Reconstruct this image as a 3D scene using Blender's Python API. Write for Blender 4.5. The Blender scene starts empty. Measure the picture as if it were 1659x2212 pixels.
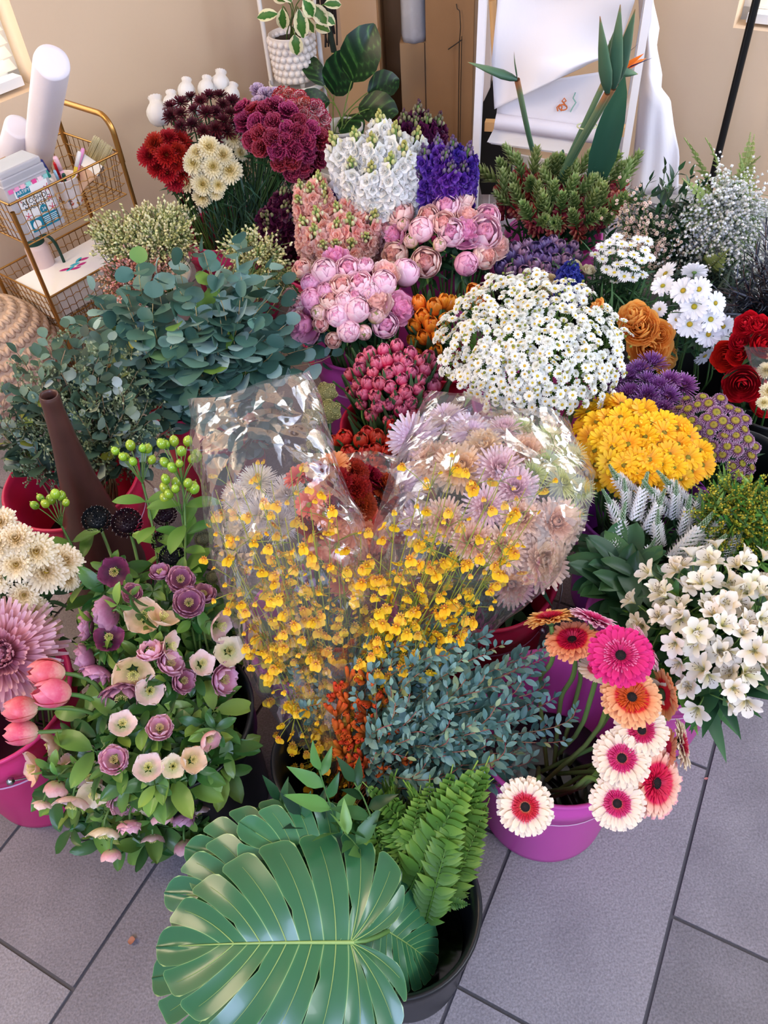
import bpy, math, random
import numpy as np
from mathutils import Matrix, Vector
random.seed(7); np.random.seed(7)
SC = bpy.context.scene
COL = SC.collection
PI = math.pi
# ---------------------------------------------------------------- camera
FPX, PITCH, ROLL, YAW, CH = 1720.0, 0.826865, -0.0887098, 0.536886, 1.6
b_ = PI/2 - PITCH
RX = np.array([[1,0,0],[0,math.cos(b_),-math.sin(b_)],[0,math.sin(b_),math.cos(b_)]])
RZ = np.array([[math.cos(ROLL),-math.sin(ROLL),0],[math.sin(ROLL),math.cos(ROLL),0],[0,0,1]])
RC = RX @ RZ
CAMP = np.array([0.0, 0.0, CH])
cd = bpy.data.cameras.new('camera'); cam = bpy.data.objects.new('camera', cd); COL.objects.link(cam)
M_ = Matrix([list(RC[i]) + [CAMP[i]] for i in range(3)] + [[0,0,0,1]])
cam.matrix_world = M_
cd.sensor_fit = 'VERTICAL'; cd.sensor_height = 24.0; cd.lens = FPX/2212*24.0; cd.clip_start = .02
SC.camera = cam
# ---------------------------------------------------------------- light
SC.view_settings.view_transform = 'Standard'; SC.view_settings.look = 'None'
SC.view_settings.gamma = 1; SC.view_settings.exposure = 1.05
SC.view_settings.use_curve_mapping = False
w = bpy.data.worlds.new('sky'); SC.world = w; w.use_nodes = True
bg = w.node_tree.nodes['Background']; bg.inputs[0].default_value = (.80,.86,1,1); bg.inputs[1].default_value = .29
def area(name, loc, target, size, power, col):
    l = bpy.data.lights.new(name, 'AREA'); l.shape = 'RECTANGLE'; l.size, l.size_y = size; l.energy = power; l.color = col
    o = bpy.data.objects.new(name, l); COL.objects.link(o); o.location = loc
    o.rotation_euler = (Vector(target) - Vector(loc)).to_track_quat('-Z', 'Y').to_euler()
    return o
area('storefront_daylight', (2.1,-.9,2.8), (.1,1.4,.2), (2.2,1.4), 78, (.88,.93,1))
area('side_window_daylight', (-2.3,1.0,2.2), (.1,2.0,.4), (1.3,1.2), 30, (1,.76,.52))
area('added_right_wall_fill', (-.7,-1.4,2.3), (1.5,3.0,.9), (1.0,1.6), 40, (.50,.60,1))  # unseen cool fill lamp added to brighten the right wall, not a door
area('right_window_daylight', (2.4,1.9,1.9), (.6,2.6,.4), (1.2,1.0), 24, (.70,.78,1))
# ---------------------------------------------------------------- pixel <-> world
def ray(x, y):
    d = RC @ np.array([(x-829.5)/FPX, -(y-1106)/FPX, -1.0]); return d/np.linalg.norm(d)
def at(x, y, z):
    d = ray(x, y); return CAMP + d*((z-CH)/d[2])
def on_plane(x, y, p, n):
    d = ray(x, y); p = np.array(p, float); n = np.array(n, float)
    return CAMP + d*(np.dot(p-CAMP, n)/np.dot(d, n))
def proj(P):
    c = RC.T @ (np.array(P)-CAMP); return 829.5+FPX*c[0]/-c[2], 1106-FPX*c[1]/-c[2]
def mpp(P):
    c = RC.T @ (np.array(P)-CAMP); return -c[2]/FPX
def nrm(v):
    v = np.array(v, float); return v/(np.linalg.norm(v)+1e-12)
UP = np.array([0,0,1.0])
U = random.uniform
# ---------------------------------------------------------------- mesh builder
class MB:
    def __init__(s): s.V=[]; s.F=[]; s.M=[]; s.T=[]; s.n=0
    def add(s, v, f, m=0, t=0.0):
        if not np.isscalar(m): m, t = (t if t and isinstance(t, int) else 0), m
        v = np.asarray(v, float).reshape(-1,3)
        s.V.append(v); s.T.append(np.broadcast_to(np.asarray(t, float), (len(v),)).copy())
        f = np.asarray(f)
        s.F.append(f + s.n); s.M.append(np.full(len(f), m)); s.n += len(v); return s
    def join(s, o, M=None, t=None, m=None):
        if not o.V: return s
        V = np.vstack(o.V); T = np.concatenate(o.T)
        if M is not None: V = V @ M[:3,:3].T + M[:3,3]
        if t is not None: T = T*0 + t if np.isscalar(t) else t(T)
        s.V.append(V); s.T.append(T)
        for f, mm in zip(o.F, o.M): s.F.append(f + s.n); s.M.append(mm if m is None else mm*0+m)
        s.n += len(V); return s
    def mesh(s, name, mats, smooth=True):
        V = np.vstack(s.V).astype(np.float32); T = np.concatenate(s.T).astype(np.float32)
        me = bpy.data.meshes.new(name)
        me.vertices.add(len(V)); me.vertices.foreach_set('co', V.ravel())
        sizes = np.concatenate([np.full(len(f), f.shape[1]) for f in s.F]) 
        loops = np.concatenate([f.ravel() for f in s.F]).astype(np.int32)
        me.loops.add(len(loops)); me.loops.foreach_set('vertex_index', loops)
        me.polygons.add(len(sizes)); st = np.concatenate([[0], np.cumsum(sizes)[:-1]]).astype(np.int32)
        me.polygons.foreach_set('loop_start', st)
        for m in mats: me.materials.append(m)
        me.polygons.foreach_set('material_index', np.concatenate(s.M).astype(np.int32))
        me.polygons.foreach_set('use_smooth', np.full(len(sizes), smooth))
        a = me.attributes.new('t', 'FLOAT', 'POINT'); a.data.foreach_set('value', T)
        me.update(calc_edges=True); me.validate()
        return me
def grid_faces(nu, nv, close=False):
    f = []; w_ = nv if close else nv+1
    for i in range(nu):
        for j in range(nv):
            a = i*w_+j; b = i*w_+(j+1) % w_ if close else i*w_+j+1
            f.append((a, b, b+w_, a+w_))
    return np.array(f)
GF = {}
def gf(nu, nv, close=False):
    k = (nu, nv, close)
    if k not in GF: GF[k] = grid_faces(nu, nv, close)
    return GF[k]
PR = {'strap': ([0,.3,.7,.9,1],[.35,.75,1,.92,.5]), 'oval': ([0,.15,.4,.65,.88,1],[.12,.62,1,.94,.55,.06]),
      'round': ([0,.08,.3,.6,.85,1],[.2,.62,1,1,.7,.12]), 'lance': ([0,.15,.35,.7,1],[.15,.75,1,.55,.02]),
      'fan': ([0,.3,.7,.92,1],[.15,.45,.9,1,.75]), 'quill': ([0,.4,.85,1],[.5,.8,1,.5]), 'needle': ([0,.2,.6,1],[.4,1,.8,.05]),
      'obov': ([0,.2,.5,.75,.93,1],[.12,.4,.85,1,.7,.15])}
def petal(L, W, prof='strap', elev=0.0, curl=0.0, cup=0.0, nu=4, nv=2, wave=0.0, wf=3.0, fold=0.0, ph=0.0):
    u = np.linspace(0, 1, nu+1); v = np.linspace(-1, 1, nv+1)
    a = elev + curl*u; ds = L/nu
    x = np.concatenate([[0], np.cumsum(np.cos((a[1:]+a[:-1])/2)*ds)]); z = np.concatenate([[0], np.cumsum(np.sin((a[1:]+a[:-1])/2)*ds)])
    w_ = np.interp(u, *PR[prof])*W/2
    Y = w_[:,None]*v[None,:]
    off = cup*w_[:,None]*(v[None,:]**2) + fold*w_[:,None]*np.abs(v[None,:]) + wave*L*np.sin(wf*PI*v[None,:]+ph+u[:,None]*4)*u[:,None]
    X = x[:,None] - np.sin(a)[:,None]*off; Z = z[:,None] + np.cos(a)[:,None]*off
    V = np.stack([X, Y, Z], -1).reshape(-1, 3)
    return V, gf(nu, nv), np.repeat(u, nv+1)
def gpetal(az, wid, th0, th1, rx, rz, flare=0.0, wave=0.0, nu=6, nv=4, prof='round', tip=0.0, ph=0.0):
    u = np.linspace(0, 1, nu+1); v = np.linspace(-1, 1, nv+1)
    th = th0+(th1-th0)*u
    W_ = np.interp(u, *PR[prof])*wid
    A = az + W_[:,None]*v[None,:]
    rho = rx*np.sin(th) + flare*u**3
    rho = rho[:,None] + wave*rx*np.sin(3.3*PI*v[None,:]+ph+u[:,None]*3)*(u[:,None]**2)
    Z = (-rz*np.cos(th))[:,None] - tip*(v[None,:]**2)*(u[:,None]**2)*rz + wave*rz*.6*np.cos(4*v[None,:]+ph)*(u[:,None]**2)
    V = np.stack([rho*np.cos(A), rho*np.sin(A), Z], -1).reshape(-1,3)
    return V, gf(nu, nv), np.repeat(u, nv+1)
def rotz(V, a, off=(0,0,0)):
    c, s = math.cos(a), math.sin(a); return V @ np.array([[c,s,0],[-s,c,0],[0,0,1]]) + np.array(off)
def frame(n, spin=0.0, x=None):
    n = nrm(n); x = nrm(np.cross(UP if abs(n[2]) < .95 else np.array([1,0,0]), n)) if x is None else nrm(np.array(x)-np.dot(x,n)*n)
    y = np.cross(n, x); c, s = math.cos(spin), math.sin(spin)
    return np.stack([x*c+y*s, y*c-x*s, n], 1)
def TM(p, R=np.eye(3), s=1.0):
    M = np.eye(4); M[:3,:3] = R*s; M[:3,3] = p; return M
def tube(pts, r, k=6, caps=True):
    pts = np.asarray(pts, float); n = len(pts); r = np.broadcast_to(np.asarray(r, float), (n,))
    tg = np.gradient(pts, axis=0); tg /= np.linalg.norm(tg, axis=1)[:,None]+1e-12
    ref = np.array([0,0,1.0]) if abs(tg[0][2]) < .9 else np.array([1.0,0,0])
    V = []; x = nrm(np.cross(ref, tg[0]))
    for i in range(n):
        x = nrm(x - np.dot(x, tg[i])*tg[i]); y = np.cross(tg[i], x)
        a = np.arange(k)*2*PI/k
        V.append(pts[i] + r[i]*(np.cos(a)[:,None]*x + np.sin(a)[:,None]*y))
    V = np.vstack(V)
    return V, gf(n-1, k, True), np.repeat(np.linspace(0,1,n), k)
def blob(c, r, nu=4, nv=6, sq=(1,1,1)):
    th = np.linspace(0.001, PI-.001, nu+1); a = np.arange(nv)*2*PI/nv
    V = np.stack([np.outer(np.sin(th), np.cos(a)), np.outer(np.sin(th), np.sin(a)), np.outer(-np.cos(th), np.ones(nv))], -1).reshape(-1,3)
    return V*np.array(sq)*r + np.array(c), gf(nu, nv, True), np.repeat(np.linspace(0,1,nu+1), nv)
def lathe(prof, k=48, ang=2*PI):
    a = np.arange(k)*2*PI/k; p = np.array(prof)
    V = np.stack([np.outer(p[:,0], np.cos(a)), np.outer(p[:,0], np.sin(a)), np.outer(p[:,1], np.ones(k))], -1).reshape(-1,3)
    return V, gf(len(p)-1, k, True), np.repeat(np.linspace(0,1,len(p)), k)
BOXF = np.array([(0,2,3,1),(4,5,7,6),(0,1,5,4),(2,6,7,3),(0,4,6,2),(1,3,7,5)])
def box(c, s, R=None):
    V = np.array([[x,y,z] for z in (-.5,.5) for y in (-.5,.5) for x in (-.5,.5)])*np.array(s)
    if R is not None: V = V @ np.asarray(R).T
    return V+np.array(c), BOXF
def bez(p0, p1, p2, p3, n=8):
    t = np.linspace(0,1,n+1)[:,None]; p0,p1,p2,p3 = map(np.asarray, (p0,p1,p2,p3))
    return (1-t)**3*p0+3*(1-t)**2*t*p1+3*(1-t)*t*t*p2+t**3*p3
# ---------------------------------------------------------------- materials
def hexc(h):
    h = h.lstrip('#'); c = [int(h[i:i+2],16)/255 for i in (0,2,4)]
    return tuple((x/12.92 if x <= .04045 else ((x+.055)/1.055)**2.4) for x in c)+(1,)
MATS = {}
def nd(nt, t, **kw):
    n = nt.nodes.new(t)
    for k, v in kw.items(): setattr(n, k, v)
    return n
def mat(name, ramp, rough=.55, var=.12, hue=.02, trans=.25, noise=0.0, nscale=60, bump=0.0, bscale=80, metal=0.0, spec=.4, coat=0.0, attr='t', alpha=None):
    if name in MATS: return MATS[name]
    m = bpy.data.materials.new(name); m.use_nodes = True; nt = m.node_tree; P = nt.nodes['Principled BSDF']; L = nt.links.new
    if isinstance(ramp, str): ramp = [(0, ramp)]
    a = nd(nt, 'ShaderNodeAttribute', attribute_name=attr)
    cr = nd(nt, 'ShaderNodeValToRGB'); e = cr.color_ramp.elements
    fac = a.outputs['Fac']
    tc = nd(nt, 'ShaderNodeTexCoord')
    if noise:
        nz = nd(nt, 'ShaderNodeTexNoise'); nz.inputs['Scale'].default_value = nscale; nz.inputs['Detail'].default_value = 4
        L(tc.outputs['Object'], nz.inputs['Vector'])
        ma = nd(nt, 'ShaderNodeMath', operation='MULTIPLY_ADD'); ma.inputs[1].default_value = noise; L(nz.outputs[0], ma.inputs[0])
        mb = nd(nt, 'ShaderNodeMath', operation='ADD'); mb.inputs[1].default_value = -noise/2; L(fac, mb.inputs[0]); L(mb.outputs[0], ma.inputs[2]); fac = ma.outputs[0]
    L(fac, cr.inputs[0])
    while len(e) > 1: e.remove(e[-1])
    e[0].position = ramp[0][0]; e[0].color = hexc(ramp[0][1])
    for p, c in ramp[1:]: q = e.new(p); q.color = hexc(c)
    col = cr.outputs[0]
    if var or hue:
        oi = nd(nt, 'ShaderNodeObjectInfo'); hs = nd(nt, 'ShaderNodeHueSaturation')
        mr = nd(nt, 'ShaderNodeMapRange'); mr.inputs['To Min'].default_value = 1-var; mr.inputs['To Max'].default_value = 1+var*.6
        mh = nd(nt, 'ShaderNodeMapRange'); mh.inputs['To Min'].default_value = .5-hue; mh.inputs['To Max'].default_value = .5+hue
        fr = nd(nt, 'ShaderNodeMath', operation='FRACT'); mm = nd(nt, 'ShaderNodeMath', operation='MULTIPLY'); mm.inputs[1].default_value = 7.31
        L(oi.outputs['Random'], mr.inputs[0]); L(oi.outputs['Random'], mm.inputs[0]); L(mm.outputs[0], fr.inputs[0]); L(fr.outputs[0], mh.inputs[0])
        L(mr.outputs[0], hs.inputs['Value']); L(mh.outputs[0], hs.inputs['Hue']); L(col, hs.inputs['Color']); col = hs.outputs[0]
    L(col, P.inputs['Base Color']); P.inputs['Roughness'].default_value = rough; P.inputs['Metallic'].default_value = metal
    P.inputs['Specular IOR Level'].default_value = spec; P.inputs['Coat Weight'].default_value = coat
    if bump:
        nz = nd(nt, 'ShaderNodeTexNoise'); nz.inputs['Scale'].default_value = bscale; nz.inputs['Detail'].default_value = 5
        L(tc.outputs['Object'], nz.inputs['Vector']); bm = nd(nt, 'ShaderNodeBump'); bm.inputs['Strength'].default_value = bump; bm.inputs['Distance'].default_value = .004
        L(nz.outputs[0], bm.inputs['Height']); L(bm.outputs[0], P.inputs['Normal'])
    out = nt.nodes['Material Output']
    if trans:
        tr = nd(nt, 'ShaderNodeBsdfTranslucent'); mx = nd(nt, 'ShaderNodeMixShader'); mx.inputs[0].default_value = trans
        L(col, tr.inputs[0]); L(P.outputs[0], mx.inputs[1]); L(tr.outputs[0], mx.inputs[2]); L(mx.outputs[0], out.inputs[0])
    MATS[name] = m; return m
def solid(name, h, rough=.5, **kw): return mat(name, h, rough, var=0, hue=0, trans=0, **kw)
# ---------------------------------------------------------------- objects
def tag(o, label, cat, group=None):
    o['label'] = label; o['category'] = cat
    if group: o['group'] = group
    return o
def obj(name, data, parent=None, M=None, label=None):
    if isinstance(data, tuple): data = data[0].mesh(name, data[1], *(data[2:]))
    o = bpy.data.objects.new(name, data); COL.objects.link(o)
    if parent is not None: o.parent = parent
    if M is not None: o.matrix_basis = Matrix(np.asarray(M).tolist())
    if label: o['label'] = label
    return o
def thing(name, loc, label, cat, group=None, R=None):
    o = bpy.data.objects.new(name, None); COL.objects.link(o)
    o.empty_display_size = .02
    o.matrix_basis = Matrix(TM(loc, np.eye(3) if R is None else R).tolist())
    return tag(o, label, cat, group)
def struct(name, data):
    o = obj(name, data); o['kind'] = 'structure'; return o
# ================================================================ setting
C0 = np.array([0.0, 3.9, 0]); LD = np.array([-.669,-.743,0]); LN = np.array([.743,-.669,0])
RD = np.array([.819,-.574,0]); RN = np.array([-.574,-.819,0])
m_wall = solid('wall_paint', '#dfc4a4', .8, bump=.15, bscale=30)
m_white = solid('white_paint', '#ece9e4', .45)
m_grout = solid('grout', '#4f4c4e', .9, bump=.5, bscale=120)
m_tile = mat('stone_tile', [(0,'#6f6a6c'),(.5,'#7c7679'),(1,'#8a8486')], .72, var=0, hue=0, trans=0, noise=1.5, nscale=9, bump=.5, bscale=140, spec=.35)
def tile_speckle():
    nt = m_tile.node_tree; P = nt.nodes['Principled BSDF']; L = nt.links.new
    src = P.inputs['Base Color'].links[0].from_socket
    tc = nt.nodes.new('ShaderNodeTexCoord'); n = nt.nodes.new('ShaderNodeTexNoise'); n.inputs['Scale'].default_value = 260; n.inputs['Detail'].default_value = 3
    L(tc.outputs['Object'], n.inputs['Vector'])
    r = nt.nodes.new('ShaderNodeMapRange'); r.inputs['From Min'].default_value=.3; r.inputs['From Max'].default_value=.7; r.inputs['To Min'].default_value=.72; r.inputs['To Max'].default_value=1.22
    L(n.outputs[0], r.inputs[0]); mx = nt.nodes.new('ShaderNodeVectorMath'); mx.operation='SCALE'; L(src, mx.inputs[0]); L(r.outputs[0], mx.inputs['Scale']); L(mx.outputs[0], P.inputs['Base Color'])
tile_speckle()
# floor: running-bond tiles .307 x .587
A_ = np.array([math.sin(YAW), math.cos(YAW), 0]); B_ = np.array([math.cos(YAW), -math.sin(YAW), 0])
fl = MB()
def quad(a, b, c, d, mb, m=0, t=0): mb.add([a,b,c,d], [(0,1,2,3)], m, t)
def fpt(u, v, z=0): return B_*u + A_*v + np.array([0,0,z])
quad(fpt(-5,-2,-.004), fpt(5,-2,-.004), fpt(5,6,-.004), fpt(-5,6,-.004), fl, 1)
TW, TL, g = .307, .587, .0035
for i in range(-14, 12):
    u0 = .184 + i*TW
    v00 = .5866 if i % 2 == 0 else .310
    for j in range(-5, 9):
        v0 = v00 + j*TL; t = random.random()
        a,b,c,d = fpt(u0+g,v0+g), fpt(u0+TW-g,v0+g), fpt(u0+TW-g,v0+TL-g), fpt(u0+g,v0+TL-g)
        quad(a,b,c,d, fl, 0, t)
        for p,q in ((a,b),(b,c),(c,d),(d,a)): quad(p, q, q-UP*.004, p-UP*.004, fl, 0, t)
struct('floor', fl.mesh('floor', [m_tile, m_grout], False))
# walls with window openings
def wall(name, D, N, L, H, win):
    mb = MB(); s0,s1,z0,z1 = win
    P = lambda s, z, d=0: C0 + D*s + UP*z - N*d
    for a,b,c,d in ((0,s0,0,H),(s1,L,0,H),(s0,s1,0,z0),(s0,s1,z1,H)):
        V = [P(x,z,y) for y in (0,.16) for z in (c,d) for x in (a,b)]
        mb.add(V, BOXF[:, ::1])
    struct(name, mb.mesh(name, [m_wall], False))
    return P
def wcoord(x, y, D, N):
    p = on_plane(x, y, C0, N); return np.dot(p-C0, D), p[2]
ls, lz = wcoord(86, 188, LD, LN); rs, rz = wcoord(1583, 60, RD, RN)
PL = wall('wall_left', LD, LN, 4.2, 2.7, (ls, ls+1.0, lz, lz+1.25))
PRt = wall('wall_right', RD, RN, 3.6, 2.7, (rs, rs+1.1, rz, rz+1.2))
m_glass = bpy.data.materials.new('window_glass'); m_glass.use_nodes = True
_n = m_glass.node_tree; _t = _n.nodes.new('ShaderNodeBsdfTransparent'); _g = _n.nodes.new('ShaderNodeBsdfGlossy'); _m = _n.nodes.new('ShaderNodeMixShader'); _m.inputs[0].default_value=.06; _g.inputs['Roughness'].default_value=.02
_n.links.new(_t.outputs[0], _m.inputs[1]); _n.links.new(_g.outputs[0], _m.inputs[2]); _n.links.new(_m.outputs[0], _n.nodes['Material Output'].inputs[0])
m_sky = bpy.data.materials.new('bright_sky'); m_sky.use_nodes = True
_n = m_sky.node_tree; _e = _n.nodes.new('ShaderNodeEmission'); _e.inputs[0].default_value=(.95,.98,1,1); _e.inputs[1].default_value=2.2
_n.links.new(_e.outputs[0], _n.nodes['Material Output'].inputs[0])
m_slat = mat('blind_slat', '#f6f0e4', .5, var=0, hue=0, trans=.5)
for k, (P, D, N, (s0, z0), ww, wh) in enumerate(((PL, LD, LN, (ls, lz), 1.0, 1.25), (PRt, RD, RN, (rs, rz), 1.1, 1.2))):
    root = bpy.data.objects.new('window_%d' % (k+1), None); COL.objects.link(root); root['kind'] = 'structure'
    fr = MB(); Rw = np.stack([D, -N, UP], 1); z0 += .0
    for s, z, a, b in ((s0+ww/2, z0+.02, ww, .04), (s0+ww/2, z0+wh-.02, ww, .04), (s0+.02, z0+wh/2, .04, wh), (s0+ww-.02, z0+wh/2, .04, wh), (s0+ww/2, z0+wh/2, .03, wh)):
        fr.add(*box(P(s, z, .12), (a, .05, b), Rw))
    obj('window_frame', fr.mesh('window_frame', [m_white], False), root)
    gl = MB(); gl.add([P(s0,z0,.125),P(s0+ww,z0,.125),P(s0+ww,z0+wh,.125),P(s0,z0+wh,.125)], [(0,1,2,3)])
    obj('pane', gl.mesh('pane', [m_glass], False), root)
    sl = MB(); n = 32 if k == 0 else 12
    for i in range(n):
        z = z0+.07+i*.036
        a = math.radians(42); R2 = Rw @ np.array([[1,0,0],[0,math.cos(a),-math.sin(a)],[0,math.sin(a),math.cos(a)]])
        sl.add(*box(P(s0+ww/2+.012, z, .055), (ww-.04, .036, .003), R2))
    if n:
        obj('blind_slats', sl.mesh('blind_slats', [m_slat], False), root)
        br = MB(); br.add(*box(P(s0+ww/2+.012, z0+.025, .055), (ww-.04, .05, .028), Rw)); 
        for q in (.12,.5,.85): br.add(*tube([P(s0+ww*q, z0+.03, .027), P(s0+ww*q, z0+wh, .027)], .0012, 4))
        obj('bottom_rail', br.mesh('bottom_rail', [m_white], False), root)
    sk = MB(); sk.add([P(s0-.6,z0-.6,.5),P(s0+ww+.6,z0-.6,.5),P(s0+ww+.6,z0+wh+.6,.5),P(s0-.6,z0+wh+.6,.5)], [(0,1,2,3)])
    o = struct('sky_beyond_window_%d' % (k+1), sk.mesh('sky', [m_sky], False))
for nm, P, L in (('baseboard_left', PL, 4.2), ('baseboard_right', PRt, 3.6)):
    D, N = (LD, LN) if 'left' in nm else (RD, RN)
    mb = MB(); mb.add(*box(P(L/2, .045, -.008), (L, .014, .09), np.stack([D, -N, UP], 1)))
    struct(nm, mb.mesh(nm, [m_white], False))
cl = MB(); cl.add(*box((0,1.2,2.75), (9,8,.1))); struct('ceiling', cl.mesh('ceiling', [m_white], False))
# ================================================================ buckets
pinks = {'pink': ('#e05cb8','#c23a84'), 'hot': ('#de3c80','#b82860'), 'red': ('#cf2a52','#b01c44'), 'purple': ('#b04cc8','#7f2c98')}
def pmat(c):
    if c == 'black': return solid('bucket_black', '#15171a', .35, spec=.5)
    if c == 'white': return solid('bucket_white', '#d9d6d2', .4)
    return mat('bucket_'+c, pinks[c][0], .33, var=0, hue=0, trans=.28, spec=.5)
m_wire = solid('steel_wire', '#a9a9ac', .3, metal=1.0)
m_water = solid('dark_water', '#10130f', .08, spec=.6)
m_print = solid('printed_white_line', '#eab7d8', .5)
BK = {}
def bucket(key, px, py, c, label, r=.148, h=.33, xy=None, handle=None, lines=True, rb=None):
    p = at(px, py, h)[:2] if xy is None else np.array(xy, float); BK[key] = (p[0], p[1], r, h)
    rb = rb or r*.83
    root = thing('flower_bucket', (p[0],p[1],0), label, 'bucket')
    pr = [(0,.0),(rb-.004,.0),(rb,.005)]
    for z in np.linspace(.02, h-.09, 5): pr.append((rb+(r-.012-rb)*z/(h-.08), z))
    pr += [(r-.011,h-.086),(r-.004,h-.080),(r-.004,h-.045),(r-.009,h-.040),(r-.006,h-.018),(r,h-.012),(r+.004,h-.004),(r+.001,h),(r-.004,h-.003),(r-.009,h-.014),(r-.013,h-.05),(r-.018,h-.09),(rb-.005,.008),(0,.008)]
    mb = MB(); mb.add(*lathe(pr, 56)); obj('body', mb.mesh('bucket_body', [pmat(c)]), root)
    mb = MB(); mb.add(*lathe([(0,h*.42),(rb+(r-rb)*.42-.011,h*.42)], 40)); obj('water', mb.mesh('water', [m_water]), root)
    if lines and c not in ('black','white'):
        mb = MB()
        zl = h-.115; rr = rb+(r-.012-rb)*zl/(h-.08)+.0008
        mb.add(*lathe([(rr,zl),(rr+.0004,zl+.006)], 56)); obj('printed_line', mb.mesh('printed_line', [m_print]), root)
    if handle is not None:
        az, drop = handle
        a = math.radians(az); x = np.array([math.cos(a), math.sin(a), 0]); y = np.array([-math.sin(a), math.cos(a), 0])
        z0 = h-.06; rad = r+.008; pts = []
        for t in np.linspace(0, 1, 21):
            th = t*PI; pts.append(x*math.cos(th)*rad + y*math.sin(th)*(rad+.01) + UP*(z0 - drop*math.sin(th)**.8))
        mb = MB(); mb.add(*tube(pts, .0019, 6))
        for s in (-1,1): mb.add(*blob(x*s*rad+UP*z0, .008, sq=(1,1,1)))
        hd = obj('handle', mb.mesh('handle', [m_wire]), root)
        mb = MB(); mid = pts[8:13]; mb.add(*tube(mid, .006, 8)); obj('grip', mb.mesh('grip', [m_white]), hd)
    return root
bucket('gerb', 1205,1560,'pink','bright pink bucket tilting gerberas out, standing forward on the open floor', handle=(20,-.0), r=.148)
bucket('alst', 0,0,'pink','pink bucket under the white alstroemeria at the open tiles', xy=(.51,.82), handle=(-60,.05))
bucket('yelm', 0,0,'purple','purple bucket holding the golden yellow daisies', xy=(.555,1.13), handle=(200,.08), r=.142)
bucket('dism', 0,0,'red','dark red bucket under the peach football mums', xy=(.19,.99), handle=(-50,-.02))
bucket('onc', 0,0,'pink','pink bucket showing through the clear sleeve of yellow orchids', xy=(-.14,.90), handle=(200,.05))
bucket('fern', 0,0,'black','black bucket of ferns and monstera leaves, the frontmost bucket', xy=(-.035,.385), r=.128, h=.30)
bucket('kang', 0,0,'black','black bucket of orange kangaroo paw beside the fern bucket', xy=(-.12,.635), r=.112, h=.30)
bucket('hell', 0,0,'black','large black bucket under the pink hellebores', xy=(-.41,.72), r=.145, h=.34)
bucket('mumL', 0,0,'hot','hot pink bucket of the giant pink mum, cut by the photo edge', xy=(-.76,.80), handle=(-70,.06))
bucket('seed', 0,0,'red','red bucket of seeded eucalyptus beside the dark bottle vase', xy=(-.72,1.36), handle=(-75,.09), r=.155)
bucket('euc', 0,0,'red','red bucket hidden under the round-leaved eucalyptus', xy=(-.45,1.68))
bucket('stat', 0,0,'white','white bucket of yellow and peach statice beside the gold cart', xy=(-.66,2.24), r=.13)
bucket('carn', 490,490,'hot','pink bucket of carnations and cream mums against the tan wall')
bucket('stockP', 0,0,'hot','pink bucket under the peach stock flowers', xy=(-.10,2.22), r=.14)
bucket('stockW', 0,0,'hot','pink bucket under the white and violet stock flowers', xy=(.17,2.56), r=.14)
bucket('peoF', 785,725,'pink','pink bucket holding the nearer bunch of pink peonies', handle=(-30,.07))
bucket('peoB', 962,592,'pink','pink bucket holding the farther bunch of pink peonies')
bucket('tulO', 0,0,'red','red pot of orange tulips tucked beside the feverfew', xy=(.215,1.76), r=.10, h=.28)
bucket('tulR', 0,0,'red','red bucket of raspberry pink tulips', xy=(.05,1.46), r=.135)
bucket('fev', 0,0,'pink','pink bucket under the mound of white feverfew', xy=(.39,1.50), handle=(-20,.06))
bucket('snap', 1195,505,'pink','pink bucket of green and red budded spikes before the easel')
bucket('tulV', 0,0,'black','black pot of dusky purple tulips', xy=(.47,2.01), r=.10, h=.28)
bucket('lis', 0,0,'black','black pot of lisianthus and small white asters', xy=(.63,1.86), r=.115, h=.28)
bucket('roseO', 0,0,'black','black bucket of orange roses and big white daisies', xy=(.83,1.62), r=.135, h=.30)
bucket('wax', 0,0,'white','grey-white bucket of waxflower and dark foliage', xy=(.88,2.13), r=.13)
bucket('gyp', 0,0,'white','grey-white bucket of baby\'s breath near the black pole', xy=(1.13,2.03), r=.12)
bucket('agon', 0,0,'black','black bucket of near-black feathery foliage', xy=(1.10,1.72), r=.12)
bucket('roseR', 0,0,'black','black bucket of deep red roses', xy=(.955,1.43), r=.12)
bucket('mumP', 0,0,'black','black bucket of spiky violet mums', xy=(.64,1.42), r=.13)
bucket('mumB', 0,0,'black','black bucket of purple and green button mums', xy=(.79,1.225), r=.115)
bucket('soli', 0,0,'black','black bucket of goldenrod and white veronica', xy=(.735,.985), r=.112)
# ================================================================ gold cart
m_gold = solid('brass', '#b98a4a', .32, metal=.9)
ZR = .65
F1, F2, B2 = at(20,443,ZR), at(258,328,ZR), at(112,297,ZR); B1 = F1+(B2-F2)
cu = nrm(F2-F1); cv = nrm(B2-F2); cv = nrm(cv-np.dot(cu,cv)*cu); CL, CW = np.linalg.norm(F2-F1), np.linalg.norm(B2-F2)
RCt = np.stack([cu, cv, UP], 1); O_ = np.array([F1[0],F1[1],0.0])
cart = thing('wire_trolley', O_, 'gold wire storage trolley with open mesh baskets against the tan wall', 'trolley', R=RCt)
r_ = .0065
fr = MB()
for x in (.0, CL):
    pts = [(x,-.012 if 0 else .0,.03)] + [(x,0,z) for z in (.2,.5)] 
    fr.add(*tube([(x,0,.04),(x,0,ZR-.02)], r_, 8)); fr.add(*tube([(x,CW,.04),(x,CW,ZR-.02)], r_, 8))
hp = [(CL,.0,ZR-.03),(CL,.0,ZR+.05)] + [(CL, .045-.045*math.cos(a), ZR+.05+.05*math.sin(a)) for a in np.linspace(.2,PI/2,6)] + [(CL, CW-.045+.045*math.sin(a), ZR+.05+.05*math.cos(a)) for a in np.linspace(0,PI/2-.2,5)] + [(CL,CW,ZR+.05),(CL,CW,ZR-.03)]
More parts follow.
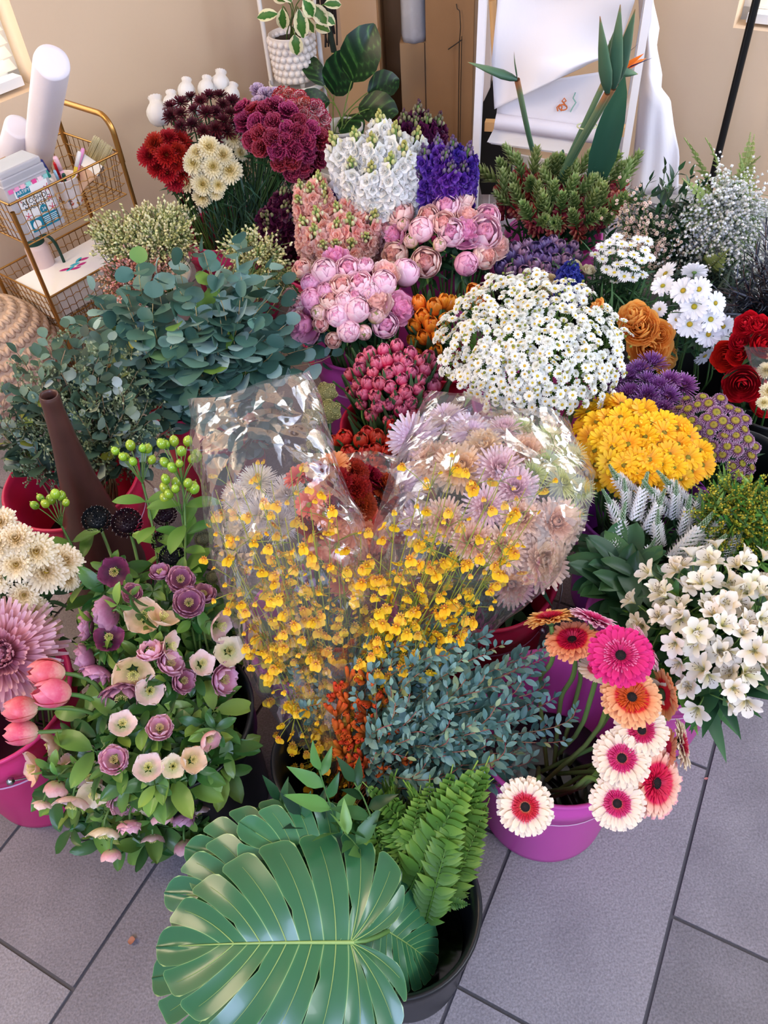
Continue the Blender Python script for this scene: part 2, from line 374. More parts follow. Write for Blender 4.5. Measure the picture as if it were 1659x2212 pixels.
for a_,b_2 in (((0,0),(CL,0)),((CL,0),(CL,CW)),((CL,CW),(0,CW)),((0,CW),(0,0))): fr.add(*tube([(*a_,.055),(*b_2,.055)], .005, 6))
obj('frame', fr.mesh('frame', [m_gold]), cart)
mb = MB(); mb.add(*tube(hp, .0085, 10)); obj('handle', mb.mesh('handle', [m_gold]), cart)
def basket(zb, zt):
    mb = MB(); wr = .0013; rim = [(0,0,zt),(CL,0,zt),(CL,CW,zt),(0,CW,zt),(0,0,zt)]
    for a, b in zip(rim, rim[1:]): mb.add(*tube([a,b], .0032, 6))
    lo = .012
    rb = [(lo,lo,zb),(CL-lo,lo,zb),(CL-lo,CW-lo,zb),(lo,CW-lo,zb),(lo,lo,zb)]
    for a, b in zip(rb, rb[1:]): mb.add(*tube([a,b], .0022, 6))
    def wavy(a, b, n, ax):
        a, b = np.array(a,float), np.array(b,float); return [a+(b-a)*i/n + np.array(ax)*(.0022*(-1)**i) for i in range(n+1)]
    for k in range(1,4):
        z = zb+(zt-zb)*k/4; q = lo*(1-k/4)
        for a, b, ax, n in (((q,q),(CL-q,q),(0,0,1),26),((q,CW-q),(CL-q,CW-q),(0,0,1),26),((q,q),(q,CW-q),(0,0,1),18),((CL-q,q),(CL-q,CW-q),(0,0,1),18)):
            mb.add(*tube(wavy((*a,z),(*b,z),n,ax), wr, 4))
    nx, ny = 15, 11
    for i in range(1,nx):
        x = CL*i/nx; xb = lo+(CL-2*lo)*i/nx
        mb.add(*tube([(x,0,zt),(xb,lo,zb)]+wavy((xb,lo,zb),(xb,CW-lo,zb),12,(0,0,1))+[(xb,CW-lo,zb),(x,CW,zt)], wr, 4))
    for i in range(1,ny):
        y = CW*i/ny; yb = lo+(CW-2*lo)*i/ny
        mb.add(*tube([(0,y,zt),(lo,yb,zb)]+wavy((lo,yb,zb),(CL-lo,yb,zb),16,(0,0,1))+[(CL-lo,yb,zb),(CL,y,zt)], wr, 4))
    obj('basket', mb.mesh('basket', [m_gold]), cart)
basket(.525, ZR); basket(.245, .365); basket(.06,.16)
for x in (0,CL):
    for y in (0,CW):
        mb = MB(); mb.add(*blob((x,y,.02), .02, 6, 12, (1,.45,1))); obj('caster', mb.mesh('caster', [solid('caster_black','#222222',.5)]), cart)
CM = lambda x, y, z: O_ + cu*x + cv*y + UP*z
def cpix(px, py, z):     # pixel -> trolley coordinates at height z
    q = at(px,py,z)-O_; return np.dot(q,cu), np.dot(q,cv)
# marker box
m_clear = mat('cloudy_plastic', '#dad9de', .15, var=0, hue=0, trans=.5, spec=.6)
m_label = solid('label_white', '#efece8', .5); m_teal = solid('label_teal', '#1d7f96', .5); m_dk = solid('ink_dark', '#3a3632', .6)
def text(name, s, size, parent, M, m, ext=.0003, align='CENTER'):
    cu_ = bpy.data.curves.new(name, 'FONT'); cu_.body = s; cu_.size = size; cu_.extrude = ext; cu_.align_x = align; cu_.materials.append(m)
    o = bpy.data.objects.new(name, cu_); COL.objects.link(o); bpy.context.view_layer.update()
    me = bpy.data.meshes.new_from_object(o.evaluated_get(bpy.context.evaluated_depsgraph_get())); bpy.data.objects.remove(o)
    o = bpy.data.objects.new(name, me); COL.objects.link(o); o.parent = parent; o.matrix_basis = Matrix(M.tolist()); return o
bxp = CM(.045,.055,.527)
mk = thing('marker_box', bxp, 'clear plastic box of coloured alcohol markers in the top basket of trolley', 'box', R=RCt)
BWd, BDp, BHt = .135, .085, .175
mb = MB(); mb.add(*box((BWd/2-.03,BDp/2-.03,BHt/2),(BWd,BDp,BHt))); mb.add(*box((BWd/2-.03,BDp/2-.03,BHt-.02),(BWd+.006,BDp+.006,.006)))
bx_ = obj('case', mb.mesh('case',[m_clear],False), mk)
bm = bx_.modifiers.new('b','BEVEL'); bm.width=.006; bm.segments=3
mb = MB(); mb.add(*box((BWd/2-.03,BDp/2-.03,BHt+.009),(BWd-.004,BDp-.004,.018))); l_=obj('lid', mb.mesh('lid',[m_clear],False), mk); bm=l_.modifiers.new('b','BEVEL'); bm.width=.005; bm.segments=3
caps = ['#e86aa8','#f0a0c4','#f3b8c8','#9adbd0','#e94f96','#f4d4dc','#8fc8c4']
for i in range(7):
    mb = MB(); mb.add(*box((-.03+.014+i*.0185,-.0325,BHt-.034),(.013,.004,.010))); obj('marker_cap', mb.mesh('marker_cap',[solid('cap%d'%i,caps[i],.4)],False), mk)
fy = -.0312
mb = MB(); mb.add(*box((.043,fy,.078),(.104,.0012,.125))); lb_ = obj('paper_label', mb.mesh('paper_label',[m_label],False), mk)
def face(x, z, y=fy-.001): return TM((x,y,z), np.array([[1,0,0],[0,0,-1],[0,1,0]]))
mb = MB(); mb.add(*box((.017,fy-.0008,.128),(.042,.0008,.018))); mb.add(*box((.048,fy-.0008,.032),(.092,.0008,.034))); obj('teal_panel', mb.mesh('teal_panel',[m_teal],False), lb_)
text('brand_lettering','ARTIFY',.0125,lb_,face(.017,.1245,fy-.0016),m_label)
text('title_lettering','DUAL-ENDED',.0085,lb_,face(.043,.107),m_dk)
text('title_lettering','ALCOHOL',.0185,lb_,face(.043,.092),m_dk)
text('title_lettering','MARKERS',.0185,lb_,face(.043,.076),m_dk)
text('count_lettering','24',.013,lb_,face(.056,.060,fy-.0018),m_label)
mb = MB(); 
def disc(c, r, n=20):
    V=[c]+[(c[0]+r*math.cos(a),c[1],c[2]+r*math.sin(a)) for a in np.arange(n)*2*PI/n]; return V, np.array([(0,1+i,1+(i+1)%n) for i in range(n)])
mb.add(*disc((.056,fy-.0011,.064),.012)); obj('round_badge', mb.mesh('round_badge',[m_teal],False), lb_)
mb = MB(); mb.add(*disc((.020,fy-.0015,.032),.013)); 
for i in range(5): mb.add(*box((.066,fy-.0015,.042-.005*i),(.046-.006*(i%2),.0006,.0016)))
obj('small_print', mb.mesh('small_print',[m_label],False), lb_)
mb = MB()
for (x,z,s) in ((-.002,.112,.010),(.088,.112,.012),(.083,.058,.012),(.005,.062,.010),(.085,.085,.009)):
    for k in range(5):
        a=k*2*PI/5; mb.add(*tube([(x,fy-.0012,z),(x+s*math.cos(a),fy-.0012,z+s*math.sin(a))],.0011,4))
obj('floral_print', mb.mesh('floral_print',[solid('print_red','#c8485c',.5)],False), lb_)
# paper cup of pens
cx_, cy_ = cpix(163,440,.535)
m_cup = solid('cup_cream', '#efe2da', .5)
CP = CM(cx_+.0, .10, .527)
cup = thing('patterned_cup', CP, 'cream cup printed with rainbows and leaves, in the top basket of the trolley', 'cup')
mb = MB(); mb.add(*lathe([(0,0),(.030,0),(.031,.004),(.041,.082),(.043,.084),(.041,.086),(.039,.083),(.029,.006),(0,.006)],36)); cb = obj('body', mb.mesh('body',[m_cup]), cup)
mb = MB()
for i in range(34):
    a=i*2.399; z=.008+.070*((i*.618)%1); r=.0312+.0100*z/.082+.0006; p=np.array([r*math.cos(a),r*math.sin(a),z]); n=nrm((math.cos(a),math.sin(a),0)); R=frame(n)
    V,F,T=petal(.012,.006,'oval',nu=3); mb.add(V@frame(n,U(0,6)).T@np.eye(3)+p,F,i%3)
obj('printed_motifs', mb.mesh('printed_motifs',[solid('motif_ochre','#c98a2c',.5),solid('motif_rust','#b4543c',.5),solid('motif_grey','#6b7076',.5)]), cb)
def pen(px,py,z,h0,col,cap,label,r=.0065,lean=None):
    tip = at(px,py,z); base = CP+np.array([U(-.012,.012),U(-.012,.012),.012]); d = nrm(tip-base); L=np.linalg.norm(tip-base)
    R = frame(d); t = thing('marker_pen', base, label, 'pen', 'pens in the patterned cup', R=R)
    mb=MB(); mb.add(*lathe([(0,0),(r*.9,0),(r,.003),(r,L*.70),(0,L*.70)],14)); obj('barrel', mb.mesh('barrel',[solid('pen'+col,col,.35)]),t)
    mb=MB(); mb.add(*lathe([(0,L*.70),(r*1.08,L*.70),(r*1.08,L*.97),(r*.7,L),(0,L)],14)); obj('cap', mb.mesh('cap',[solid('pen'+cap,cap,.35)]),t)
pen(86,345,.66,0,'#e8e8ee','#27307a','white marker with navy cap leaning furthest out of the cup')
pen(90,360,.645,0,'#e9ecec','#3cc7c0','white marker with turquoise cap in the patterned cup')
pen(117,368,.645,0,'#8fc6ea','#a9d8f4','thin sky blue pen in the patterned cup',.004)
pen(118,350,.66,0,'#a01016','#c81820','red pen in the patterned cup',.0055)
pen(118,338,.675,0,'#e8aebc','#ecc0ca','pale pink marker in the patterned cup')
pen(137,375,.63,0,'#123a2c','#0f4a34','short dark green pen in the patterned cup',.005)
pen(172,327,.66,0,'#e8c23a','#f2ece0','yellow marker with white cap standing upright in the patterned cup',.0058)
pen(180,320,.665,0,'#e67ab0','#ee9cc6','pink marker behind the paint brush in the patterned cup',.0052)
bt = at(222,312,.665); bb = CP+np.array([.01,0,.012]); d=nrm(bt-bb); L=np.linalg.norm(bt-bb)
br = thing('paint_brush', bb, 'wide flat paint brush with pale bristles standing in the patterned cup', 'brush', R=frame(d,0,x=cam_right) if 0 else frame(d, 0, RC[:,0]))
mb=MB()
for x,w_,z in ((0,.012,L*.0),(0,.012,L*.2),(0,.016,L*.35),(0,.045,L*.52)): pass
V,F,T=lathe([(.0,0),(.008,.0),(.010,L*.2),(.014,L*.35),(.027,L*.5),(.027,L*.55),(0,L*.55)],20); V=V*np.array([1,.35,1]); mb.add(V,F); obj('handle', mb.mesh('handle',[solid('brush_wood','#d9ab84',.5)]),br)
mb=MB(); mb.add(*box((0,0,L*.63),(.058,.017,L*.18))); obj('ferrule', mb.mesh('ferrule',[solid('ferrule','#c9c9c6',.3,metal=.8)],False),br)
mb=MB()
for i in range(260):
    x=U(-.028,.028); y=U(-.007,.007); mb.add(*tube([(x,y,L*.72),(x*1.12+U(-.002,.002),y*1.2,L*.72+U(.05,.062))],.0006,3))
obj('bristles', mb.mesh('bristles',[mat('bristle',[(0,'#c9a66a'),(1,'#f0dfb4')],.7,trans=0)]),br)
# paper roll leaning in the trolley
for (pb, pt, zb, zt, r, lab) in (((78,370),(112,136),.535,1.0,.040,'large white roll of wrapping paper standing in the trolley'),((8,380),(38,275),.55,.74,.036,'shorter white paper roll behind the large roll')):
    a_, b2 = at(*pb,zb), at(*pt,zt); d=nrm(b2-a_); L=np.linalg.norm(b2-a_)
    t = thing('paper_roll', a_, lab, 'paper roll', 'paper rolls in the trolley', R=frame(d))
    V,F,T=lathe([(.0,0),(r,.0),(r,L*.3),(r*1.02,L*.6),(r,L),(r*.96,L+.004),(r*.7,L+.006),(0,L+.007)],36)
    V[:,:2]*= (1+.015*np.sin(5*np.arctan2(V[:,1],V[:,0])))[:,None]; mb=MB(); mb.add(V,F); obj('paper', mb.mesh('paper',[mat('roll_paper','#efeaf0',.4,var=0,hue=0,trans=.2,bump=.6,bscale=25)]),t)
# canvas box and mug in the second tier
zt=.30
bkx = thing('canvas_board', CM(.10,.09,.262), 'thick cream art box with painted pink and blue lid, in the second basket', 'box', R=RCt)
mb=MB(); mb.add(*box((.06,.02,.05),(.30,.17,.075))); o_=obj('case', mb.mesh('case',[solid('cream_card','#ded4c2',.7)],False),bkx)
mb=MB(); mb.add(*box((.06,.02,.090),(.302,.172,.006))); obj('lid', mb.mesh('lid',[mat('painted_lid',[(0,'#f3efe9'),(.55,'#efe6ea'),(.75,'#b7dde6'),(1,'#e9eef0')],.5,var=0,hue=0,trans=0,noise=2.2,nscale=9)],False),bkx)
mb=MB(); 
for i in range(7): V,F,T=petal(.035,.014,'oval',nu=4); mb.add(rotz(V,U(-.5,.5),(.02+i*.012,.01+U(-.01,.02),.0935)),F,i%2)
obj('painted_marks', mb.mesh('painted_marks',[solid('paint_magenta','#c2267e',.5),solid('paint_cyan','#3fb4c8',.5)]),bkx)
mg = thing('drink_bottle', CM(.12,.20,.262), 'pale pink bottle with dark green cap behind the gold mesh', 'bottle')
mb=MB(); mb.add(*lathe([(0,0),(.035,0),(.036,.01),(.036,.15),(.03,.165),(0,.165)],28)); obj('body', mb.mesh('body',[mat('pink_bottle','#e6cfc8',.3,var=0,hue=0,trans=.3)]),mg)
mb=MB(); mb.add(*lathe([(.030,.165),(.031,.19),(.02,.197),(0,.197)],24)); mb.add(*tube(bez((.03,0,.185),(.06,0,.19),(.065,0,.15),(.065,0,.09)),.005,8)); obj('cap', mb.mesh('cap',[solid('dark_green','#12382c',.4)]),mg)
# knitted pouf
pc = at(-30,745,.25)
pf = thing('knitted_pouf', (pc[0],pc[1],0), 'chunky knitted beige pouf on the floor beside the trolley', 'pouf')
mb=MB(); V,F,T=blob((0,0,.20),.20,14,28,(1,1,.92)); mb.add(V,F)
for i in range(15):
    th=.3+i*.185; 
    n=max(8,int(2*PI*.205*math.sin(th)/.026))
    for k in range(n):
        a=(k+.5*(i%2))*2*PI/n
        for s in (-1,1):
            c=np.array([.2*math.sin(th)*math.cos(a+s*.25*2*PI/n),.2*math.sin(th)*math.sin(a+s*.25*2*PI/n),.20-.184*math.cos(th)])
            n_=nrm(c-np.array([0,0,.2])); R=frame(n_, s*.6, UP if abs(n_[2])<.95 else None)
            V,F,T=blob((0,0,0),.0125,4,8,(.62,1.35,.62)); mb.add(V@frame(n_,0,np.cross(UP,n_)).T if 0 else (V@np.array([[math.cos(s*.45),math.sin(s*.45),0],[-math.sin(s*.45),math.cos(s*.45),0],[0,0,1]]))@frame(n_).T+c,F)
obj('cover', mb.mesh('cover',[solid('wool_beige','#c9ab90',.95,bump=.5,bscale=200)]),pf)
# ================================================================ bottle vase
vb = at(262,1310,0); 
def znear(px,py,xy,lo=.2,hi=1.2):
    zs=np.arange(lo,hi,.01); return min(zs, key=lambda z: np.hypot(*(at(px,py,z)[:2]-xy)))
vt = at(105,852,znear(105,852,vb[:2]))
L=np.linalg.norm(vt-vb)
vs = thing('bottle_vase', vb, 'tall dark brown bottle vase with a long slim neck standing before the seeded eucalyptus', 'vase', R=frame(nrm(vt-vb)))
mb=MB(); prof=[(0,0),(.055,0),(.075,.02),(.088,L*.12),(.090,L*.25),(.078,L*.38),(.055,L*.52),(.038,L*.66),(.026,L*.82),(.0195,L*.95),(.0195,L*.99),(.0175,L),(.0145,L-.002),(.0135,L-.03),(.012,L*.8),(0,L*.78)]
from itertools import chain
mb.add(*lathe([(np.interp(k/4, [0,1],[prof[i][0],prof[i+1][0]]), np.interp(k/4,[0,1],[prof[i][1],prof[i+1][1]])) for i in range(len(prof)-1) for k in range(4)]+[prof[-1]],48))
obj('body', mb.mesh('body',[mat('vase_brown',[(0,'#3a211c'),(1,'#4e3029')],.42,var=0,hue=0,trans=0,noise=1.2,nscale=14,coat=.15)]),vs)
# ================================================================ plant stand
m_cer = solid('ceramic_white','#e9e2dc',.3,coat=.2)
z1=.50; T1=at(642,183,z1)
ps = thing('plant_stand', (T1[0],T1[1],0), 'white metal plant stand with round trays before the wall corner', 'stand')
def trayat(x,y,z,r=.105):
    mb=MB(); V,F,T=lathe([(0,0),(r-.004,0),(r,.004),(r,.024),(r-.004,.025),(r-.006,.006),(0,.006)],40); mb.add(V+np.array([x,y,z]),F); obj('tray', mb.mesh('tray',[m_white]),ps)
trayat(0,0,z1-.006)
T2=at(745,352,.30)-T1; trayat(T2[0],T2[1],.275,.11)
rt=RC[:,0]*np.array([1,1,0]); rt=nrm(rt); bk=np.array([-rt[1],rt[0],0])
a=-rt*.098; c=rt*.098
mb=MB()
arch=[a+bk*.02+UP*0, a+bk*.02+UP*.85]+[ -rt*.098*math.cos(t)+bk*.02+UP*(.85+.09*math.sin(t)) for t in np.linspace(.2,PI-.2,8)]+[c+bk*.02+UP*.85,c+bk*.02]
mb.add(*tube(arch,.0085,8))
mb.add(*tube([-rt*.102+bk*.02+UP*(z1-.012),rt*.102+bk*.02+UP*(z1-.012)],.006,6)); mb.add(*tube([rt*.02+bk*.02+UP*(z1-.012),rt*.02-bk*.01+UP*(z1-.012)],.006,6))
for s in (.2,):
    mb.add(*tube(bez(rt*.02+UP*(z1-.01),rt*.09+UP*(z1-.02),rt*.10+UP*(z1-.12),rt*.10+UP*(.05),10),.0085,8))
mb.add(*tube([T2*np.array([1,1,0])+UP*.275,T2*np.array([1,1,0])+UP*0],.0085,8)); mb.add(*tube([UP*.16,T2*np.array([1,1,0])+UP*.16],.0065,8)); mb.add(*tube([UP*.16-rt*.098,UP*.16+rt*.098],.0065,8))
obj('frame', mb.mesh('frame',[m_white]),ps)
# hobnail pot
pot=thing('hobnail_pot',T1,'white ceramic pot covered in round bobbles with small feet on the plant stand tray','pot')
s_=1.0
mb=MB(); mb.add(*lathe([(0,.022),(.066,.022),(.074,.03),(.080,.17),(.082,.175),(.078,.176),(.072,.15),(0,.15)],40))
for i in range(6):
    for k in range(20):
        aa=(k+.5*(i%2))*2*PI/20; r=.070+.011*i/6; mb.add(*blob((r*math.cos(aa),r*math.sin(aa),.036+i*.024),.0125,5,8))
obj('body', mb.mesh('body',[m_cer]),pot)
for k in range(4):
    aa=k*PI/2+.5; mb=MB(); V,F,T=lathe([(0,0),(.008,0),(.013,.028),(0,.028)],12); mb.add(V+np.array([.045*math.cos(aa),.045*math.sin(aa),0]),F); obj('foot', mb.mesh('foot',[m_cer]),pot)
mb=MB(); mb.add(*lathe([(0,.152),(.073,.152)],24)); obj('soil', mb.mesh('soil',[solid('soil','#2e2219',.95,bump=1)]),pot)
m_varieg = mat('variegated_leaf',[(0,'#4f7d34'),(.50,'#3f6f2f'),(.56,'#e2dcae'),(1,'#efe8c4')],.4,var=.1,noise=.9,nscale=70,trans=.2)
m_vein = mat('veined_leaf',[(0,'#0f2c16'),(.6,'#17381c'),(.85,'#2f5e2a'),(1,'#4a7a38')],.35,var=.1,noise=.5,nscale=60,trans=.08)
m_stemg = mat('green_stem',[(0,'#4f6b2e'),(1,'#6d8c3e')],.5,var=.15,trans=0)
def leafblade(L,W,prof='oval',fold=.25,curl=-.6,nu=6,nv=4,elev=.1,wave=0,edge=True):
    mb=MB(); V,F,T=petal(L,W,prof,elev,curl,0,nu,nv,wave=wave,fold=fold); v=np.tile(np.linspace(-1,1,nv+1),nu+1)
    mb.add(V,F,0,np.abs(v) if edge else .5+.5*np.sin(T*26-8*np.abs(v))); return mb
def orient(dir_, up=UP, roll=0):
    x=nrm(dir_); z=nrm(np.array(up)-np.dot(up,x)*x); y=np.cross(z,x); c,s=math.cos(roll),math.sin(roll); return np.stack([x,y*c+z*s,z*c-y*s],1)
def potplant(base, items, lab, mleaf, nm, zs, cat='plant'):
    t=thing(nm,base,lab,cat); st=MB(); 
    for (px,py,z,L,W,dx,dy,dz) in items:
        p=at(px,py,z)-base; d=nrm(rt*dx+bk*dy+UP*dz); s0=np.array([U(-.03,.03),U(-.03,.03),zs]); st.add(*tube(bez(s0,s0+UP*.05,p-d*.03,p,6),.002,5))
        mb=MB(); mb.join(leafblade(L*(1.45 if nm!='variegated_plant' else 1.0),W*(1.45 if nm!='variegated_plant' else 1.15),'oval',.2,-.7,14 if nm!='variegated_plant' else 6,8 if nm!='variegated_plant' else 4,edge=nm=='variegated_plant'),TM(p,orient(d,nrm(-ray(px,py)+UP*.4)))); obj('leaf',mb.mesh('leaf',[mleaf]),t)
    obj('stems',st.mesh('stems',[m_stemg]),t); return t
Z=.72
potplant(T1+UP*.0,[(600,30,.78,.075,.035,-1,-.1,.0),(610,18,.80,.07,.04,-.1,0,-.9),(645,20,.82,.085,.045,.1,-.3,-1),(672,12,.82,.075,.045,.7,-.2,-.7),(690,30,.79,.06,.035,.8,-.2,-.4),(680,55,.72,.06,.035,.8,-.5,-.1),(636,75,.70,.065,.045,.05,-.3,-1),(630,5,.86,.06,.035,-.3,0,.5),(700,10,.82,.06,.03,.8,.1,0),(655,0,.86,.06,.04,.3,0,-.5),(620,2,.86,.05,.035,-.6,0,.3),(662,40,.76,.05,.03,.4,-.2,-.7)],
 'green and cream variegated trailing plant growing in the white bobble pot',m_varieg,'variegated_plant',.15)
T2w=T1*np.array([1,1,0])+T2*np.array([1,1,0]); p2=T2w+UP*.281
pot2=thing('plant_pot',p2,'plain white plant pot with small printed lettering on the lower stand tray','pot')
mb=MB(); mb.add(*lathe([(0,0),(.055,0),(.075,.14),(.079,.142),(.079,.155),(.074,.155),(.068,.12),(0,.12)],36)); obj('body',mb.mesh('body',[solid('pot_white','#d6d6d6',.4)]),pot2)
fr_=nrm(np.array([.25,-1,0])); pp=fr_*.0755+UP*.125
text('lettering','PLANT LIFE',.017,pot2,TM(pp,np.stack([np.cross(UP,fr_),UP,fr_],1)),m_dk,.002)
potplant(p2,[(722,205,.48,.13,.085,.25,-.4,.75),(760,175,.55,.14,.10,.35,-.2,.8),(775,230,.45,.11,.08,.8,-.5,.1),(735,290,.40,.09,.06,-.5,-.8,-.3),(765,300,.38,.10,.06,.6,-.8,-.3),(712,220,.47,.09,.06,-.7,-.3,.2),(795,200,.47,.09,.07,.8,.1,.3),(700,185,.52,.09,.05,-.4,.2,.6),(750,250,.43,.11,.07,.2,-.9,.0),(800,235,.45,.07,.02,1,-.1,0)],
 'dark green plant with pale-veined oval leaves behind the white stock flowers',m_vein,'foliage_plant',.12)
# hanging dried bundle
hb=at(716,115,.62); top=hb+UP*.42+bk*.0
hd=thing('dried_bundle',hb,'dark dried stems and leaves tied in a hanging bundle beside the plant stand','dried stems')
m_dried=mat('dried_dark',[(0,'#1d1210'),(1,'#33201a')],.6,trans=0)
mb=MB()
for i in range(16):
    q=rt*U(-.04,.03)+UP*U(.02,.16); e=UP*U(.33,.5)+rt*U(-.02,.05)+bk*U(-.02,.02); mb.add(*tube(bez(q,q+UP*.12+rt*U(-.02,.02),e-UP*.15,e,6),U(.002,.0045),5))
obj('leaves',mb.mesh('leaves',[m_dried]),hd)
mb=MB(); V,F,T=tube([UP*.0+rt*.01,UP*.09,UP*.4+rt*.01],[.011,.009,.008],8); mb.add(V,F,0,T); obj('stem',mb.mesh('stem',[solid('green_dark','#1c2a20',.5)]),hd)
mb=MB(); mb.add(*lathe([(0,-.004),(.011,-.004),(.011,.004),(0,.004)],12)); obj('cut_end',mb.mesh('cut_end',[solid('cut_tan','#b99c66',.7)]),hd,TM(rt*.01))
# ================================================================ cardboard
m_card=mat('cardboard',[(0,'#8f6a45'),(1,'#a17c55')],.85,var=0,hue=0,trans=0,noise=1,nscale=6,bump=.15,bscale=60)
m_card2=mat('cardboard_pale',[(0,'#b08a60'),(1,'#c09a70')],.85,var=0,hue=0,trans=0,noise=1,nscale=6)
CBp=at(925,330,.22); CBp[2]=0
ang=math.radians(-8); cx=nrm(np.array([math.cos(ang),math.sin(ang),0])); cy=np.array([-cx[1],cx[0],0])
lean=nrm(UP*1+cy*.03); Rb=np.stack([cx,cy,UP],1)
big=thing('cardboard_carton',CBp,'tall open brown cardboard carton standing in the wall corner','box',R=Rb)
Wb,Db,Hb=.34,.22,1.7
for nm,c,s in (('back_panel',(0,Db,Hb/2),(Wb,.006,Hb)),('side_panel',(-Wb/2,Db/2,Hb/2),(.006,Db,Hb)),('side_panel',(Wb/2,Db/2,Hb/2),(.006,Db,Hb)),('front_flap',(Wb/2-.085,-.012,Hb/2),(.17,.006,Hb))):
    mb=MB(); mb.add(*box(c,s)); obj(nm,mb.mesh(nm,[m_card],False),big)
nb=thing('narrow_carton',CBp+cx*(-.045)+cy*.06,'narrow tall tan carton standing inside the large open carton','box',R=Rb)
hN=znear(905,95,(CBp+cx*-.045)[:2],.4,1.6)
mb=MB(); mb.add(*box((0,0,hN/2),(.105,.08,hN))); obj('case',mb.mesh('case',[m_card2],False),nb)
mb=MB(); mb.add(*box((.0385,-.0405,hN/2),(.003,.002,hN))); obj('seam',mb.mesh('seam',[solid('seam_dark','#4a3524',.9)],False),nb)
m_bag=mat('silver_film',[(0,'#cfcfd2'),(1,'#f0f0f2')],.22,var=0,hue=0,trans=.2,noise=1.5,nscale=20,bump=.8,bscale=25,spec=.7)
bag=thing('film_roll',CBp+cx*(-.045)+cy*.06+UP*hN,'silvery clear film roll standing on the narrow carton','film roll',R=Rb)
V,F,T=lathe([(0,0),(.045,0),(.048,.02),(.046,.2),(.048,.5),(0,.5)],40); V[:,:2]*=(1+.04*np.sin(7*np.arctan2(V[:,1],V[:,0])+V[:,2]*12))[:,None]; mb=MB(); mb.add(V,F); obj('film',mb.mesh('film',[m_bag]),bag)
wr=thing('wire_stake',CBp+cx*.12-cy*.02,'thin dark twisted wire stake hanging down the front of the carton','wire',R=Rb)
mb=MB(); hW=znear(1010,20,(CBp+cx*.12)[:2],.4,1.7)
mb.add(*tube([(-.012,0,hW+.02),(-.008,-.004,hW+.005),(.0,-.006,hW),(.004,-.006,hW-.05),(.0,-.005,hW-.1),(-.002,-.004,hW-.6)],.0016,5)); mb.add(*tube([(.008,-.006,hW-.08),(.004,-.006,hW-.6)],.0012,5)); mb.add(*tube([(-.04,-.01,hW-.12),(.01,-.01,hW-.09)],.002,5)); mb.add(*tube([(-.03,-.01,hW-.62),(.01,-.01,hW-.58)],.002,5))
obj('wire',mb.mesh('wire',[solid('wire_dark','#2a2622',.5,metal=.5)]),wr)
# ================================================================ easel
E0=at(1200,350,.38); EN=nrm(np.array([-.30,-1,0])); ex=np.array([-EN[1],EN[0],0]); ex = ex if ex[0]>0 else -ex
def ep(px,py,d=0): return on_plane(px,py,E0-EN*d,EN)-E0*np.array([1,1,0])
Re=np.stack([ex,-EN,UP],1)
es=thing('drawing_easel',E0*np.array([1,1,0]),'white and pine children\'s drawing easel draped with paper, behind the budded spikes','easel')
m_pine=solid('pine','#d9ae78',.55); m_ew=solid('easel_white','#e4e2e6',.45)
def bar(nm,p,q,w_,d,m,par=es):
    p,q=np.array(p),np.array(q); z=nrm(q-p); x=nrm(ex-np.dot(ex,z)*z); y=np.cross(z,x); mb=MB(); mb.add(*box((p+q)/2,(w_,d,np.linalg.norm(q-p)),np.stack([x,y,z],1))); return obj(nm,mb.mesh(nm,[m],False),par)
lft=ep(1040,300); rgt=ep(1352,300)
for P0 in (lft,rgt):
    f=P0*np.array([1,1,0])
    bar('leg',f+EN*.18+UP*.0,f+EN*.015+UP*1.15,.022,.04,m_ew); bar('leg',f-EN*.22,f-EN*.02+UP*1.15,.022,.035,m_ew)
bar('side_bracket',ep(1310,325,-.03),ep(1368,205,-.03),.012,.10,m_ew)
for y in (270,): bar('crossbar',ep(1048,y,.02),ep(1350,y+12,.02),.03,.03,m_pine)
a1,b1_=ep(1052,262,.0),ep(1342,290,.0)
mb=MB(); mb.add(*tube([ep(1075,205,.03),ep(1068,90,.03),ep(1064,0,.03)],.012,6)); obj('rail',mb.mesh('rail',[m_pine]),es)
bd=thing('paper_pad',E0*np.array([1,1,0]),'stack of cream sheets sticking out below the easel paper roll','paper')
mb=MB()
for k in range(3):
    V=[ep(1052+k*4,307+k*2,-.06+.003*k),ep(1238+k*2,333+k*2,-.06+.003*k),ep(1248,280,-.03),ep(1072,268,-.03)]
    V=V+[v-EN*.002 for v in V]; mb.add(V,[(0,1,2,3),(7,6,5,4),(0,4,5,1),(1,5,6,2),(2,6,7,3),(3,7,4,0)])
obj('sheets',mb.mesh('sheets',[solid('cream_paper','#efe9e4',.7)],False),bd)
pr=thing('easel_paper_roll',E0*np.array([1,1,0]),'thick white paper roll lying along the easel ledge under the torn sheet','paper roll')
mb=MB(); mb.add(*tube([ep(1070,262,-.05),ep(1340,300,-.05)],.024,16)); obj('roll',mb.mesh('roll',[mat('roll_paper','#efeaf0',.4)]),pr)
m_paper=mat('sheet_paper',[(0,'#f1edf0'),(1,'#f4f1f4')],.6,var=0,hue=0,trans=.12,bump=.7,bscale=11)
